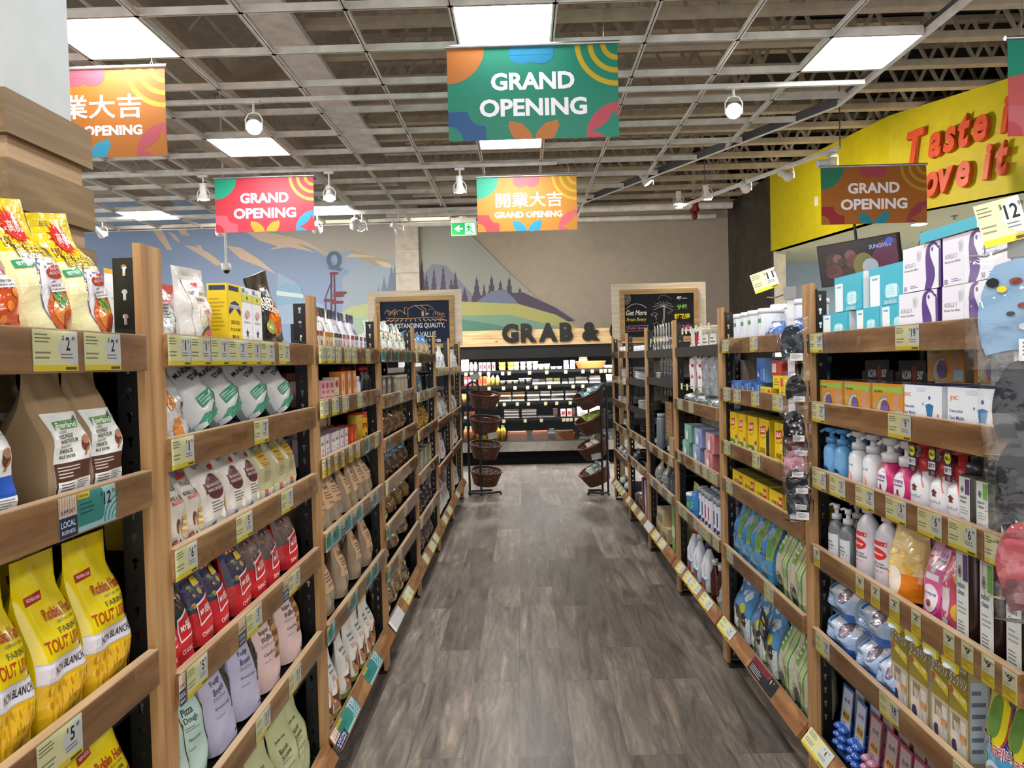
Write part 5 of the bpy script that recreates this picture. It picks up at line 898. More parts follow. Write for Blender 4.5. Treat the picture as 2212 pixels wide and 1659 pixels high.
a = Art(.2, .1); a.rect(-.5, 0, .5, 1, '15151a'); a.text('ALCAN', -.2, .5, .3, 'c9c9cc', .34, bold=.03); a.text("50'", .3, .5, .3, 'c9c9cc', .2, bold=.03); a.rect(.02, .2, .18, .8, '7a2a2a'); row('R1', 1, boxp('foil_roll_box', .26, .06, .08, a, '17171c'), .08, 'black foil roll box in the shadow', 'box', xs=(.12, .36), yd=.17, dz=.09, row='rear'); row('R1', 1, boxp('foil_roll_box', .26, .09, .2, None, '17171c'), .2, 'black carton under the foil rolls', 'box', xs=(.12, .38), yd=.16, row='third')
row('R1', 1, KD_, .13, 'orange mask box stacked behind', 'mask box', xs=(.56, .8, 1.0), yd=.17, dz=.122, row='upper', jit=.01); row('R1', 1, JN, .13, 'white mask box stacked behind', 'mask box', xs=(.62, .84, 1.06), yd=.165, row='rear', jit=.01); a = Art(.12, .1); a.rect(-.5, 0, .5, 1, '9a9da2'); a.rect(-.5, 0, .5, .12, '22346a'); a.text('Face Masks', -.05, .75, .14, '4a5266', .7); a.lines(-.4, .25, .3, .6, 4, '6a7080'); put('R1', 1, boxp('face_mask_box', .16, .1, .12, a, '9a9da2'), .98, .1, 'grey mask box above white boxes', 'mask box', dz=.124, D=.12, row='upper')
def foambottle(nm, H, r, col, art, capc, capH=.055, mat='plastic', sh=.75, lab=None, sqz=.72, head=.024):
    hb = H - capH; return bottlep(nm, [(r * .9, 0), (r, .006), (r, hb * sh), (r * .9, hb * (sh + .12)), (r * .5, hb * .97), (r * .42, hb)], art, col, mat, sqz, .6, pumpcap(hb, r * .46, capH, head, .04), capc, 'pump', label='label' if art else None)
a = Art(.075, .13); a.text('CHO', 0, .62, .1, 'a8cbe8', .4); a.text('CO', 0, .5, .1, 'a8cbe8', .3); a.ell(0, .18, .3, .17, 'dfe8ee', 14); a.ell(0, .24, .3, .12, '1c2c4a', 14, 0, 180); a.text('クリーク', 0, .16, .07, '2a3a5a', .4); row('R1', 2, foambottle('hand_soap_bottle', .195, .037, '6ba7d8', a, '4e8cc0', .06), .056, 'sky blue pump soap bottle', 'soap bottle', us=(1777, 1797), z=1.28, back=1)
a = Art(.08, .13); a.text('순한 거품', -.05, .62, .06, '5a6a8a', .5); a.ell(-.1, .22, .22, .2, 'e08a6a', 14); a.ell(-.1, .3, .1, .1, 'f0c8a8', 10); WPB = foambottle('hand_soap_bottle', .2, .04, 'dfe2e6', a, 'c9ccd2', .065); row('R1', 2, WPB, .058, 'white pump soap bottle, peach print', 'soap bottle', us=(1829, 1860), z=1.28, back=1)
def neckflag(c='26286a'): a = Art(.03, .045); a.rect(-.5, 0, .5, 1, c); a.rect(-.5, 0, .5, .25, 'e07a9a'); a.text('1', .05, .6, .6, 'f0f0f4', .4, bold=.04); b = MB(); b.box(-.015, .015, -.026, -.025, .138, .183, c); a.on(b, frontal(-.026, .138)); return b.mesh('neck_tag', 'carton')
WPB.parts.append(('neck_tag', neckflag())); 
a = Art(.095, .13); a.ell(0, .42, .34, .36, 'dcd6dc', 22); a.text('아이깨끗해', 0, .56, .09, '3a4a8a', .5, bold=.02); a.rect(-.26, .45, .02, .485, 'c83a4a', 3, 1); a.rect(.02, .45, .24, .485, '3a7a6a', 2, 1); a.ell(0, .3, .07, .08, '6a3a3a', 10); a.ell(-.1, .22, .05, .05, 'd86a7a', 8); a.ell(.1, .22, .05, .05, 'd86a7a', 8); row('R1', 2, foambottle('hand_soap_bottle', .2, .048, 'c83474', a, 'd6d6da', .08, sh=.62), .07, 'magenta pump soap bottle, white cap', 'soap bottle', us=(1893, 1928), z=1.28, back=1)
a = Art(.09, .13); a.ring(0, .44, .42, .5, .03, 'd86a6a', 20, 160); a.poly([(-.16, .6), (0, .66), (.16, .6), (.08, .56), (.12, .5), (-.12, .5), (-.08, .56)], '6a3428'); a.text('キレイキレイ', 0, .38, .09, '4a4a6a', .6, bold=.01); a.ell(-.28, .18, .09, .06, 'e08a4a', 10); a.text('250', .08, .18, .09, 'd85a4a', .4); RED = foambottle('hand_soap_bottle', .225, .046, 'dfe0e4', a, 'b83a40', .1, sh=.7, head=.03)
na = Art(.036, .085); na.rect(-.5, 0, .5, 1, '2a2a48'); na.ell(0, .74, .46, .2, 'd0d028', 14); na.text('No.1', 0, .74, .14, '2a2a20', .7, bold=.04); na.rect(-.5, .22, .5, .48, 'd8d4dc'); na.text('肌ケア', 0, .35, .16, '3a3a68', .8, bold=.03); na.ell(.1, .1, .3, .08, '8a5a4a', 9); nb = MB(); nb.box(-.018, .018, -.037, -.036, .122, .207, '2a2a48'); na.on(nb, frontal(-.037, .122)); RED.parts.append(('neck_tag', nb.mesh('neck_tag', 'carton')))
row('R1', 2, RED, .066, 'white soap bottle with coral red pump', 'soap bottle', us=(1966, 2008, 2048), z=1.28, back=1)
def nature(H, W, capc, col, strip, big):
    def cap(b, c):
        b.lathe([(W * .34, H), (W * .34, H + .03), (W * .2, H + .032), (W * .2, H + .07), (W * .3, H + .072), (W * .3, H + .085)], 14, c); b.tube([(0, 0, H + .08), (0, -.04, H + .08)], .007, 8, c)
    a = Art(W * .62, H); a.rect(-.5, .04, .5, .96, 'c9ccc9'); a.rect(.06, .66, .46, .93, strip); a.ring(-.2, .74, .14, .06, .03, '4a4e4a'); a.ell(-.2, .74, .08, .034, '4a4e4a', 9); a.text('nature', -.1, .6, .05, '33383a', .62); a.text('clean', -.12, .53, .055, '33383a', .56); a.lines(-.38, .3, .36, .44, 3, '8f9690'); a.lines(-.38, .1, .3, .24, 4, '6f7672', 3)
    lb = MB(); a.on(lb, frontal(-.032), 0, .0004); b = MB(); b.lathe([(W * .46, 0), (W * .5, .006), (W * .5, H - .012), (W * .42, H)], 20, col, sq=6); b.v = [(x, y * .062 / W, z) for x, y, z in b.v]; parts = [('label', lb.mesh('label', 'carton'))]
    if big: cb = MB(); cap(cb, capc); parts.append(('pump', cb.mesh('pump', 'plastic')))
    else: cb = MB(); cb.lathe([(.02, H - .002), (.02, H + .02), (.012, H + .022)], 14, capc); parts.append(('cap', cb.mesh('cap', 'plastic')))
    return Proto('hand_soap_bottle', b.mesh('hand_soap_bottle', 'plastic'), parts)
for u, st, nm in ((2074, '5c4472', 'purple'), (2112, '6aa84a', 'green'), (2166, '6aa84a', 'green')): put('R1', 2, nature(.15, .075, '2e3032', '45483f', st, True), bayx(BAYS['R1'], u, z=1.28), .016, 'square olive soap bottle, %s strip' % nm, 'soap bottle', D=.062)
row('R1', 2, nature(.15, .075, '2e3032', '45483f', '6aa84a', True), .062, 'square olive soap bottle behind', 'soap bottle', xs=(.72, .82, .93), yd=.1, row='third')
def sani(): a = Art(.07, .12); a.rect(-.5, .1, .5, .8, 'c9ced2'); a.text('HAND', 0, .55, .07, '33383e', .5); a.text('SANITIZER', 0, .44, .06, '33383e', .7); a.rect(-.4, .32, .4, .37, 'b03a3a', 4, 1); a.lines(-.3, .14, .3, .26, 3, '7a8088'); return a
SA = bottlep('sanitizer_bottle', [(.036, 0), (.038, .006), (.038, .115), (.03, .135), (.016, .145), (.016, .15)], sani(), '6a7074', 'plastic', .7, 0, pumpcap(.15, .014, .055, .016, .04, flat_=False), 'd9dade', 'pump', label='label')
row('R1', 3, SA, .054, 'clear hand sanitizer bottle, white pump', 'sanitizer bottle', us=(1786, 1808), z=1.0, back=1)
a = Art(.095, .2); a.rect(-.4, .72, .4, .79, 'c83434', 6, 1); a.ell(0, .58, .4, .1, 'c83030', 18); a.text('Lifebuoy', 0, .58, .06, 'f0e4e4', .62, bold=.02, shear=.2); a.text('HAND WASH', .02, .42, .035, '3a3c44', .6); a.text('POUR LES MAINS', .06, .37, .035, '3a3c44', .74); a.text('TOTAL 10', 0, .29, .04, 'd87a7a', .5); a.lines(-.3, .18, .3, .24, 2, '8a8a94')
LF = bottlep('hand_wash_bottle', [(.05, 0), (.053, .008), (.053, .15), (.047, .18), (.03, .205), (.018, .215), (.018, .222)], a, 'd3cdd6', 'plastic', .66, 0, pumpcap(.222, .016, .05, .018, .045, flat_=False), 'dcd9de', 'pump', label='label'); row('R1', 3, LF, .07, 'tall white hand wash with red oval', 'soap bottle', us=(1846, 1886), z=1.0); row('R1', 3, LF, .07, 'tall white hand wash standing behind', 'soap bottle', xs=(.42, .56, .72), yd=.1, row='rear')
def refill(k):
    a = Art(.13, .27)
    if k == 'o': a.rect(-.5, .3, .5, 1, 'd9bd80'); a.rect(-.5, 0, .5, .3, 'd97a20'); rnd(a, 14, -.4, .3, .4, .6, ('e0a83a', 'e8c878'), .06, .1, 3); a.ell(-.24, .2, .22, .18, 'e6dccd', 14)
    elif k == 'p':
        a.rect(-.5, .55, .5, 1, 'd9a0bd'); a.rect(-.5, .28, .5, .55, 'cf6aa0'); a.rect(-.5, 0, .5, .28, 'b83a78'); a.rect(.08, .78, .42, .98, '9c1f5c'); a.text('아이!', -.22, .72, .05, '4a4a9a', .26, bold=.02); a.text('깨끗해', .16, .7, .05, '4a4a9a', .34, bold=.02); a.rect(-.32, .63, .02, .66, 'c02a4a'); a.rect(.02, .63, .34, .66, '3a6a6a'); a.rect(-.02, .5, .14, .6, 'b8b8bc'); a.rect(-.16, .42, .26, .49, 'e0dade'); a.ell(0, .22, .34, .2, 'd45a94', 18); a.ell(.02, .22, .27, .15, 'e2d6de', 18); a.text('아이깨끗해', .02, .27, .03, '4a4a8a', .4, bold=.02); a.ell(.04, .17, .1, .04, '7a3a44', 9)
    else: a.rect(-.5, 0, .5, 1, 'c4506a'); [a.ell(.1 + .1 * (i % 2), .2 + .18 * i, .2, .1, 'd8b03a', 12) for i in range(4)]; a.ell(-.3, .3, .16, .3, 'd4ccd2', 14)
    return bagp('soap_refill_pouch', .13, .27, .07, a, {'o': 'd99a3a', 'p': 'cf7aa6', 'l': 'c4506a'}[k], 'gloss', .06, .92, .003, seed=131 + ord(k), neck=.8, flare=1.0)
put('R1', 3, refill('o'), bayx(BAYS['R1'], 1926, z=1.0), .02, 'orange soap refill pouch, edge on', 'refill pouch', rx=-.1, rz=.5, D=.07); put('R1', 3, refill('p'), bayx(BAYS['R1'], 1992, z=1.0), .02, 'pink soap refill pouch with bottle picture', 'refill pouch', rx=-.1, D=.07); put('R1', 3, refill('l'), bayx(BAYS['R1'], 2034, z=1.0), .03, 'rose refill pouch with lemon slices', 'refill pouch', rx=-.08, rz=.35, D=.07)
row('R1', 3, refill('p'), .07, 'pink soap refill pouch standing behind', 'refill pouch', xs=(.66, .78), yd=.12, row='rear'); row('R1', 3, LF, .07, 'tall white hand wash behind refills', 'soap bottle', xs=(.58, .68), yd=.11, row='third')
for u, st, nm in ((2070, '5c4472', 'purple'), (2122, '6aa84a', 'green'), (2180, 'c9a86a', 'amber')): put('R1', 3, nature(.26, .085, '1a1a1a', '2a1512', st, False), bayx(BAYS['R1'], u, z=1.0), .016, 'tall dark refill bottle, %s strip' % nm, 'refill bottle', D=.062)
row('R1', 3, boxp('yellow_carton', .2, .2, .1, None, 'b8a010', None, None, 'gloss'), .1, 'yellow carton in the shadow', 'box', xs=(.16, .4), yd=.25, row='rear')
def ito():
    a = Art(.21, .14); a.rect(-.5, .55, .5, 1, 'c9cfda'); a.rect(-.5, .2, .5, .55, '9fb8d8'); a.rect(-.5, 0, .5, .2, '2f62b0'); a.rect(-.38, .56, -.24, .86, '2f72b8'); a.text('ITO', -.3, .46, .09, '3a4a6a', .16); a.text('クレンジングタオル', -.06, .3, .13, '4a5a8a', .7, shear=.2); a.ell(.24, .6, .14, .2, '6a5a6e', 16); a.rect(.15, .42, .33, .5, '6a5a6e'); a.rect(.15, .72, .33, .84, '6a5a6e'); a.ell(.24, .6, .08, .12, '8a7a8c', 12); return a
IT = bagp('towel_roll_pack', .2, .145, .13, ito(), 'b9c4d6', 'gloss', .6, .98, .006, seed=141, bulge=3); row('R1', 4, IT, .13, 'white and blue towel roll pack', 'towel pack', us=(1798, 1860, 1906), z=.68, jit=.06); row('R1', 4, IT, .13, 'blue-white towel pack stacked on top', 'towel pack', us=(1802, 1866), z=.82, dz=.135, row='upper', jit=.08)
def gold(W=.1, H=.29):
    a = Art(W, H); a.rect(-.5, .45, .5, 1, '8f7f22'); a.rect(-.5, 0, .5, .45, 'b4a890'); a.poly([(-.46, .86), (.44, .86), (.44, .92), (-.46, .92)], 'd4d2cc'); a.text('パワフルシート', 0, .89, .035, '4a3a5a', .7); a.text('ダニクリン', 0, .76, .13, '3a2a6a', .92, bold=.05); a.text('ダニクリン', 0, .76, .12, 'e8e4ea', .9, bold=.008); a.poly([(-.5, .62), (.5, .52), (.5, .62), (-.5, .7)], 'd2c218'); a.text('除去・抗菌', .1, .61, .05, 'f0efe0', .6, bold=.02, rot=-3); a.ell(-.36, .64, .13, .04, 'b05a48', 10)
    a.rect(-.4, .06, .4, .4, 'cfc8bc'); a.rect(-.3, .26, .1, .42, '8a7a5a'); a.ell(-.2, .12, .16, .06, '4a3a5a', 10); [a.line([(.0 + .09 * i, .04), (-.2 + .09 * i, .36)], .04, 'e4e0dc') for i in range(4)]; a.rect(.1, .2, .4, .28, 'c08a58'); return a
GB = boxp('mite_sheet_box', .1, .29, .055, gold(), '8f7f22', 'a89a6a', '8f7f22', 'gloss', sart=Art(.055, .29).rect(-.4, .05, .4, .8, 'b4bcc4').lines(-.35, .1, .35, .75, 6, '6a7480')); row('R1', 4, GB, .055, 'gold carton with large purple lettering', 'carton', us=(1934, 1976, 2020, 2060), z=.75, jit=.01)
for u in (1929, 1967, 2007, 2049):           # small yellow light tags clipped under the shelf above
    B = BAYS['R1']; x = bayx(B, u, -.01, z=.87); b = MB(); b.box(-.03, .035, -.004, .004, 0, .03, 'e4d820'); b.lathe([(.016, .003), (.016, .006)], 12, 'c8ccd0'); b.box(-.012, .03, -.006, -.004, .004, .014, 'b8bcc0'); o = b.obj('shelf_light_tag', 'gloss', None, (XR - .008, B['yb'] - x, .862)); o.rotation_euler = (0, .1, -PI / 2); tag(o, 'small yellow clip tag above a gold carton, %s from far end' % ORD[(1929, 1967, 2007, 2049).index(u)], 'tag', 'yellow clip tags over the gold cartons')
def cleaner():
    a = Art(.15, .32); a.rect(-.5, .34, .5, 1, '2a3a80'); a.rect(-.5, 0, .5, .34, '4a98c4'); a.ell(-.06, .62, .42, .3, 'b83a3a', 22); a.ell(-.06, .62, .38, .28, 'd4c81c', 22); a.ell(-.05, .6, .22, .16, '5f8a3a', 18); a.poly([(-.5, .98), (.1, .98), (-.2, .88)], 'b83a2a'); a.ell(.32, .78, .14, .06, '4a5a6a', 12); a.text('세탁조', -.26, .4, .1, '22222a', .44, bold=.08); a.text('세탁조', -.26, .4, .09, 'eeeeee', .42, bold=.015); a.text('크리너', .22, .36, .1, 'e8e0e4', .46, bold=.08); a.text('크리너', .22, .36, .09, 'b82a4a', .44, bold=.015)
    a.ell(0, .13, .36, .13, 'b8ccd8', 20); a.ell(0, .14, .26, .08, '6a8498', 18); a.ell(0, .14, .2, .05, '1c3444', 16); a.ell(-.36, .24, .08, .04, '6ab04a', 9); return a
CLN = bagp('washer_cleaner_pouch', .16, .33, .06, cleaner(), '2c4a94', 'gloss', .08, .95, .003, seed=151, nx=12); row('R1', 4, CLN, .06, 'blue washer cleaner pouch, yellow oval', 'cleaner pouch', us=(2142, 2216), z=.72, jit=.02)
row('R1', 4, CLN, .06, 'blue washer cleaner pouch behind', 'cleaner pouch', xs=(.86, 1.0), yd=.1, row='rear'); 
def card(c1, c2): a = Art(.085, .27); a.rect(-.5, 0, .5, 1, c1); a.rect(-.4, .4, .4, .96, c2); a.text('슈퍼', 0, .8, .07, '3a3a4a', .5, bold=.02); a.rect(-.3, .52, .3, .66, 'c89a3a'); a.text('세정볼', 0, .59, .08, '4a2a10', .56, bold=.02); a.lines(-.3, .42, .3, .5, 2, '5a6a8a'); return a
def blister(c1, c2, bc):
    b = MB(); b.box(-.0425, .0425, -.0012, 0, 0, .27, c1); card(c1, c2).on(b, frontal(-.0012)); g = MB()
    for q in range(3):
        for s in (-1, 1): g.lathe([(.002 if z_ in (0, 6) else .02 * math.sin(z_ / 6 * PI), .03 + q * .032 + z_ * .0055) for z_ in range(7)], 10, bc, cx=.02 * s, cy=-.014)
    return Proto('toilet_cleaner_card', b.mesh('toilet_cleaner_card', 'gloss'), [('blister', g.mesh('blister', 'gloss'))])
BC1 = blister('3a5a94', 'b4bfd0', '2f5cb0'); BC2 = blister('8a2a40', 'a8989c', 'b07a90'); row('R1', 5, BC1, .05, 'carded blue cleaning balls', 'blister card', us=(1796, 1826), z=.3, lean=-.1, back=1, gap=.06); row('R1', 5, BC2, .05, 'carded pink cleaning balls', 'blister card', us=(1856, 1888, 1918, 1946, 1976), z=.3, lean=-.1, back=2, gap=.05)
row('R1', 5, boxp('tissue_pack', .3, .28, .12, Art(.3, .28).rect(-.5, .6, .5, .9, '3a6a2a').ell(-.2, .3, .14, .14, '3a8a74', 12), '3c4a3c', mat='gloss'), .12, 'dim green tissue pack at the back', 'tissue pack', xs=(.2, .55), yd=.3, row='rear')
# ---- trash bag bay
def can(nm, r, h, col, art, lidc='e2e4e6', lidh=.022): return bottlep(nm, [(r * .98, 0), (r, .004), (r, h - .004), (r * .98, h)], art, col, 'plastic', 1, 0, lambda b, c: b.lathe([(r * 1.05, h - .002), (r * 1.06, h + lidh * .5), (r * 1.02, h + lidh)], 20, c), lidc, 'lid', label='label' if art else None)
a = Art(.11, .15); a.rect(-.46, .1, .2, .95, 'd5d8de', 5, 4); a.rect(-.46, .68, .2, .82, '4f8a4a', 5, 1); a.lines(-.42, .14, .1, .62, 8, '8a8fa0'); WC = can('wipes_tub', .055, .15, 'd2d6de', a)
row('R2', 0, WC, .11, 'white wipes tub with green label stripe', 'tub', us=(1580, 1596, 1613, 1634), z=1.75, jit=.0); row('R2', 0, can('wipes_tub', .068, .17, 'd0d4dd', None), .136, 'wide white wipes tub behind blue packs', 'tub', us=(1662, 1712), z=1.75, yd=.09, row='rear')
a = Art(.15, .1); a.rect(-.5, 0, .5, 1, '2f68b8'); a.rect(-.4, .1, .2, .92, 'cfd8e6'); a.rect(-.34, .0, .14, .84, '3a74c0'); a.ell(-.1, .5, .12, .2, '1c2c54', 14); a.text('C', -.1, .5, .2, 'dfe6f0', .08, bold=.03); a.rect(-.5, .8, -.4, 1, 'c03a3a'); row('R2', 0, bagp('wet_wipes_pack', .15, .1, .07, a, '2f68b8', 'gloss', .5, .98, .003, seed=161, bulge=4), .07, 'blue wet wipes pack with white arch', 'wipes pack', us=(1659, 1697), z=1.72, jit=.05)
a = Art(.12, .075); a.rect(-.5, 0, .5, 1, '2a56a8'); a.rect(-.5, .1, -.2, .9, '1c3c8a'); a.text('Zip', -.3, .5, .4, 'dfe6f0', .2, bold=.03); a.ell(.1, .5, .1, .4, '6a8ac0', 12); a.ell(.1, .5, .06, .25, '2a56a8', 10); a.rect(.28, .1, .5, .9, '6a9ac8'); ZB = boxp('sandwich_bag_box', .13, .075, .15, a, '2a56a8', '6a9ac8', '3a66b0'); row('R2', 1, ZB, .15, 'blue sandwich bag carton', 'box', us=(1582, 1604, 1628), z=1.46, jit=.01); row('R2', 1, boxp('sandwich_bag_box', .12, .12, .06, a, '3a6ab8', '6a9ac8', '3a66b0'), .06, 'blue carton standing on end', 'box', us=(1639,), z=1.55, dz=.078, row='upper')
a = Art(.15, .06); a.rect(-.5, 0, .5, 1, 'd9bc18'); a.lines(-.4, .2, .1, .8, 3, '8a7010'); a.rect(.2, .2, .42, .8, 'c03a28'); YB = boxp('wrap_box', .16, .055, .06, a, 'd9bc18', 'c8aa14'); row('R2', 1, YB, .06, 'yellow wrap carton', 'box', us=(1650, 1692), z=1.45, jit=.02); row('R2', 1, YB, .06, 'yellow wrap carton stacked on another', 'box', us=(1676, 1700), z=1.5, dz=.057, row='upper', jit=.03); a = Art(.13, .07); a.rect(-.5, 0, .5, 1, 'a8302a'); a.rect(-.46, .2, -.06, .8, 'd9c4c0'); a.ell(.24, .5, .2, .4, 'c8442a', 12); row('R2', 1, boxp('freezer_bag_box', .14, .07, .06, a, 'a8302a'), .06, 'red freezer bag carton atop yellow ones', 'box', us=(1672,), z=1.55, dz=.114, row='third')
for i in range(7): put('R2', 1, bagp('garbage_bag_pack', .1, .2, .04, None, '0f5a44' if i % 3 else '12384a', 'gloss', .5, .98, .004, seed=170 + i, nx=8, nz=8), .1 + .11 * i, .2, 'green garbage bag pack standing upright', 'bag pack', row='rear', D=.04, rz=.6)
def glad(k):
    a = Art(.14, .2); a.rect(-.5, 0, .5, 1, 'd9ba10'); a.poly([(-.4, .6), (.14, .66), (.14, .86), (-.4, .8)], 'bb2a24'); a.text('GLAD', -.13, .73, .11, 'f2e8e0', .44, bold=.03, rot=3); a.line([(-.38, .55), (-.1, .53), (.14, .6)], .025, 'bb2a24')
    if k == 'g': a.rect(-.5, 0, .18, .26, '2f7a3a'); a.lines(-.44, .05, .1, .2, 2, 'd8e4d0'); a.rect(.22, .04, .44, .42, 'cbb88a'); a.rect(.22, .3, .44, .4, '9a3a30')
    else: a.text('BLACK' if k == 'b' else 'NOIRS', -.14, .24, .12, '1a1814', .5, bold=.03); a.rect(-.5, .02, .16, .1, 'c8c4b8'); a.poly([(.2, 0), (.2, .76), (.26, .7), (.3, .8), (.36, .72), (.44, .86), (.5, .8), (.5, 0)], '17161a')
    return boxp('garbage_bag_box', .15, .2, .12, a, 'd9ba10', 'c4a60c', '8a7a20')
row('R2', 2, glad('g'), .12, 'yellow garbage bag box, green strip', 'box', us=(1582, 1599, 1620), z=1.25, jit=.01); row('R2', 2, glad('b'), .12, 'yellow garbage bag box lettered black', 'box', us=(1645,), z=1.25, jit=.01); row('R2', 2, glad('n'), .12, 'yellow garbage bag box lettered noirs', 'box', us=(1680,), z=1.25, jit=.01)
a = Art(.18, .09); a.rect(-.5, 0, .5, 1, 'd9bb10'); [a.rect(-.3 + .12 * q, .12, -.25 + .12 * q, .5, '2a2814') for q in range(5)]; a.rect(.2, .3, .44, .8, 'b82a24'); a.text('GLAD', .32, .55, .2, 'f0e6dc', .2, bold=.03); SB = boxp('small_bag_box', .19, .09, .14, a, 'd9bb10', 'c4a60c', '6a602a'); row('R2', 3, SB, .14, 'long yellow bag carton with black bars', 'box', us=(1588, 1612, 1640, 1673, 1708), z=1.0, jit=.01)
for i in range(4): put('R2', 3, bagp('cling_pack', .12, .16, .05, None, '6a7484', 'gloss', .5, .98, .003, seed=180 + i, nx=8, nz=8), .15 + .14 * i, .22, 'grey blue pack at the back', 'bag pack', row='rear', D=.05)
def towel(k):
    a = Art(.19, .33)
    if k == 'b': a.rect(-.5, 0, .5, 1, '3a78b0'); a.rect(.2, .3, .5, 1, '8a9a4a'); a.rect(-.5, 0, .5, .36, '4a8ab0'); rnd(a, 22, -.46, .04, .2, .95, ('4a8ac4', '2c6298', '6aa0c4'), .05, .12, 4); a.rect(.24, .4, .46, .9, '5a8a4a')
    else: a.rect(-.5, 0, .5, 1, 'b8b49c'); a.rect(-.46, .56, -.1, .9, '6aa03a'); a.lines(-.42, .6, -.14, .86, 4, 'dfe8c8'); [a.rect(.1 + .12 * q, 0, .15 + .12 * q, 1, c) for q, c in enumerate(('5a9a3a', '8ab84a', '4a8a4a'))]; a.ell(-.2, .1, .3, .22, '1e3a2e', 16)
    return a
PT = bagp('paper_towel_pack', .2, .33, .13, towel('b'), '3f7fb4', 'film', .7, .98, .004, seed=191, bulge=4, nx=12, nz=14); BMB = bagp('bamboo_towel_pack', .2, .34, .13, towel('g'), 'b4b098', 'film', .7, .98, .004, seed=192, bulge=4, nx=12, nz=14)
row('R2', 4, PT, .13, 'blue and green paper towel pack', 'towel pack', us=(1586, 1604, 1624, 1646), z=.75, jit=.02); row('R2', 4, BMB, .13, 'beige bamboo print towel pack', 'towel pack', us=(1682, 1716), z=.75, jit=.02)
a = Art(.24, .34); a.rect(-.5, .4, .5, 1, '4a84b4'); a.rect(-.5, 0, .5, .4, 'c9cfcc'); rnd(a, 9, -.4, .6, .4, .95, ('b8c8d4', 'cbd4da'), .06, .12, 3); a.poly([(-.3, .46), (-.1, .5), (.06, .44), (.04, .3), (-.16, .28), (-.28, .34)], '1c1c1e'); a.poly([(.1, .4), (.3, .46), (.46, .4), (.4, .26), (.2, .26)], '1c1c1e'); a.rect(-.06, .12, .08, .4, '3f7a3a'); a.ell(.2, .52, .14, .08, 'b8b03a', 10); a.rect(-.3, .06, -.24, .14, '22262a'); a.rect(-.16, .04, -.1, .12, '22262a')
CW = bagp('tissue_pack', .25, .34, .13, a, '6a96b8', 'film', .7, .98, .005, seed=193, bulge=4, nx=14, nz=14); row('R2', 5, CW, .13, 'sky blue tissue pack with black patches', 'tissue pack', us=(1592, 1626, 1652), z=.35, jit=.02); row('R2', 5, BMB, .13, 'beige bamboo pack with dark green oval', 'towel pack', us=(1688, 1718), z=.35, jit=.02)
a = Art(.08, .13); a.rect(-.5, 0, .5, 1, '24282c'); a.ell(-.05, .8, .25, .08, 'd0d03a', 10); a.ell(-.05, .76, .16, .05, 'd8703a', 8); [a.rect(-.4, .5 - .08 * q, .2, .54 - .08 * q, 'c0d03a') for q in range(2)]; a.lines(-.4, .1, .4, .36, 4, 'b8c0c4'); a.ell(.3, .6, .1, .06, 'd0d8a0', 8)
t = boxp('shelf_flyer', .1, .15, .002, a, '24282c'); put('R2', 5, t, bayx(BAYS['R2'], 1645, z=.4), .002, 'dark tilted flyer over sky blue packs', 'flyer', dz=.14, ry=.45, D=.002)
# ---- cleaning supply bay
def hangbag(nm, W, H, cols, D=.03, seed=1, mat='gloss', lab=True):
    a = Art(W, H); rnd(a, 12, -.4, .1, .4, .7, cols, .08, .16, seed)
    if lab: a.rect(-.35, .72, .35, .96, 'd9d8cf'); a.lines(-.3, .75, .3, .92, 3, '4a4a48')
    return bagp(nm, W, H, D, a, cols[0], mat, .3, .95, .004, seed=seed, nx=8, nz=10)
def hang(key, beam, us, proto, look, cat, yd=.03, zoff=-.02, row='front', rz=0):
    B = BAYS[key]; H = max(v.co.z for v in proto.root.vertices)
    for u in us: put(key, beam, proto, bayx(B, u, yd, z=1.6), yd, look, cat, dz=.0355 + zoff - H * .93 + .1, D=.03, row=row, rz=rz + R.uniform(-.15, .15))
hang('R3', 0, (1490, 1506), hangbag('oven_mitt', .13, .4, ('d4ccca', 'a8282c', 'b8383a'), .035, 201, 'matte'), 'white mitt with red leaf print', 'oven mitt', zoff=.0); hang('R3', 0, (1498,), hangbag('oven_mitt', .13, .38, ('a8242a', '8a1c22'), .035, 202, 'matte', False), 'plain red mitt on hook', 'oven mitt', yd=.09, row='rear'); hang('R3', 0, (1518, 1534), hangbag('kitchen_bag_pack', .15, .4, ('8f959a', 'a4aab0', '7a8086'), .03, 203, 'film'), 'hanging grey kitchen pouch with white card', 'hanging pack'); hang('R3', 0, (1524, 1540), hangbag('kitchen_bag_pack', .15, .38, ('8f959a', 'a4aab0', '7a8086'), .03, 204, 'film'), 'hanging grey pouch behind the front ones', 'hanging pack', yd=.1, row='rear')
def prong(key, j, us, dz=.08):
    B = BAYS[key]; z = B['zs'][j] + dz
    for i, u in enumerate(us):
        x = bayx(B, u, .0, z=1.7); b = MB(); b.tube([(0, .1, 0), (0, -.01, .004), (0, -.02, .016)], .003, 6, 'c9cbcc'); t = tag(b.obj('peg_hook', 'alu', None), 'chrome peg hook, %s from far end, %s bay top' % (ORD[i], BAYN['R'][int(key[1]) - 1]), 'hook', 'peg hooks of the %s bay' % BAYN['R'][int(key[1]) - 1])
        t.location = (XR, B['yb'] - x, z); t.rotation_euler = (0, 0, -PI / 2); mkobj('price_tag', tag_mesh('2.99', 'y', .05, .04), t, (0, -.021, -.02))
prong('R3', 0, (1482, 1490, 1500, 1512, 1524, 1540), .1); prong('R4', 0, (1412, 1420, 1427, 1434, 1441, 1448), .07)
row('R3', 1, clearbag('strainer_pack', .2, .09, .16, ('8a9a98', 'a8b4b2', '6a7878', 'c8d0ce'), None, 0, 30, 205, base='92a09e'), .16, 'flat clear pack of grey strainers', 'pack', us=(1476, 1502, 1530), z=1.4, jit=.1, lean=-.1); prong('R3', 1, (1478, 1490, 1505, 1520), .09)
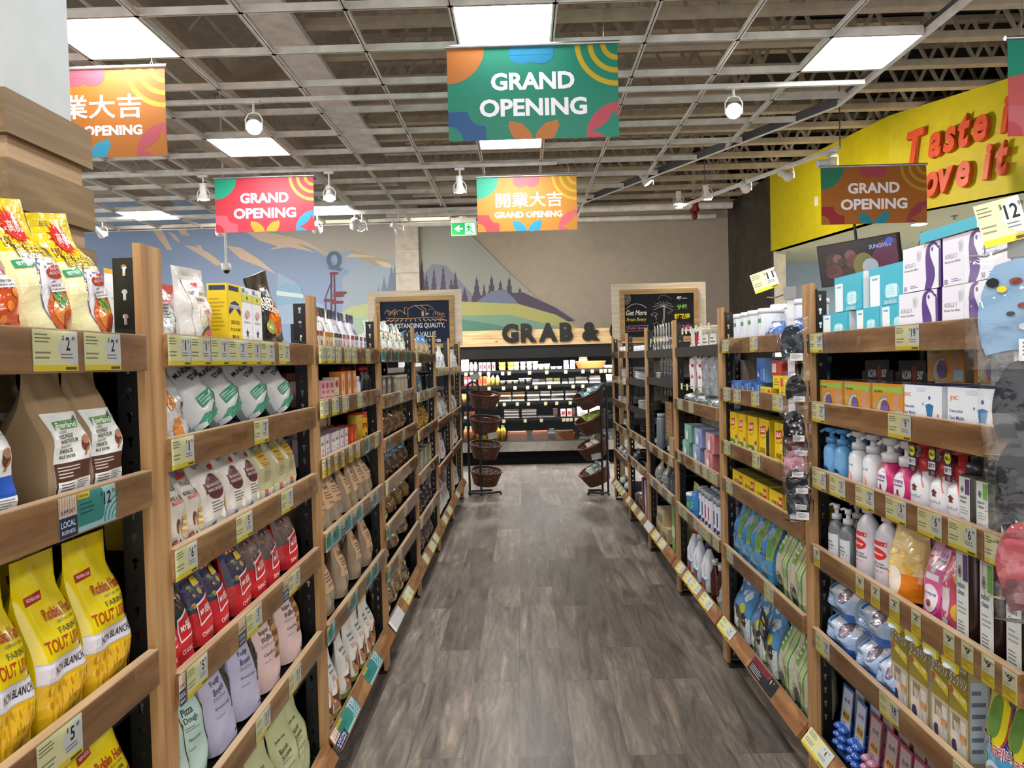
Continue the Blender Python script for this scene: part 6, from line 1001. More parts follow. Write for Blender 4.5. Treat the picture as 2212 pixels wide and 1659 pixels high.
def tissue(c1, c2): a = Art(.18, .11); a.rect(-.5, 0, .5, 1, c1, 6, 3); a.poly([(-.4, 0), (-.1, .2), (.1, .9), (.3, 1), (.5, .5), (.3, 0)], c2); a.ell(-.1, .4, .16, .3, 'dfe4ea', 12); return a
for i, (c1, c2, n) in enumerate((('8ab8a4', '6a9a88', 'green'), ('9aaac8', '7a8ab4', 'periwinkle'), ('c89a98', 'b86a68', 'coral'))):
    P_ = boxp('tissue_box', .2, .12, .12, tissue(c1, c2), c1, c2, 'b0b4c4'); row('R3', 2, P_, .12, '%s tissue box with swirl' % n, 'tissue box', us=((1478,), (1500,), (1526,))[i], z=1.0, jit=.01); row('R3', 2, P_, .12, '%s tissue box stacked on another' % n, 'tissue box', us=((1482,), (1504,), (1530,))[i], z=1.1, dz=.122, row='upper', jit=.02)
a = Art(.11, .11); a.rect(-.5, .1, .5, .8, '2f86b8', 6, 3); a.rect(-.3, .3, .3, .6, '6ab04a', 4, 2); row('R3', 3, can('wipes_tub', .055, .11, '3a8ab8', a), .11, 'teal wipes tub with white lid', 'tub', us=(1480,), z=.7); a = Art(.12, .22); a.rect(-.5, 0, .5, 1, '3a84c0'); a.rect(-.5, .82, .5, 1, 'c8c81a'); a.ring(-.02, .64, .22, .14, .05, '2a5a9a'); a.text('nature', 0, .42, .08, '7ac04a', .7, bold=.02); a.text('clean', .04, .32, .08, '7ac04a', .6, bold=.02); row('R3', 3, bagp('laundry_pod_pouch', .13, .23, .07, a, '3a84c0', 'gloss', .1, .94, .003, seed=211, nx=10, nz=10), .07, 'blue pouch with yellow top strip', 'pouch', us=(1490,), z=.75)
def spray(c): a = Art(.06, .19); a.rect(-.5, .1, .5, .9, 'cdd2da', 6, 3); a.rect(-.5, 0, .5, .26, '3a3a78', 6, 1); a.rect(-.22, .36, .2, .82, c, 3, 3); return can('spray_can', .03, .2, 'c4c9d2', a, '9aa0a8', .04)
for us, c, n in (((1505, 1512), '2a3a80', 'navy'), ((1520, 1527), 'b83030', 'red'), ((1537, 1544), '3a2a6a', 'violet')): row('R3', 3, spray(c), .06, 'tall aerosol can with %s label' % n, 'spray can', us=us, z=.75, jit=.01, back=1)
def jug(capc, h=.28):
    b = MB(); b.lathe([(.05, 0), (.056, .01), (.056, h * .55), (.05, h * .7), (.024, h * .88), (.018, h * .92), (.018, h * .96)], 16, 'd6d9e0', sq=2); b.v = [(x, y * .7, z) for x, y, z in b.v]; hb = MB(); hb.tube([(.045, -.03, h * .3), (.03, -.048, h * .36), (.02, -.045, h * .6), (.02, -.02, h * .8)], .011, 8, 'd6d9e0'); cb = MB(); cb.lathe([(.022, h * .95), (.022, h * 1.06), (.019, h * 1.08)], 14, capc); lb = MB(); a = Art(.08, .1); a.rect(-.5, 0, .5, 1, '3a6a94'); a.rect(-.5, 0, .5, .4, 'b03030'); a.on(lb, lambda x, z, o: (x, -.0415 - o, z + .02)); return Proto('bleach_jug', b.mesh('bleach_jug', 'plastic'), [('handle', hb.mesh('handle', 'plastic')), ('cap', cb.mesh('cap', 'plastic')), ('label', lb.mesh('label', 'carton'))])
row('R3', 4, jug('a8203a', .3), .08, 'white bleach jug with red cap', 'jug', us=(1484,), z=.3); row('R3', 4, jug('d4d8de', .3), .08, 'white bleach jug with white cap', 'jug', us=(1499,), z=.3); row('R3', 4, jug('3a2f7a', .3), .08, 'white bleach jug with violet cap', 'jug', us=(1516,), z=.3)
row('R3', 4, bottlep('drain_cleaner_bottle', [(.038, 0), (.042, .01), (.042, .17), (.02, .21), (.016, .23)], None, '3c1412', 'plastic', .7, 0, lambda b, c: b.lathe([(.02, .228), (.02, .265)], 12, c), 'd0d2d4', 'cap'), .06, 'dark maroon cleaner bottle, white cap', 'bottle', us=(1532, 1543), z=.35); row('R3', 4, clearbag('sponge_pack', .15, .22, .07, ('8a9a8a', 'c8ccc8', '5a6a5a', 'a8a0b0'), 'd8d8d0', .2, 26, 212, base='98a098'), .07, 'clear pack of mixed scrub sponges', 'pack', us=(1546, 1551), z=.3, lean=-.1)
# ---- kitchen tool bay, plate bay, bowl bay
def utensil(i):
    b = MB(); b.box(-.012, .012, -.004, .004, 0, .16, '8a8e92'); b.lathe([(.004, -.09), (.03, -.06), (.026, -.02), (.006, .0)], 10, '6a6e72'); b.v = [(x, y * (.3 if z < 0 else 1), z + .09) for x, y, z in b.v]; c = MB(); c.box(-.02, .02, -.001, .001, .19, .27, 'cfccb8'); return Proto('kitchen_utensil', b.mesh('kitchen_utensil', 'grey'), [('hang_card', c.mesh('hang_card', 'carton'))])
UT = utensil(0); hang('R4', 0, (1410, 1416, 1422, 1428, 1434, 1440, 1446), UT, 'hanging grey kitchen utensil with pale card', 'utensil', zoff=.08); hang('R4', 0, (1424, 1432, 1438, 1444, 1450), hangbag('cutlery_pack', .06, .42, ('3a3c40', '6a6e72', '8a8e92'), .02, 221, 'film', False), 'hanging clear pack of black chopsticks', 'hanging pack', zoff=-.06, row='rear')
def plate_mesh(r, h, col): b = MB(); b.lathe([(r * .55, 0), (r * .6, h * .3), (r, h), (r * .99, h * 1.15), (r * .6, h * .5), (.001, h * .45)], 20, col, cap=False); return b.mesh('plate', 'plastic')
PL = {k: Proto(n, plate_mesh(r, h, c)) for k, n, r, h, c in (('p', 'plate', .11, .016, 'bfc2bc'), ('b', 'bowl', .075, .045, 'c4c6c2'), ('d', 'dark_bowl', .08, .05, '232527'))}
def stackp(key, j, u, k, n, step, look, cat, yd=.02, dz=0):
    B = BAYS[key]; x = bayx(B, u, yd, z=1.0)
    for i in range(n): put(key, j, PL[k], x, yd, look, cat, dz=dz + step * i, D=.2, where=ORD[i] + ' up the stack')
for key, j, u, k, n, st, lk in (('R5', 1, 1378, 'p', 7, .012, 'pale dinner plate'), ('R5', 2, 1380, 'p', 8, .013, 'pale deep plate'), ('R5', 1, 1366, 'b', 4, .018, 'white bowl behind the plates'), ('R6', 1, 1338, 'b', 5, .018, 'white soup bowl'), ('R6', 1, 1348, 'b', 5, .018, 'white rice bowl'), ('R6', 2, 1336, 'p', 6, .011, 'small white plate'), ('R6', 2, 1347, 'p', 6, .011, 'white side plate'), ('R4', 1, 1420, 'p', 6, .012, 'grey dinner plate'), ('R6', 3, 1340, 'b', 4, .018, 'white bowl'), ('R5', 3, 1376, 'd', 3, .03, 'dark bowl')): stackp(key, j, u, k, n, st, lk, 'plate' if k == 'p' else 'bowl')
mug = bottlep('mug', [(.036, 0), (.04, .006), (.04, .085), (.037, .09)], None, 'cfd3d4', 'plastic', 1, 0, lambda b, c: b.tube([(.038, 0, .07), (.062, 0, .065), (.062, 0, .03), (.038, 0, .02)], .006, 8, c), 'cfd3d4', 'handle'); row('R5', 0, mug, .08, 'pale printed mug with handle', 'mug', us=(1366, 1374, 1382, 1390), z=1.68); row('R5', 0, boxp('gift_box', .16, .14, .12, None, '1e1f22', '1a1b1e'), .12, 'black gift box behind the mugs', 'box', xs=(.3, .62), yd=.18, row='rear')
row('R6', 0, mug, .08, 'white mug on patterned mug', 'mug', us=(1336, 1344), z=1.7); row('R6', 0, boxp('gift_box', .14, .12, .1, None, '6a5040', '54402f'), .1, 'brown gift box behind mugs', 'box', xs=(.4, .7), yd=.15, row='rear')
CB = lambda w, h: boxp('cutting_board', w, h, .02, Art(w, h).lines(-.46, .02, .46, .98, 9, '9a7a54'), 'b08e64', 'a07e56'); row('R4', 2, CB(.28, .4), .02, 'tall wooden cutting board on edge', 'cutting board', us=(1424, 1434, 1444), z=1.05, yd=.14, jit=.02); row('R4', 2, bottlep('thermos', [(.035, 0), (.036, .01), (.036, .26), (.03, .28)], None, '6a7278', 'plastic', 1, 0, lambda b, c: b.lathe([(.032, .278), (.032, .31)], 14, c), '8a9298', 'cap'), .07, 'slim grey vacuum flask', 'flask', us=(1416,), z=1.0); row('R4', 2, boxp('steamer_box', .2, .16, .14, None, 'a88c64', '977c56'), .14, 'wooden tray box', 'box', us=(1448,), z=.95); put('R4', 1, Proto('frying_pan', (lambda b: (b.lathe([(.1, 0), (.14, .04), (.138, .042), (.098, .006)], 24, '17181a', cap=False), b.bar((.13, 0, .035), (.32, 0, .05), .022, .012, '17181a'), b)[2])(MB()).mesh('frying_pan', 'black')), .75, .06, 'black frying pan on the steel shelf', 'pan', D=.28)
row('R4', 2, clearbag('bakeware_pack', .18, .1, .14, ('8a9090', 'aab0b0', '6a7070'), None, 0, 24, 231, base='8f9595'), .14, 'clear pack of grey bakeware', 'pack', us=(1412, 1440), z=.95, yd=.02, lean=-.15); row('R4', 3, clearbag('kitchen_roll_pack', .14, .2, .1, ('5a6a6a', 'b8bcbc', 'c8a080', '3a4444'), None, 0, 20, 232, base='a0a4a4'), .1, 'mixed clear kitchen pack with teal mesh', 'pack', us=(1414, 1428), z=.75); row('R4', 3, clearbag('knife_pack', .09, .26, .04, ('3a3e42', '9aa0a4'), None, 0, 12, 233, base='4a5054'), .04, 'tall dark blister pack leaning', 'pack', us=(1440, 1448), z=.78, ry=.0) if 0 else row('R4', 3, clearbag('knife_pack', .09, .26, .04, ('3a3e42', '9aa0a4'), None, 0, 12, 233, base='4a5054'), .04, 'tall dark blister pack leaning', 'pack', us=(1440, 1448), z=.78)
a = Art(.24, .12); a.rect(-.5, 0, .5, 1, 'c0aa80'); a.rect(-.36, .1, .3, .6, '2c2418'); a.text('ECO', -.03, .36, .28, 'c0aa80', .44, bold=.03); EC = boxp('eco_plate_pack', .26, .12, .2, a, 'c0aa80', 'b09a70', 'c8b48c', 'gloss'); row('R4', 4, EC, .2, 'kraft eco plate pack with black letters', 'pack', us=(1420, 1432), z=.3); row('R4', 4, EC, .2, 'kraft eco plate pack tilted on top', 'pack', us=(1424,), z=.42, dz=.124, row='upper', lean=.0)
a = Art(.12, .42); a.rect(-.5, 0, .5, 1, '7aa05a'); a.rect(-.5, .3, .5, .5, 'c8d4b8'); row('R4', 4, boxp('mop_box', .12, .44, .1, a, '7aa05a', '5f8a3a'), .1, 'tall green carton beside the post', 'box', us=(1451,), z=.45)
row('R5', 4, PL['d'], .16, 'single dark bowl', 'bowl', us=(1372, 1384), z=.75); row('R5', 4, clearbag('lunch_box_pack', .14, .12, .1, ('3a4044', '5a6064', '8a9094'), None, 0, 20, 241, base='50565a'), .1, 'dark clear lunch box pack', 'pack', us=(1366, 1392), z=.72); a = Art(.1, .3); a.rect(-.5, 0, .5, 1, '7a2026'); a.text('POT', 0, .2, .1, 'd8c8c8', .7); row('R5', 5, boxp('thermos_box', .1, .36, .1, a, '7a2026', '64181e'), .1, 'tall maroon carton', 'box', us=(1386,), z=.4); a = Art(.12, .34); a.rect(-.5, 0, .5, 1, '9a98a4'); a.ell(0, .5, .3, .2, 'c8c8d0', 12); row('R5', 5, boxp('thermos_box', .12, .36, .1, a, '9a98a4', '8a8894'), .1, 'tall grey lilac carton', 'box', us=(1392,), z=.4)
POT = bottlep('cooking_pot', [(.09, 0), (.1, .01), (.1, .11), (.102, .115)], None, '4a4e52', 'grey', 1, 0, lambda b, c: b.lathe([(.1, .115), (.06, .135), (.012, .142), (.012, .16)], 18, c), '8a9094', 'lid', 'alu'); row('R5', 5, POT, .2, 'steel cooking pot with domed lid', 'pot', us=(1370, 1378), z=.3, dz=0); TP = bottlep('teapot', [(.04, 0), (.06, .03), (.055, .07), (.03, .09)], None, 'b8c4c6', 'plastic', 1, 0, lambda b, c: (b.lathe([(.03, .09), (.02, .1), (.008, .105), (.008, .115)], 12, c), b.tube([(.05, 0, .04), (.08, 0, .06), (.09, 0, .085)], .008, 8, c)), 'b8c4c6', 'lid'); row('R6', 5, TP, .12, 'pale blue teapot with spout', 'teapot', us=(1336, 1346), z=.3)
row('R6', 4, clearbag('cutlery_box', .12, .1, .1, ('b8bcbc', '5a6060', 'd8dcdc'), None, 0, 18, 242, base='a8acac'), .1, 'white and clear cutlery pack', 'pack', us=(1333, 1341, 1349), z=.65)
# ================================================================ strips of bagged masks clipped to the posts
def maskbag(W, H, col, dots, seed, lbl=True, mtex=None):
    f = bagp('x', W, H, .03, None, 'ffffff', 'wrap', .1, .95, .006, seed=seed, nx=10, nz=12); m = MB(); vs = []; n = 10
    for j in range(n + 1):
        for i in range(n + 1):
            u, v = i / n * 2 - 1, j / n; wv = .42 * W * (1 - .25 * (2 * v - 1) ** 2 - .2 * v); x = u * wv; z = H * (.1 + .66 * v) + .012 * math.cos(u * 1.5); vs.append((x, -.008 * (1 - u * u) * (1 - (2 * v - 1) ** 2) + .002 * math.sin(6 * u + 5 * v), z))
    r = random.Random(seed); fs = [(j * (n + 1) + i, j * (n + 1) + i + 1, (j + 1) * (n + 1) + i + 1, (j + 1) * (n + 1) + i) for j in range(n) for i in range(n)]
    m.add(vs, fs, col, 0, True)
    if dots:
        A = rnd(Art(W * .6, H * .5), 10, -.45, .05, .45, .95, dots, .05, .1, seed, 8); A.on(m, lambda x, z, o: (x, -.0095 - o, z + H * .2))
    parts = [('mask', m.mesh('mask', 'matte'))]
    if lbl: lb = MB(); Art(W * .4, H * .16).rect(-.5, 0, .5, 1, 'd6d6d8', 1, 1).lines(-.42, .2, .42, .9, 4, '55555a').on(lb, lambda x, z, o: (x + W * .18, -.019 - o, z + H * .06)); parts.append(('label', lb.mesh('label', 'carton')))
    return Proto('bagged_face_mask', f.root, parts)
def strip(name, x, y, ztop, zbot, rz, items, lab, price, card, grp):
    t = thing('clip_strip', lab, 'clip strip', (x, y, 0), rz); b = MB(); b.box(-.012, .012, .004, .006, zbot, ztop, 'd8d8da'); b.obj('strip', 'plastic', t); b = MB(); b.box(-.022, .022, -.006, .012, ztop - .01, ztop + .035); b.tube([(-.02, .01, ztop + .01), (-.06, .03, ztop + .0), (-.09, .04, ztop + .004)], .003, 6); b.obj('clamp', 'plastic', t)
    if card: c = mkobj('price_card', tag_mesh(price, 'y', card[0], card[1]), t, card[2]); c.rotation_euler = card[3]
    for i, (z, p, look, dx) in enumerate(items):
        o = p.make(look, 'mask', (x + dx, y - .012 - .004 * (i % 3), z), (0, 0, rz + R.uniform(-.12, .12)), grp)
xs_, zs_ = ony(1730, 640, 2.89)
MB_ = {k: maskbag(*v) for k, v in dict(navy=(.11, .17, '2e3440', None, 301), black=(.1, .14, '17171a', ('c8c8cc',), 302), pink=(.1, .12, 'c890a0', None, 303), dark=(.1, .12, '222226', None, 304), mauve=(.1, .12, '6a3c44', None, 305), blue=(.2, .27, '8fb4d4', ('d8c83a', 'd4dce4', '8a3a34', 'cfd8e2', '2a2a30'), 306), slate=(.2, .24, '33373e', None, 307), knit=(.2, .2, '24262c', ('3a3c44',), 308), char=(.19, .17, '2b2e35', None, 309), coral=(.19, .2, 'c9626a', None, 310), plum=(.19, .16, '8a5a62', ('a86a72',), 311)).items()}
zz = lambda v: ony(1725, v, 2.88)[1]
strip('clip_strip', .985, 2.87, zz(640), zz(1120), -.5, [(zz(785), MB_['navy'], 'bagged navy mask at the top of the small strip', 0), (zz(870), MB_['dark'], 'bagged dark mask below the navy one', .01), (zz(955), MB_['black'], 'bagged black print mask with white label', 0), (zz(985), MB_['mauve'], 'bagged grey mauve mask in mid strip', .012), (zz(1030), MB_['pink'], 'bagged pink mask on the small strip', 0), (zz(1065), MB_['dark'], 'bagged black mask under the pink one', .008), (zz(1100), MB_['mauve'], 'bagged brown mauve mask low on strip', .01), (zz(1122), MB_['navy'], 'bagged mask at the foot of the small strip', .012)],
      'white clip strip of small mask bags on the timber post', '11.99', (.085, .075, (-.075, -.02, zz(624)), (-.15, -.3, .1)), 'mask bags on the small clip strip')
zy = lambda v: ony(2170, v, 1.55)[1]
strip('clip_strip', .985, 1.55, zy(545), zy(1300), -.6, [(zy(798), MB_['blue'], 'bagged pale blue picture-print mask', -.005), (zy(985), MB_['slate'], 'bagged slate grey mask below the blue one', .02), (zy(1110), MB_['knit'], 'bagged black knitted mask', .025), (zy(1180), MB_['char'], 'bagged charcoal mask above the coral one', .03), (zy(1300), MB_['coral'], 'bagged coral pink mask', .02), (zy(1345), MB_['plum'], 'bagged plum mask at the foot of strip', .035)],
      'clear clip strip of large mask bags at the frame edge', '12.99', (.082, .088, (-.02, -.02, zy(525)), (-.12, -.22, .3)), 'mask bags on the large clip strip')
# ================================================================ hanging banners
def banner_art(bg, tl, top, arcs, bl, leaf, br, txt, W=1.02, H=.555, blc=None, tr=True, brc=None):
    a = Art(W, H); A = W / H; dk = lambda c: '%02x%02x%02x' % tuple(int(x * .86) for x in hx(c)) if c else c; bg, tl, top, arcs, bl, leaf, br, blc = [dk(c) for c in (bg, tl, top, arcs, bl, leaf, br, blc)]
    a.rect(-.5, 0, .5, 1, bg)
    a.put([(-.5, 1)] + [(-.5 + .22 * math.sin(q / 12 * PI / 2), 1 - .22 * A * math.cos(q / 12 * PI / 2) * .97) for q in range(13)], [(0, q + 1, q + 2) for q in range(12)], tl)
    if top:
        a.ell(-.06, .9, .075, .1, top, 16); a.ell(.05, .9, .075, .1, top, 16); a.rect(-.135, .9, .125, 1.0, top)
    for r in (.25, .175, .1): a.ring(.5, 1.0, r, r * A, .03, arcs, 180, 270, 16)
    c2 = blc or bg
    a.poly([(-.5, 0), (-.28, 0), (-.28, .15), (-.34, .17), (-.375, .24), (-.385, .31), (-.5, .31)], bl); a.put([(-.5, 0)] + [(-.5 + .085 * math.sin(q / 10 * PI / 2), .155 * math.cos(q / 10 * PI / 2)) for q in range(11)], [(0, q + 2, q + 1) for q in range(10)], c2)
    for s in (-1, 1): a.poly([(s * .005, 0), (s * .02, .08), (s * .07, .17), (s * .14, .2), (s * .15, .14), (s * .13, .05), (s * .11, 0)], leaf)
    a.poly([(.31, 0), (.315, .12), (.35, .24), (.41, .33), (.46, .36), (.5, .37), (.5, .22), (.47, .3), (.45, .2), (.4, .12), (.34, .07), (.38, .05), (.42, 0)], br)
    a.poly([(.465, .31), (.5, .2), (.5, .36)], br)
    if brc: a.poly([(.36, .06), (.42, .12), (.46, .2), (.47, .28), (.5, .2), (.5, 0), (.44, 0)], brc)
    w = 'e6e4ea'
    if txt == 'e': a.text('GRAND', 0, .62, .19, w, .49, bold=.035); a.text('OPENING', .0, .34, .19, w, .63, bold=.035)
    elif txt == 'c': a.text('開業大吉', .02, .57, .27, w, .67, bold=.014); a.text('GRAND OPENING', .01, .3, .115, w, .68, bold=.04)
    return a
def banner(u0, v0, u1, Y, art, look, hooks=(.08, .92), W=1.02, H=.555, wave=.006, rz=0, top=None):
    x0, z0 = ony(u0, v0, Y); x1, z1 = ony(u1, v0 - (u1 - u0) * .02, Y); xc, zt = (x0 + x1) / 2, z0
    t = thing('hanging_banner', look, 'banner', (xc, Y, zt - H), rz, 'hanging store banners')
    fn = lambda x, z, o: (x, -wave * math.sin(z / H * 2.6) * (1 - z / H) * 2 - .0006 - o, z)
    b = MB(); n = 12; vs = [fn(-W / 2 + W * i / n, H * j / n, 0) for j in range(n + 1) for i in range(n + 1)]; fs = [(j * (n + 1) + i, j * (n + 1) + i + 1, (j + 1) * (n + 1) + i + 1, (j + 1) * (n + 1) + i) for j in range(n) for i in range(n)]
    bc = art.l[0][2]; b.add(vs, fs, bc); b.add([(x, y + .0012, z) for x, y, z in vs], [f[::-1] for f in fs], bc); art.on(b, fn, 0, .0006); b.obj('vinyl_sheet', 'vinylm' if 0 else 'vinyl', t)
    b = MB(); b.tube([(-W / 2 - .012, 0, H + .004), (W / 2 + .012, 0, H + .004)], .013, 10); b.obj('top_rail', 'alu', t)
    for h in hooks:
        x = -W / 2 + W * h; b = MB(); b.tube([(x - .012, 0, H + .012), (x, 0, H + .04), (x + .012, 0, H + .012)], .0016, 5); b.tube([(x, 0, H + .04), (x + .004, 0, CZ - zt + H + .01)], .0012, 5); b.obj('hanger', 'alu', t)
OR_ = 'c07a2a'
banner(966, 104, 1332, 4.7, banner_art('1f8d72', 'c77a34', '1c8cba', 'd6b62e', '235a94', 'cc7a34', 'c8505e', 'e'), 'green banner lettered in white, orange quarter circle')
banner(463, 386, 677, 8.0, banner_art('cc3644', '23a884', 'cc3644', 'dcb82c', 'd8606e', 'dc9a2c', '2a9cc8', 'e', blc='c8303e'), 'red banner lettered in white, yellow arcs')
banner(1030, 384, 1244, 8.0, banner_art('cf8c30', '2aaa86', 'd8626a', 'd8bc2c', 'd04a50', '2a9cbe', 'd8626e', 'c', blc='cf8c30'), 'amber banner with Chinese and English lettering')
banner(1775, 362, 1998, 7.65, banner_art('b86a1c', '2a8a6c', 'c04a5a', 'c8a02c', 'a8242c', '1f93a4', 'a83c48', 'e', blc='b0721e'), 'brown orange banner before the yellow bulkhead')
banner(0, 155, 364, 4.9, banner_art('ad661c', '2a8a6c', 'b84a58', 'd0a52a', 'a8242c', '2a93b4', 'b04a56', 'c', blc='ad661c'), 'brown banner partly behind the plank column')
banner(2180, 84, 2560, 4.55, banner_art('d0605e', '1f9a7c', None, 'd8bc2c', 'd8707a', 'cf8c30', '1f9a7c', 'e', blc='d0505a'), 'coral banner cut off by the frame edge')
# ================================================================ track lights
def rail(p, q, nm):
    b = MB(); b.bar(p, q, .034, .034); o = b.obj('track_rail', 'white'); o['kind'] = 'structure'; o.name = 'ceiling_track'
    return o
x0 = ony(365, 229, 5.95)[0]; rail((-3.2, 5.95, 3.685), (2.62, 5.95, 3.685), 'a'); rail((3.08, 7.53, 3.62), (2.11, 10.27, 3.62), 'b'); rail((-6.6, 10.3, 3.685), (.8, 10.3, 3.685), 'c'); rail((-5.2, 8.1, 3.69), (.4, 8.1, 3.69), 'd')
b = MB(); b.tube([(3.08, 7.53, 3.63), (3.08, 7.53, 4.25)], .006, 6); b.tube([(2.3, 9.7, 3.63), (2.3, 9.7, 4.25)], .006, 6); o = b.obj('ceiling_rod', 'duct'); o['kind'] = 'structure'
def lamp_meshes():
    h = MB(); h.lathe([(.001, -.161), (.032, -.16), (.034, -.155), (.034, -.06), (.058, -.006), (.062, 0), (.058, .004), (.05, -.004)], 20, cap=False); L = MB(); L.lathe([(.001, .02), (.025, .017), (.045, .009), (.056, -.002)], 20, cap=False)
    y = MB(); y.tube([(-.062, 0, -.02), (-.064, 0, .06), (-.04, 0, .1), (0, 0, .112), (.04, 0, .1), (.064, 0, .06), (.062, 0, -.02)], .006, 6); s = MB(); s.tube([(0, 0, .1), (0, 0, .15)], .01, 8); s.box(-.05, .05, -.014, .014, .145, .17)
    return h.mesh('housing', 'white'), L.mesh('lamp', 'bulb'), y.mesh('yoke', 'white'), s.mesh('stem', 'white')
LH, LL, LY, LS = lamp_meshes()
SPL = bpy.data.lights.new('spot_beam', 'SPOT'); SPL.energy = SPOT_W; SPL.color = (1, .86, .68); SPL.spot_size = math.radians(75); SPL.spot_blend = .6; SPL.shadow_soft_size = .04; SPB = SPL.copy(); SPB.energy = SPOT_W * 2.2; SPB.spot_blend = 1; SPB.spot_size = 1.7; SPY = SPB.copy(); SPY.energy = SPOT_W * 1.3
def rz_top(u, Y): return 3.602 if u > 1420 and Y > 7 else CZ + .002 if u == 1400 else 3.668
def spot(u, v, Y, aim, look, on=True):
    x, z = ony(u, v, Y); d = (Vector(aim) - Vector((x, Y, z))).normalized(); t = thing('track_spotlight', look, 'spotlight', (x, Y, z), 0, 'white track spotlights')
    rot = Vector((0, 0, 1)).rotation_difference(d).to_euler(); o = mkobj('housing', LH, t, (0, 0, 0)); o.rotation_euler = rot; l = mkobj('lamp', LL, o); mkobj('yoke', LY, t, (0, 0, 0)); zr = rz_top(u, Y) - z
    if abs(zr - .165) < .004: mkobj('stem', LS, t)
    else: b = MB(); b.tube([(0, 0, .1), (0, 0, zr)], .01, 8); b.box(-.05, .05, -.018, .018, zr - .022, zr + .002); b.obj('stem', 'white', t)
    if on: e = bpy.data.objects.new('spot_beam', SPY if u > 1600 and Y > 7 else SPB if Y > 8.5 else SPL); COL.objects.link(e); e.parent = o; e.location = (0, 0, .03); e.rotation_euler = (PI, 0, 0)
    return t
for u, v, Y, aim, wh in ((549, 275, 5.9, (-.9, 2.2, 1.4), 'over the red banner, facing the aisle'), (1585, 240, 5.9, (1.1, 2.0, 1.4), 'below the large panel beside yellow bulkhead'), (440, 430, 8.1, (-3.4, 8.6, 0), 'hanging just beside the red banner'), (712, 428, 8.1, (-1.5, 6.5, .6), 'just past the red banner edge'), (994, 414, 8.1, (-.5, 8.6, 0), 'between the red and amber banners'),
        (222, 507, 10.3, (-5, 13.4, 2), 'next to the plank column'), (476, 503, 10.3, (-4.6, 13.4, 2.4), 'touching the red banner corner'), (686, 498, 10.3, (-3, 13.4, 2.4), 'under the square panel, tipped at mural'), (767, 490, 10.3, (-2.4, 13.4, 2.0), 'first of a close pair before the pillar'), (783, 495, 10.3, (-.2, 12.2, .6), 'second of a close pair before the pillar'), (862, 495, 10.3, (-.3, 13.4, 2.6), 'in front of the pale block pillar'), (1152, 492, 10.3, (1.6, 13.4, 2.6), 'peeping below the amber banner')):
    spot(u, v, Y, aim, 'lit white track spotlight ' + wh)
for i, (u, v, Y, aim) in enumerate(((1466, 440, 10.2, (2.1, 10.4, 0)), (1528, 425, 9.7, (3.3, 11.5, .6)), (1612, 407, 9.05, (3.8, 10.6, 3.3)), (1703, 380, 8.4, (4.0, 9.4, 3.5)), (1797, 352, 7.7, (4.5, 8.0, 3.6)))):
    spot(u, v, Y, aim, 'white spotlight, %s on the slanting track toward the yellow bulkhead' % ORD[i], i > 1)
spot(1400, 395, 9.05, (2.6, 9.0, 2.2), 'white cylinder spotlight below the angled grid edge')
# ================================================================ signs
def board(u0, v0, u1, v1, Y, look, face, art, mat):
    x0, zt = ony(u0, v0, Y); x1, _ = ony(u1, v0, Y); _, zb = ony(u0, v1, Y); t = thing('header_board', look, 'sign', ((x0 + x1) / 2, Y, zb)); W, H = x1 - x0, zt - zb; fw = W * .085
    b = MB(); b.box(-W / 2, W / 2, 0, .03, 0, H); b.obj('backing', 'pale', t)
    b = MB(); g = fw
    for x_0, x_1, z_0, z_1 in ((-W / 2 + g, W / 2 - g, H - g * 1.35, H - g * .75), (-W / 2 + g, W / 2 - g, -.02, .035), (-W / 2 + g, -W / 2 + g * 1.55, .036, H - g * 1.36), (W / 2 - g * 1.55, W / 2 - g, .036, H - g * 1.36)): b.box(x_0, x_1, -.03, 0, z_0, z_1)
    b.obj('inner_frame', 'frame', t); b = MB(); w, h = W - g * 3.1, H - g * 1.35 - .035; b.box(-w / 2, w / 2, -.008, 0, .035, .035 + h, face); art.W = w; art.H = h; art.on(b, frontal(-.008, .035)); b.obj('sign_panel', mat, t)
    for s in (-1, 1): b = MB(); b.box(s * W * .42 - .03, s * W * .42 + .03, .03, .07, -zb + .02, H * .8); b.obj('support_leg', 'pinez', t)
    return t
a = Art(1, .6); g = 'd0a868'
def L_(pts, t=.006, c=g): a.line(pts, t, c)
L_([(-.42, .62), (-.1, .6), (.44, .62)]); L_([(-.1, .62), (-.1, .82), (0, .9), (.08, .9), (.16, .8), (.16, .64)]); L_([(0, .9), (.12, .78), (.12, .64)]); L_([(.08, .9), (.2, .9), (.28, .8), (.2, .8)]); L_([(-.3, .64), (-.3, .74), (-.22, .8), (-.12, .7)]); L_([(-.15, .7), (-.15, .86), (-.11, .86)]); [L_([(-.44 + .03 * i, .72 + .05 * math.sin(i * 2.2)), (-.4 + .03 * i, .8 + .03 * math.cos(i * 1.7)), (-.37 + .03 * i, .7)]) for i in range(5)]; [L_([(.26 + .03 * i, .66 + .04 * math.sin(i)), (.29 + .03 * i, .74 + .03 * math.cos(i)), (.31 + .03 * i, .66)]) for i in range(5)]
[L_([(-.36 + .06 * i, .58), (-.44 + .075 * i, .53)], .012) for i in range(13)]; a.rect(.1, .65, .13, .76, g); a.rect(.16, .68, .2, .72, g)
a.text('OUTSTANDING QUALITY,', .02, .42, .13, 'd8dade', .82, bold=.015); a.text('VARIETY & VALUE', -.01, .22, .13, 'd8dade', .62, bold=.015); a.text('物美價廉', -.16, .07, .085, 'd8dade', .26, bold=.02); a.text('物超所值', .22, .07, .085, 'd8dade', .3, bold=.02)
board(794, 630, 996, 752, 9.56, 'navy board with farm drawing and white capital lettering', '252c3e', a, 'matte')
a = Art(1, .6); W_ = 'd8d8d4'
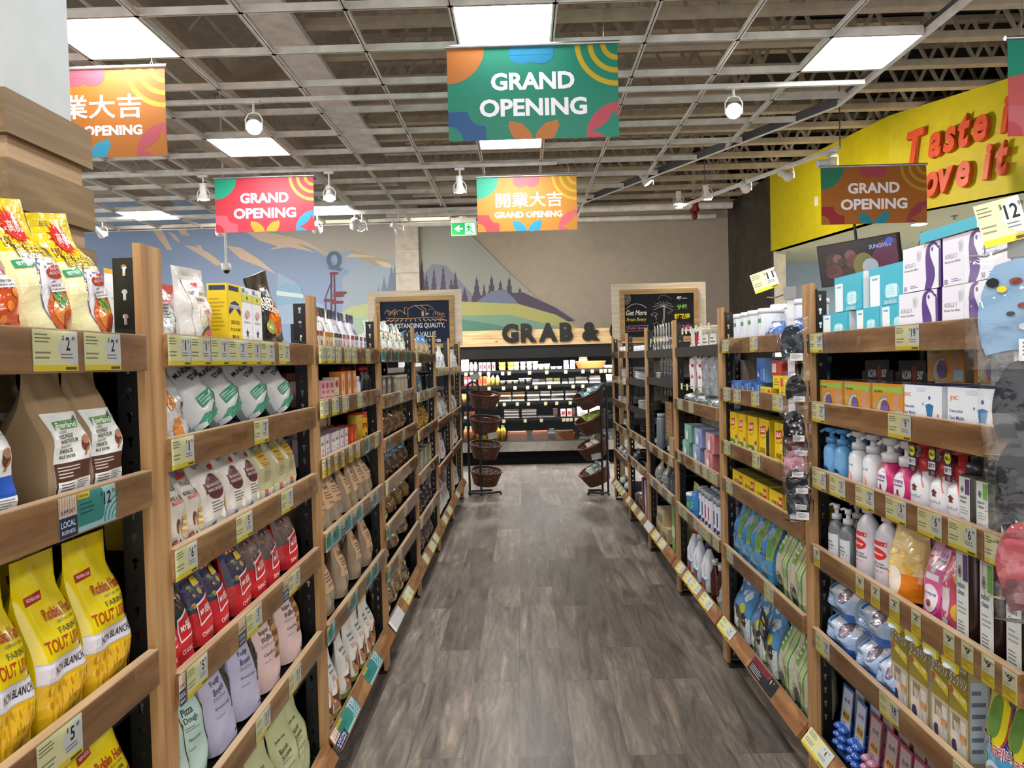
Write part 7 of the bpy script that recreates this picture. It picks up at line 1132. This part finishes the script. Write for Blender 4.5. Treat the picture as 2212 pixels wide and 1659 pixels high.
a.text('Get More', -.33, .57, .12, W_, .3, bold=.02, shear=.25); a.text('From Every', -.33, .4, .1, 'd8c440', .29, bold=.015, shear=.25); a.poly([(-.49, .13), (-.15, .14), (-.17, .21), (-.15, .28), (-.49, .27), (-.47, .2)], '6a6a6e'); a.poly([(-.47, .15), (-.18, .16), (-.19, .21), (-.18, .26), (-.47, .25), (-.46, .2)], '2a2a2c'); a.text('Dollar Spent', -.33, .205, .075, 'd85a80', .26, bold=.015, shear=.25)
a.line([(-.47, .66), (-.44, .72), (-.38, .77), (-.32, .78), (-.25, .75), (-.2, .7), (-.18, .67)], .006, W_); [a.ring(-.5, .9, .03 + .02 * q, (.03 + .02 * q) * 1.6, .004, W_, -80, 80) for q in range(4)]
for t_ in range(9): q = math.radians(-20 + 27 * t_); a.line([(.06, .7), (.06 + .09 * math.cos(q), .7 + .12 * math.sin(q)), (.06 + .15 * math.cos(q), .66 + .16 * math.sin(q))], .006, 'a8a8a8')
a.line([(.065, .7), (.06, .45), (.03, .22)], .008, 'a8a8a8'); a.line([(.08, .7), (.075, .45), (.06, .22)], .008, 'a8a8a8'); a.ring(-.07, .52, .045, .04, .005, W_); a.line([(-.06, .5), (-.04, .4)], .012, '8a8a8a'); a.poly([(-.12, .14), (0, .22), (.12, .18), (.08, .05), (-.04, .08)], '5a5a5c'); a.line([(-.1, .28), (-.04, .34), (.02, .24)], .008, '8a8a8a'); a.line([(.12, .55), (.22, .62), (.14, .52), (.12, .55)], .006, '8a8a8a'); a.line([(-.02, .86), (.02, .95), (.08, .97), (.14, .92), (.18, .86)], .005, '8a8a8a')
a.text('每一', .33, .88, .12, W_, .15, bold=.03); a.text('分錢', .33, .68, .12, '8ac05a', .15, bold=.03); a.text('都花得', .33, .46, .13, 'd8c420', .23, bold=.03); a.text('很值得', .33, .2, .13, 'd84a78', .22, bold=.03)
for q in range(20): t_ = q / 20 * 2 * PI; a.line([(.33 + .13 * math.cos(t_), .2 + .1 * math.sin(t_)), (.33 + .16 * math.cos(t_), .2 + .13 * math.sin(t_))], .004, '9a9a9a')
board(1321, 614, 1524, 736, 9.3, 'black chalkboard sign with palm tree drawing and coloured lettering', '232325', a, 'matte')
def letters3d(root, t, size, depth, m, w=None, bold=.03, shear=0, gap=None, names='letter'):
    "each letter its own raised piece, laid out along x from 0"
    tot = 0; out = []
    for ch in t:
        if ch == ' ': tot += size * .32; continue
        cu = bpy.data.curves.new('l', 'FONT'); cu.body = ch; cu.offset = bold; cu.shear = shear; cu.extrude = depth / 2 / size; cu.resolution_u = 4; cu.bevel_depth = .006; o = bpy.data.objects.new('l', cu); me = bpy.data.meshes.new_from_object(o); bpy.data.objects.remove(o)
        me.transform(Matrix.Rotation(PI / 2, 4, 'X')); me.transform(Matrix.Diagonal((size, size, size, 1))); xs = [v.co.x for v in me.vertices]; me.transform(Matrix.Translation((-min(xs), 0, 0))); wd = max(xs) - min(xs); me.name = 'letter'; me.materials.clear(); me.materials.append(m)
        out.append((me, tot)); tot += wd + size * (gap if gap is not None else .09)
    k = w / tot if w else 1
    for me, x in out: o = mkobj(names, me, root, (x * k, 0, 0)); o.scale = (k, 1, 1)
# the grab and go case
CY = 12.37
BK = flat('black_sign_letter', '101012', .5)
xg, zg = ony(1085, 738, CY - .05); xe, _ = ony(1296, 732, CY - .05)
t = thing('lettered_sign', 'black raised grab and go letters on the timber header', 'sign', (xg, CY - .05, zg)); letters3d(t, 'GRAB &', .375, .05, BK, xe - xg + .03, .05); 
x2, _ = ony(1317, 733, CY - .05); q = bpy.data.objects.new('x', None); bpy.data.objects.remove(q)
r2 = MB(); letters3d(t, 'GO', .375, .05, BK, .62, .05); gl = [o for o in t.children][-2:]
for o in gl: o.location.x += x2 - xg
t = thing('refrigerated_case', 'long black open refrigerated display case at the aisle end', 'refrigerator', (0, CY, 0)); X0, X1 = -2.6, 3.3
def bx(name, m, *args, parent=None): b = MB(); b.box(*args); return b.obj(name, m, parent or t)
bx('back_wall', 'dark', X0, X1, .86, .95, 0, 1.88); bx('canopy', 'black', X0, X1, .02, .95, 1.74, 1.9); bx('canopy_edge', 'black', X0, X1, 0, .03, 1.7, 1.78); o = bx('canopy_light', 'led', X0 + .1, X1 - .1, .1, .13, 1.722, 1.739)
bx('base', 'black', X0, X1, .04, .9, .0, .24); bx('bumper', 'steel', X0, X1, -.02, .06, .245, .37); bx('bumper_rail', 'steel', X0, X1, -.035, -.02, .215, .245); bx('deck', 'black', X0, X1, .0, .88, .36, .375); bx('deck_glass', 'glass', X0, X1, .0, .006, .375, .545); bx('kick_plate', 'dark', X0, X1, .03, .04, .0, .2)
CSZ = [1.507, 1.267, 1.004, .735]
for i, z in enumerate(CSZ):
    y = .34 - .05 * i; o = bx('shelf', 'black', X0, X1, y, .86, z - .02, z); bx('shelf_edge', 'black', X0, X1, y - .012, y, z - .05, z + .002); bx('shelf_light', 'led', X0 + .1, X1 - .1, y + .002, y + .012, z - .046, z - .03, parent=o)
for x in (X0, X1 - .05): bx('end_panel', 'black', x, x + .05, 0, .95, 0, 1.9)
for i, (z0, z1, m) in enumerate(((1.9, 2.02, 'pine'), (2.023, 2.15, 'pine'))):
    b = MB(); b.box(X0, X1, -.03 - .012 * (1 - i), .06, z0, z1); tag(b.obj('header_plank', m, None, (0, CY, 0)), 'knotty pine header plank over the cold case, %s one' % ('lower', 'upper')[i], 'plank', 'pine header planks')
def csx(u, i): Y = CY + (.36 - .05 * i if i < 4 else .12); return ony(u, 850, Y)[0], Y
TRAY = lambda w, h, d, c, lid='d8d8d8': Proto('food_tray', (lambda b: (b.box(-w / 2, w / 2, -d / 2, d / 2, 0, h * .35, 'd0d0cc'), b.box(-w / 2 + .008, w / 2 - .008, -d / 2 + .006, d / 2 - .006, h * .35, h * .9, c), b)[2])(MB()).mesh('food_tray', 'gloss'), [('clear_lid', (lambda b: (b.box(-w / 2, w / 2, -d / 2, d / 2, h * .36, h, 'ffffff'), b)[1])(MB()).mesh('clear_lid', 'glass'))])
def TUB(r, h, c, lid): return bottlep('food_tub', [(r * .85, 0), (r, h)], None, c, 'plastic', 1, 0, lambda b, k: b.lathe([(r * 1.06, h), (r * 1.06, h + .012)], 16, k), lid, 'lid', n=14)
def BOT(r, h, c, capc): return bottlep('drink_bottle', [(r, 0), (r, h * .7), (r * .5, h * .88), (r * .45, h * .92)], None, c, 'gloss', 1, 0, lambda b, k: b.lathe([(r * .52, h * .9), (r * .52, h)], 12, k), capc, 'cap', n=14)
def CTN(w, h, c, c2): return boxp('drink_carton', w, h, .06, Art(w, h).rect(-.5, 0, .5, 1, c).rect(-.36, .25, .36, .7, c2).lines(-.3, .08, .3, .2, 2, '8a8a8a'), c)
_cc = {}
def cold(i, us, p, look, cat, dz=0, row=''):
    for u in us:
        x, Y = csx(u, i); z = CSZ[i] if i < 4 else .376; _cc[(i, look)] = n = _cc.get((i, look), 0) + 1
        p.make('%s, %s along the %s shelf of the cold case' % (look, ORD[min(n, 14) - 1], SHN[i] if i < 4 else 'bottom'), cat, (x, Y + (.09 if i < 4 else .06) + R.uniform(0, .02), z + .001 + dz), (0, 0, R.uniform(-.1, .1)), '%s in the cold case' % look)
cold(0, (1002, 1009), BOT(.04, .26, 'd8c8c4', 'dcdcdc'), 'tall white drink bottle', 'bottle'); cold(0, (1019, 1028), BOT(.033, .15, 'd8a8b4', 'e0d8d8'), 'pink yogurt drink bottle', 'bottle'); cold(0, (1039, 1048, 1057, 1067), CTN(.055, .14, 'd8c4c4', 'b83a4a'), 'red and white cup carton', 'carton'); cold(0, (1086, 1105), TUB(.055, .06, 'd8c060', 'd8b040'), 'yellow topped dessert tub', 'tub'); cold(0, (1086, 1105), TUB(.055, .05, 'd8b850', 'd8a830'), 'yellow dessert tub stacked on another', 'tub', .075)
cold(0, (1117, 1131, 1145, 1158), TUB(.045, .055, 'd8d4c0', 'dcd8cc'), 'cream pudding tub', 'tub'); cold(0, (1117, 1131, 1145, 1158), TUB(.045, .055, 'd4cfb8', 'd8d4a8'), 'cream pudding tub stacked on another', 'tub', .07); cold(0, (1170, 1183), TUB(.05, .08, 'c8cfa8', 'd8dcc0'), 'pale green tub', 'tub'); cold(0, (1197, 1210), TUB(.045, .035, 'd0d4c8', 'dcdcd8'), 'low white tub', 'tub'); cold(0, (1225, 1239), CTN(.08, .07, 'd4d4dc', '6a6a8a'), 'small white carton', 'carton'); cold(0, (1225, 1239), CTN(.075, .07, 'd4d4dc', '5a6a9a'), 'small white carton stacked on another', 'carton', .072)
bk = MB(); bk.lathe([(.2, 0), (.24, .1), (.25, .12), (.23, .12), (.19, .02)], 20, 'b8703a', cap=False); bk.v = [(x * 1.05, y * .6, z) for x, y, z in bk.v]; x, Y = csx(1278, 0); tag(bk.obj('bread_basket', 'paper', None, (x, Y + .12, CSZ[0] + .001)), 'wide orange basket on the top cold shelf', 'basket'); cold(0, (1262,), TRAY(.14, .07, .1, 'c8905a'), 'clear bakery tray above the basket', 'tray', .125); cold(0, (1312, 1322), TUB(.045, .035, 'd4d4d0', 'dcdcd8'), 'small white dip tub', 'tub')
cold(1, (1006, 1015, 1025), CTN(.06, .15, '7a2a30', 'c8b0a8'), 'maroon juice carton', 'carton'); cold(1, (1038, 1048), CTN(.06, .15, 'c85a2a', 'c83a2a'), 'orange juice carton', 'carton'); cold(1, (1056, 1065, 1075), BOT(.033, .17, 'd0b050', '2a2a2a'), 'golden tea bottle with black cap', 'bottle'); cold(1, (1086, 1101, 1115), TUB(.048, .06, '4a443c', 'd8d4c4'), 'dark tub with cream lid', 'tub'); cold(1, (1128, 1142), TUB(.05, .09, '3a3634', 'c8c8c4'), 'black jar tub', 'tub'); cold(1, (1158, 1172), TRAY(.11, .09, .09, 'a08880'), 'clear tray of rolls', 'tray'); cold(1, (1188, 1204), TRAY(.11, .1, .09, 'd8b838'), 'clear tray of yellow fruit', 'tray'); cold(1, (1221, 1236), TRAY(.09, .09, .09, '7a6a5a'), 'clear tray of rice balls', 'tray'); cold(1, (1258,), TRAY(.2, .11, .12, 'c8a898'), 'large clear pastry tray', 'tray'); cold(1, (1286,), TRAY(.18, .06, .12, 'd4ccc4'), 'long white tray', 'tray'); cold(1, (1286,), TRAY(.18, .06, .12, 'c89078'), 'long tray stacked on white tray', 'tray', .062); cold(1, (1318,), TUB(.05, .12, 'd4d0cc', 'd8d8d8'), 'tall white tub', 'tub')
cold(2, (1003,), TUB(.05, .12, 'd8a848', 'd8c080'), 'yellow tub', 'tub'); cold(2, (1068,), TUB(.05, .14, 'd4d0c4', 'd8d8d8'), 'white tub beside the basket stand', 'tub'); 
for u, c, n in ((1091, 'c88848', 'orange'), (1120, 'c88040', 'amber'), (1152, '6a4a30', 'brown'), (1178, '9a7868', 'mauve'), (1204, 'a8a8a0', 'white patched'), (1235, '6a3a2a', 'chocolate')): cold(2, (u,), TRAY(.2 if n not in ('mauve',) else .16, .075, .14, c), 'clear cake tray, %s' % n, 'tray'); cold(2, (u,), TRAY(.2 if n not in ('mauve',) else .16, .075, .14, c), 'clear cake tray stacked, %s' % n, 'tray', .077)
cold(3, (1012,), TRAY(.18, .12, .12, 'c87a38'), 'orange topped tray', 'tray'); cold(3, (1044, 1068), TRAY(.15, .045, .12, '8a7a78'), 'low white food tray', 'tray'); [cold(3, (1104, 1142), TRAY(.24, .045, .14, 'b08a90'), 'clear sushi tray, %s layer' % n, 'tray', .047 * k) for k, n in enumerate(('lowest', 'middle', 'top'))]; cold(3, (1180,), TRAY(.28, .03, .12, '7a5a30'), 'low wooden tray', 'tray'); cold(3, (1199, 1238), CTN(.07, .13, '3a2a28', '5a4238'), 'dark brown packet', 'carton'); cold(3, (1216, 1230), CTN(.075, .12, 'd0ccc8', 'c03a34'), 'white packet with red disc', 'carton'); cold(3, (1258, 1285), bagp('pastry_bag', .17, .15, .06, None, 'd0ccc6', 'film', .3, .95, .006, seed=401, nx=8, nz=8), 'white pastry bag', 'bag')
for u in (1005, 1016, 1031, 1046, 1060, 1072, 1084): cold(4, (u,), BOT(.048, .24, 'd8a820' if u > 1040 else 'c87848', '3aa890' if u > 1040 or u < 1010 else 'd8d4c8'), 'juice jug with teal cap' if u > 1040 or u < 1010 else 'orange juice jug', 'jug')
for u, w, c, n in ((1115, .34, 'c06a38', 'orange cookies'), (1165, .28, 'b8562c', 'rust brown cookies'), (1218, .34, '5a4030', 'wrapped brown cakes')):
    b = MB(); b.lathe([(.5, 0), (.56, .1), (.57, .1), (.5, .02)], 4, 'b0602c', cap=False, smooth=False); b.xform(Matrix.Rotation(PI / 4, 4, 'Z')); b.v = [(x * w * 1.2, y * .3, z) for x, y, z in b.v]; b.box(-w * .42, w * .42, -.09, .09, .01, .135, c); A = Art(w * .8, .2); rnd(A, 24, -.5, 0, .5, 1, (c, 'c89468', 'd0c8c0'), .04, .09, 7); A.on(b, lambda x, z, o: (x, -.09 - o, .1 + z * .17)); x, Y = csx(u, 4); tag(b.obj('shallow_crate', 'paper', None, (x, Y + .12, .377)), 'shallow orange crate of %s behind the case glass' % n, 'crate', None)
cold(4, (1259, 1276), TRAY(.14, .1, .14, '8a8078'), 'domed clear tray', 'tray'); cold(4, (1100, 1114, 1128), TUB(.045, .09, 'd0ccb8', 'd8d4d0'), 'round dip cup standing on the crates', 'cup', .19) if 0 else None; cold(4, (1190,), TRAY(.1, .08, .1, 'c8c4c0'), 'white package atop the crates', 'tray', .1); cold(4, (1310,), TRAY(.14, .1, .14, '9a9490'), 'clear salad tray', 'tray')
TG = tag_mesh('', 'y', .05, .055)
for i, us in enumerate(((1008, 1020, 1038, 1057, 1087, 1101, 1145, 1182, 1223, 1260, 1280, 1299, 1308, 1318), (1057, 1088, 1113, 1140, 1158, 1187, 1238, 1259), (1071, 1089, 1117, 1141, 1178, 1202, 1231), (1087, 1133, 1168, 1216, 1224, 1232, 1243))):
    for u in us: x, Y = csx(u, i); sh = [o for o in t.children if o.name.startswith('shelf_edge')][i]; mkobj('price_tag', TG, sh, (x, .32 - .05 * i, CSZ[i] - .075))
# ================================================================ basket stands
def basket_mesh():
    b = MB(); N = 36
    for k in range(11):
        f = k / 10; rx, ry, z = .14 + .055 * f, .11 + .05 * f, .175 * f; b.tube([((rx + .004 * (1 if (q + k) % 2 else -1)) * math.cos(2 * PI * q / N), (ry + .004 * (1 if (q + k) % 2 else -1)) * math.sin(2 * PI * q / N), z) for q in range(N)], .0075 if k < 10 else .012, 6, '5a3420', close=True)
    for q in range(18): c_, s_ = math.cos(2 * PI * q / 18), math.sin(2 * PI * q / 18); b.tube([(.14 * c_, .11 * s_, 0), (.195 * c_, .16 * s_, .175)], .005, 5)
    b.lathe([(.001, .0), (.128, .0), (.13, .006)], 20, cap=False); b.v = [(x, y, z) for x, y, z in b.v]; return b.mesh('wicker_basket', 'wicker')
BSK = Proto('wicker_basket', basket_mesh())
def stand(us, Y, side):
    x0 = ony(us[0], 1060, Y)[0]; x1 = ony(us[1], 1060, Y)[0]; zt = ony(us[0], 838, Y)[1]; t = thing('basket_stand', 'black tubular basket stand at the end of the %s row' % side, 'display stand', ((x0 + x1) / 2, Y, 0), 0, 'basket stands'); w = (x1 - x0) / 2
    b = MB(); b.tube([(-w, 0, .03), (-w, 0, zt)] + [(-w * math.cos(q / 8 * PI), 0, zt + w * math.sin(q / 8 * PI)) for q in range(1, 8)] + [(w, 0, zt), (w, 0, .03)], .014, 10); b.obj('upright_loop', 'black', t)
    s = 1 if side == 'food' else -1; b = MB(); b.tube([(-w - .02, -.02, .03), (w, -.05, .028), (s * .12 + w, -.03, .028), (s * .24 + w, .03, .03)], .014, 8); b.tube([(-w, .14, .03), (s * .2, .16, .03)], .014, 8); b.tube([(-w, .15, .03), (-w, -.03, .03)], .014, 8); b.obj('base_loop', 'black', t)
    for x, y in ((-w, 0), (w, -.05), (s * .24 + w, .03), (-w, .14)): b = MB(); b.lathe([(.016, 0), (.016, .02)], 10); b.obj('foot', 'black', t, (x, y, 0))
    return t
stand((1015, 1040), 9.62, 'food'); stand((1302, 1314), 9.45, 'household')
CLR = [('8a5a3a', 'wrapped snacks'), None, None, None]
for i, v in enumerate((866, 921, 976, 1034)):
    x, z = ony(1043 + i * 1.3, v, 9.66); BSK.make('brown wicker basket, %s down on the black stand beside food row' % ORD[i], 'basket', (x, 9.8, z - .085), (.2, .1, 0), 'wicker baskets on the stands')
    x, z = ony(1283 + i * 4.5, v - 6, 9.5); BSK.make('brown wicker basket, %s down on the black stand beside household row' % ORD[i], 'basket', (x, 9.62, z - .085), (.2, -.42, 0), 'wicker baskets on the stands')
    cols, nm = ((('6a9a9c', '84b0ae', '4f7e84'), 'teal'), (('8a9a4a', 'a8b05a', '6a7a34'), 'olive green'), (('c8bcb4', 'd8d0c8', 'a88a78'), 'pink and white'), (('a8b4a8', '8a9a94', 'c4ccc4'), 'grey green'))[i]
    for q in range(9):
        Pk = bagp('wrapped_packet', .12, .1, .03, None, cols[q % 3], 'film', .2, .95, .008, seed=500 + i * 10 + q % 3, nx=7, nz=7) if q < 3 else Pk3[q % 3]
        if q < 3: Pk3 = (Pk3 if q else []) + [Pk]
        px_, py_ = (q % 3 - 1) * .09, (q // 3 - 1) * .075; Pk.make('crinkled %s packet, %s in the %s household side basket' % (nm, ORD[q], ORD[i]), 'packet', (x + px_ * .9 + .01, 9.62 + py_, z + .055 + px_ * .42 + R.uniform(0, .02)), (-1.0 + R.uniform(-.3, .3), R.uniform(-.5, .1), R.uniform(-1, 1)), '%s packets in a basket' % nm)
Pk = bagp('wrapped_packet', .09, .07, .03, None, '5a2c1c', 'film', .3, .95, .008, seed=540, nx=7, nz=7); x, z = ony(1043, 866, 9.66)
for q in range(8): Pk.make('shiny dark packet, %s in the top food side basket' % ORD[q], 'packet', (x - .1 + .07 * (q % 4), 9.76 + .08 * (q // 4), z + .02), (-1.1, R.uniform(-.3, .3), R.uniform(-1, 1)), 'dark packets in a basket')
for i, (u, v, Y, rz, lk) in enumerate(((1026, 814, 9.7, .1, 'above the arch of the food side stand'), (1064, 941, 9.6, -.2, 'on the third food side basket'), (1288, 986, 9.4, .2, 'between two household side baskets'))):
    x, z = ony(u, v, Y); b = MB(); b.box(-.06, .06, -.001, .001, -.038, .038); b.tube([(0, .002, -.16), (0, .002, -.03)], .003, 6, mi=1); o = b.obj('sign_card', [flat('grey_card', 'a9aaa8', .6), 'alu'], None, (x, Y, z)); o.rotation_euler = (.1, -.16, rz); tag(o, 'small blank grey sign card ' + lk, 'card', 'blank basket cards')
# ================================================================ bulkhead lettering, screen, small fittings
def onplane(u, v, p, q):
    d = ray(u, v); n = Vector((q[1] - p[1], -(q[0] - p[0]), 0)); k = n.dot(Vector((p[0], p[1], H0)) - Vector((0, 0, H0))) / n.dot(d); return Vector((0, 0, H0)) + d * k
ORG = flat('orange_red_letter', 'c8481c', .45)
ang = math.atan2(KC[1] - KB[1], KC[0] - KB[0]); dirv = Vector((math.cos(ang), math.sin(ang), 0)); nrm = Vector((math.sin(ang), -math.cos(ang), 0))
if nrm.dot(Vector((-1, 0, 0))) < 0: nrm = -nrm
for txt, (ua, va), (ub, vb), hgt, lk in (('Taste it', (1972, 352), (2238, 292), .46, 'upper line of raised orange script on the yellow bulkhead'), ('Love it', (1972, 432), (2196, 385), .46, 'lower line of raised orange script on the yellow bulkhead')):
    A_ = onplane(ua, va, KB, KC); B_ = onplane(ub, vb, KB, KC); t = thing('script_lettering', lk, 'sign', A_ + nrm * .045 + Vector((0, 0, -.02)), ang, 'orange bulkhead lettering'); letters3d(t, txt, hgt, .06, ORG, (B_ - A_).length, .035, .42, .03); t.rotation_euler = (0, -.1, ang)
TY = 9.0; xt, zt_ = ony(1852, 565, TY); t = thing('television', 'wall screen with dark food picture hung under the kiosk soffit', 'television', (xt, TY, zt_)); W, H = 1.1, .5
b = MB(); b.box(-W / 2, W / 2, 0, .04, -H / 2, H / 2); b.obj('casing', 'black', t); b = MB(); A = Art(W * .97, H * .94); A.rect(-.5, 0, .5, 1, '241a1c'); rnd(A, 16, -.48, .05, .2, .7, ('5a3438', '4a2a2c', '6a4448', '3a2a26'), .06, .14, 6, 12); A.poly([(.1, .3), (.3, .9), (.5, .9), (.5, .1), (.3, .1)], '5a2c4a'); A.ell(.08, .4, .13, .3, '6a6a3e', 18); A.ell(.16, .34, .1, .2, '9aa8b8', 12); A.text('SUNGIVEN', .3, .8, .1, '8aa0e8', .26, bold=.03); A.ell(.42, .88, .05, .08, '3a5ac8', 10)
A.on(b, frontal(-.001, -H * .47)); em = NT('screen_picture'); at = em.new('ShaderNodeAttribute'); at.attribute_name = 'Col'; em.link(at, 'Color', em.b, 'Emission Color'); em.b.inputs['Emission Strength'].default_value = .22; em.link(at, 'Color', em.b, 'Base Color'); em.P(.25); b.obj('screen', em.m, t); b = MB(); b.tube([(-.02, .05, H / 2 - .05), (-.02, .05, KZ - zt_ + .1)], .016, 8); b.box(-.1, .06, .01, .09, KZ - zt_ - .0, KZ - zt_ + .04); b.obj('ceiling_mount', 'black', t); t.rotation_euler = (.16, .0, -1.1)
def soff(u, v): x, y = onz(u, v, KZ - .01); return x, y
for i, (u, v) in enumerate(((1985, 485), (1900, 513))):
    x, y = soff(u, v); t = thing('downlight', 'round recessed downlight in the kiosk soffit, %s' % ('above the aqua boxes', 'just over the screen')[i], 'ceiling light', (x, y, KZ - .01)); b = MB(); b.lathe([(.1, 0), (.1, .01)], 20); b.obj('trim_ring', 'white', t); b = MB(); b.lathe([(.08, -.004), (.08, 0)], 20); b.obj('lamp', 'bulb', t)
    l = bpy.data.lights.new('downlight_beam', 'SPOT'); l.energy = 1800; l.spot_size = 2.2; l.spot_blend = .8; l.shadow_soft_size = .07; l.color = (.95, .97, 1); e = bpy.data.objects.new('downlight_beam', l); COL.objects.link(e); e.parent = t; e.location = (0, 0, -.02)
x, y = soff(2062, 468); b = MB(); b.lathe([(.035, -.006), (.035, 0)], 14); b.tube([(0, 0, -.03), (0, 0, 0)], .008, 8); b.lathe([(.022, -.036), (.022, -.031)], 12); tag(b.obj('fire_sprinkler', 'grey', None, (x, y, KZ - .003)), 'small metal sprinkler head in the kiosk soffit', 'sprinkler')
x, y = soff(1990, 502); b = MB(); b.tube([(0, 0, .02), (.01, 0, -.04), (-.03, 0, -.14), (-.05, 0, -.3)], .005, 6); tag(b.obj('power_cable', 'black', None, (x, y, KZ - .01)), 'thin black cable dangling from the kiosk soffit', 'cable')
p = onplane(1764, 435, KA, KB); b = MB(); b.box(-.03, .03, -.012, .012, -.06, .06); o = b.obj('wall_switch', 'white', None, p); o.rotation_euler = (0, 0, math.atan2(KB[1] - KA[1], KB[0] - KA[0])); tag(o, 'small white switch plate on the yellow bulkhead', 'switch')
x, z = ony(1002, 494, 11.0); t = thing('exit_sign', 'green and white running man exit sign with arrow', 'exit sign', (x, 11.0, z - .1)); W, H = .35, .19; b = MB(); b.box(-W / 2, W / 2, -.03, .03, 0, H, 'dcdcdc'); b.obj('housing', 'white', t); b = MB(); A = Art(W * .96, H * .9); A.rect(-.5, 0, .5, 1, '168a48'); A.rect(.06, .06, .46, .94, 'dfeee4'); A.poly([(-.4, .5), (-.2, .78), (-.16, .68), (-.25, .56), (-.04, .56), (-.04, .44), (-.25, .44), (-.16, .32), (-.2, .22)], 'e8f4ea'); A.ell(.2, .82, .035, .07, '168a48', 10); A.poly([(.16, .74), (.26, .74), (.32, .56), (.38, .5), (.36, .45), (.28, .5), (.25, .56), (.26, .42), (.36, .3), (.42, .12), (.37, .1), (.3, .26), (.22, .34), (.18, .22), (.08, .2), (.08, .26), (.15, .28), (.17, .5), (.12, .58), (.1, .7)], '168a48')
em = NT('exit_sign_face'); at = em.new('ShaderNodeAttribute'); at.attribute_name = 'Col'; em.link(at, 'Color', em.b, 'Emission Color'); em.link(at, 'Color', em.b, 'Base Color'); em.b.inputs['Emission Strength'].default_value = .9; A.on(b, frontal(-.031, H * .05)); b.obj('lit_face', em.m, t); b = MB(); b.tube([(0, 0, H), (0, 0, CZ - z + .1)], .012, 8); b.box(-W / 2, W / 2, -.04, .04, H, H + .06); b.obj('canopy', 'white', t)
x, z = ony(489, 578, 9.6); t = thing('security_camera', 'white dome security camera on a long ceiling stem', 'camera', (x, 9.6, z)); b = MB(); b.tube([(0, 0, .02), (0, 0, 5.21 - z)], .014, 10); b.obj('stem', 'white', t); b = MB(); b.lathe([(.02, .06), (.055, .05), (.06, .0), (.056, -.03), (.04, -.035)], 20); b.obj('housing', 'white', t); b = MB(); b.lathe([(.04, -.034), (.036, -.055), (.022, -.07), (.002, -.074)], 18, cap=False); b.obj('dome', flat('smoked_dome', '101014', .12), t)
x, z = ony(1256, 436, 9.9); b = MB(); b.lathe([(.02, .1), (.05, .06), (.07, .02), (.068, 0)], 16); b.tube([(0, 0, .1), (0, 0, CZ - z)], .014, 8); tag(b.obj('wireless_access_point', 'white', None, (x, 9.9, z)), 'round white ceiling device at the corner of the grid', 'ceiling device')
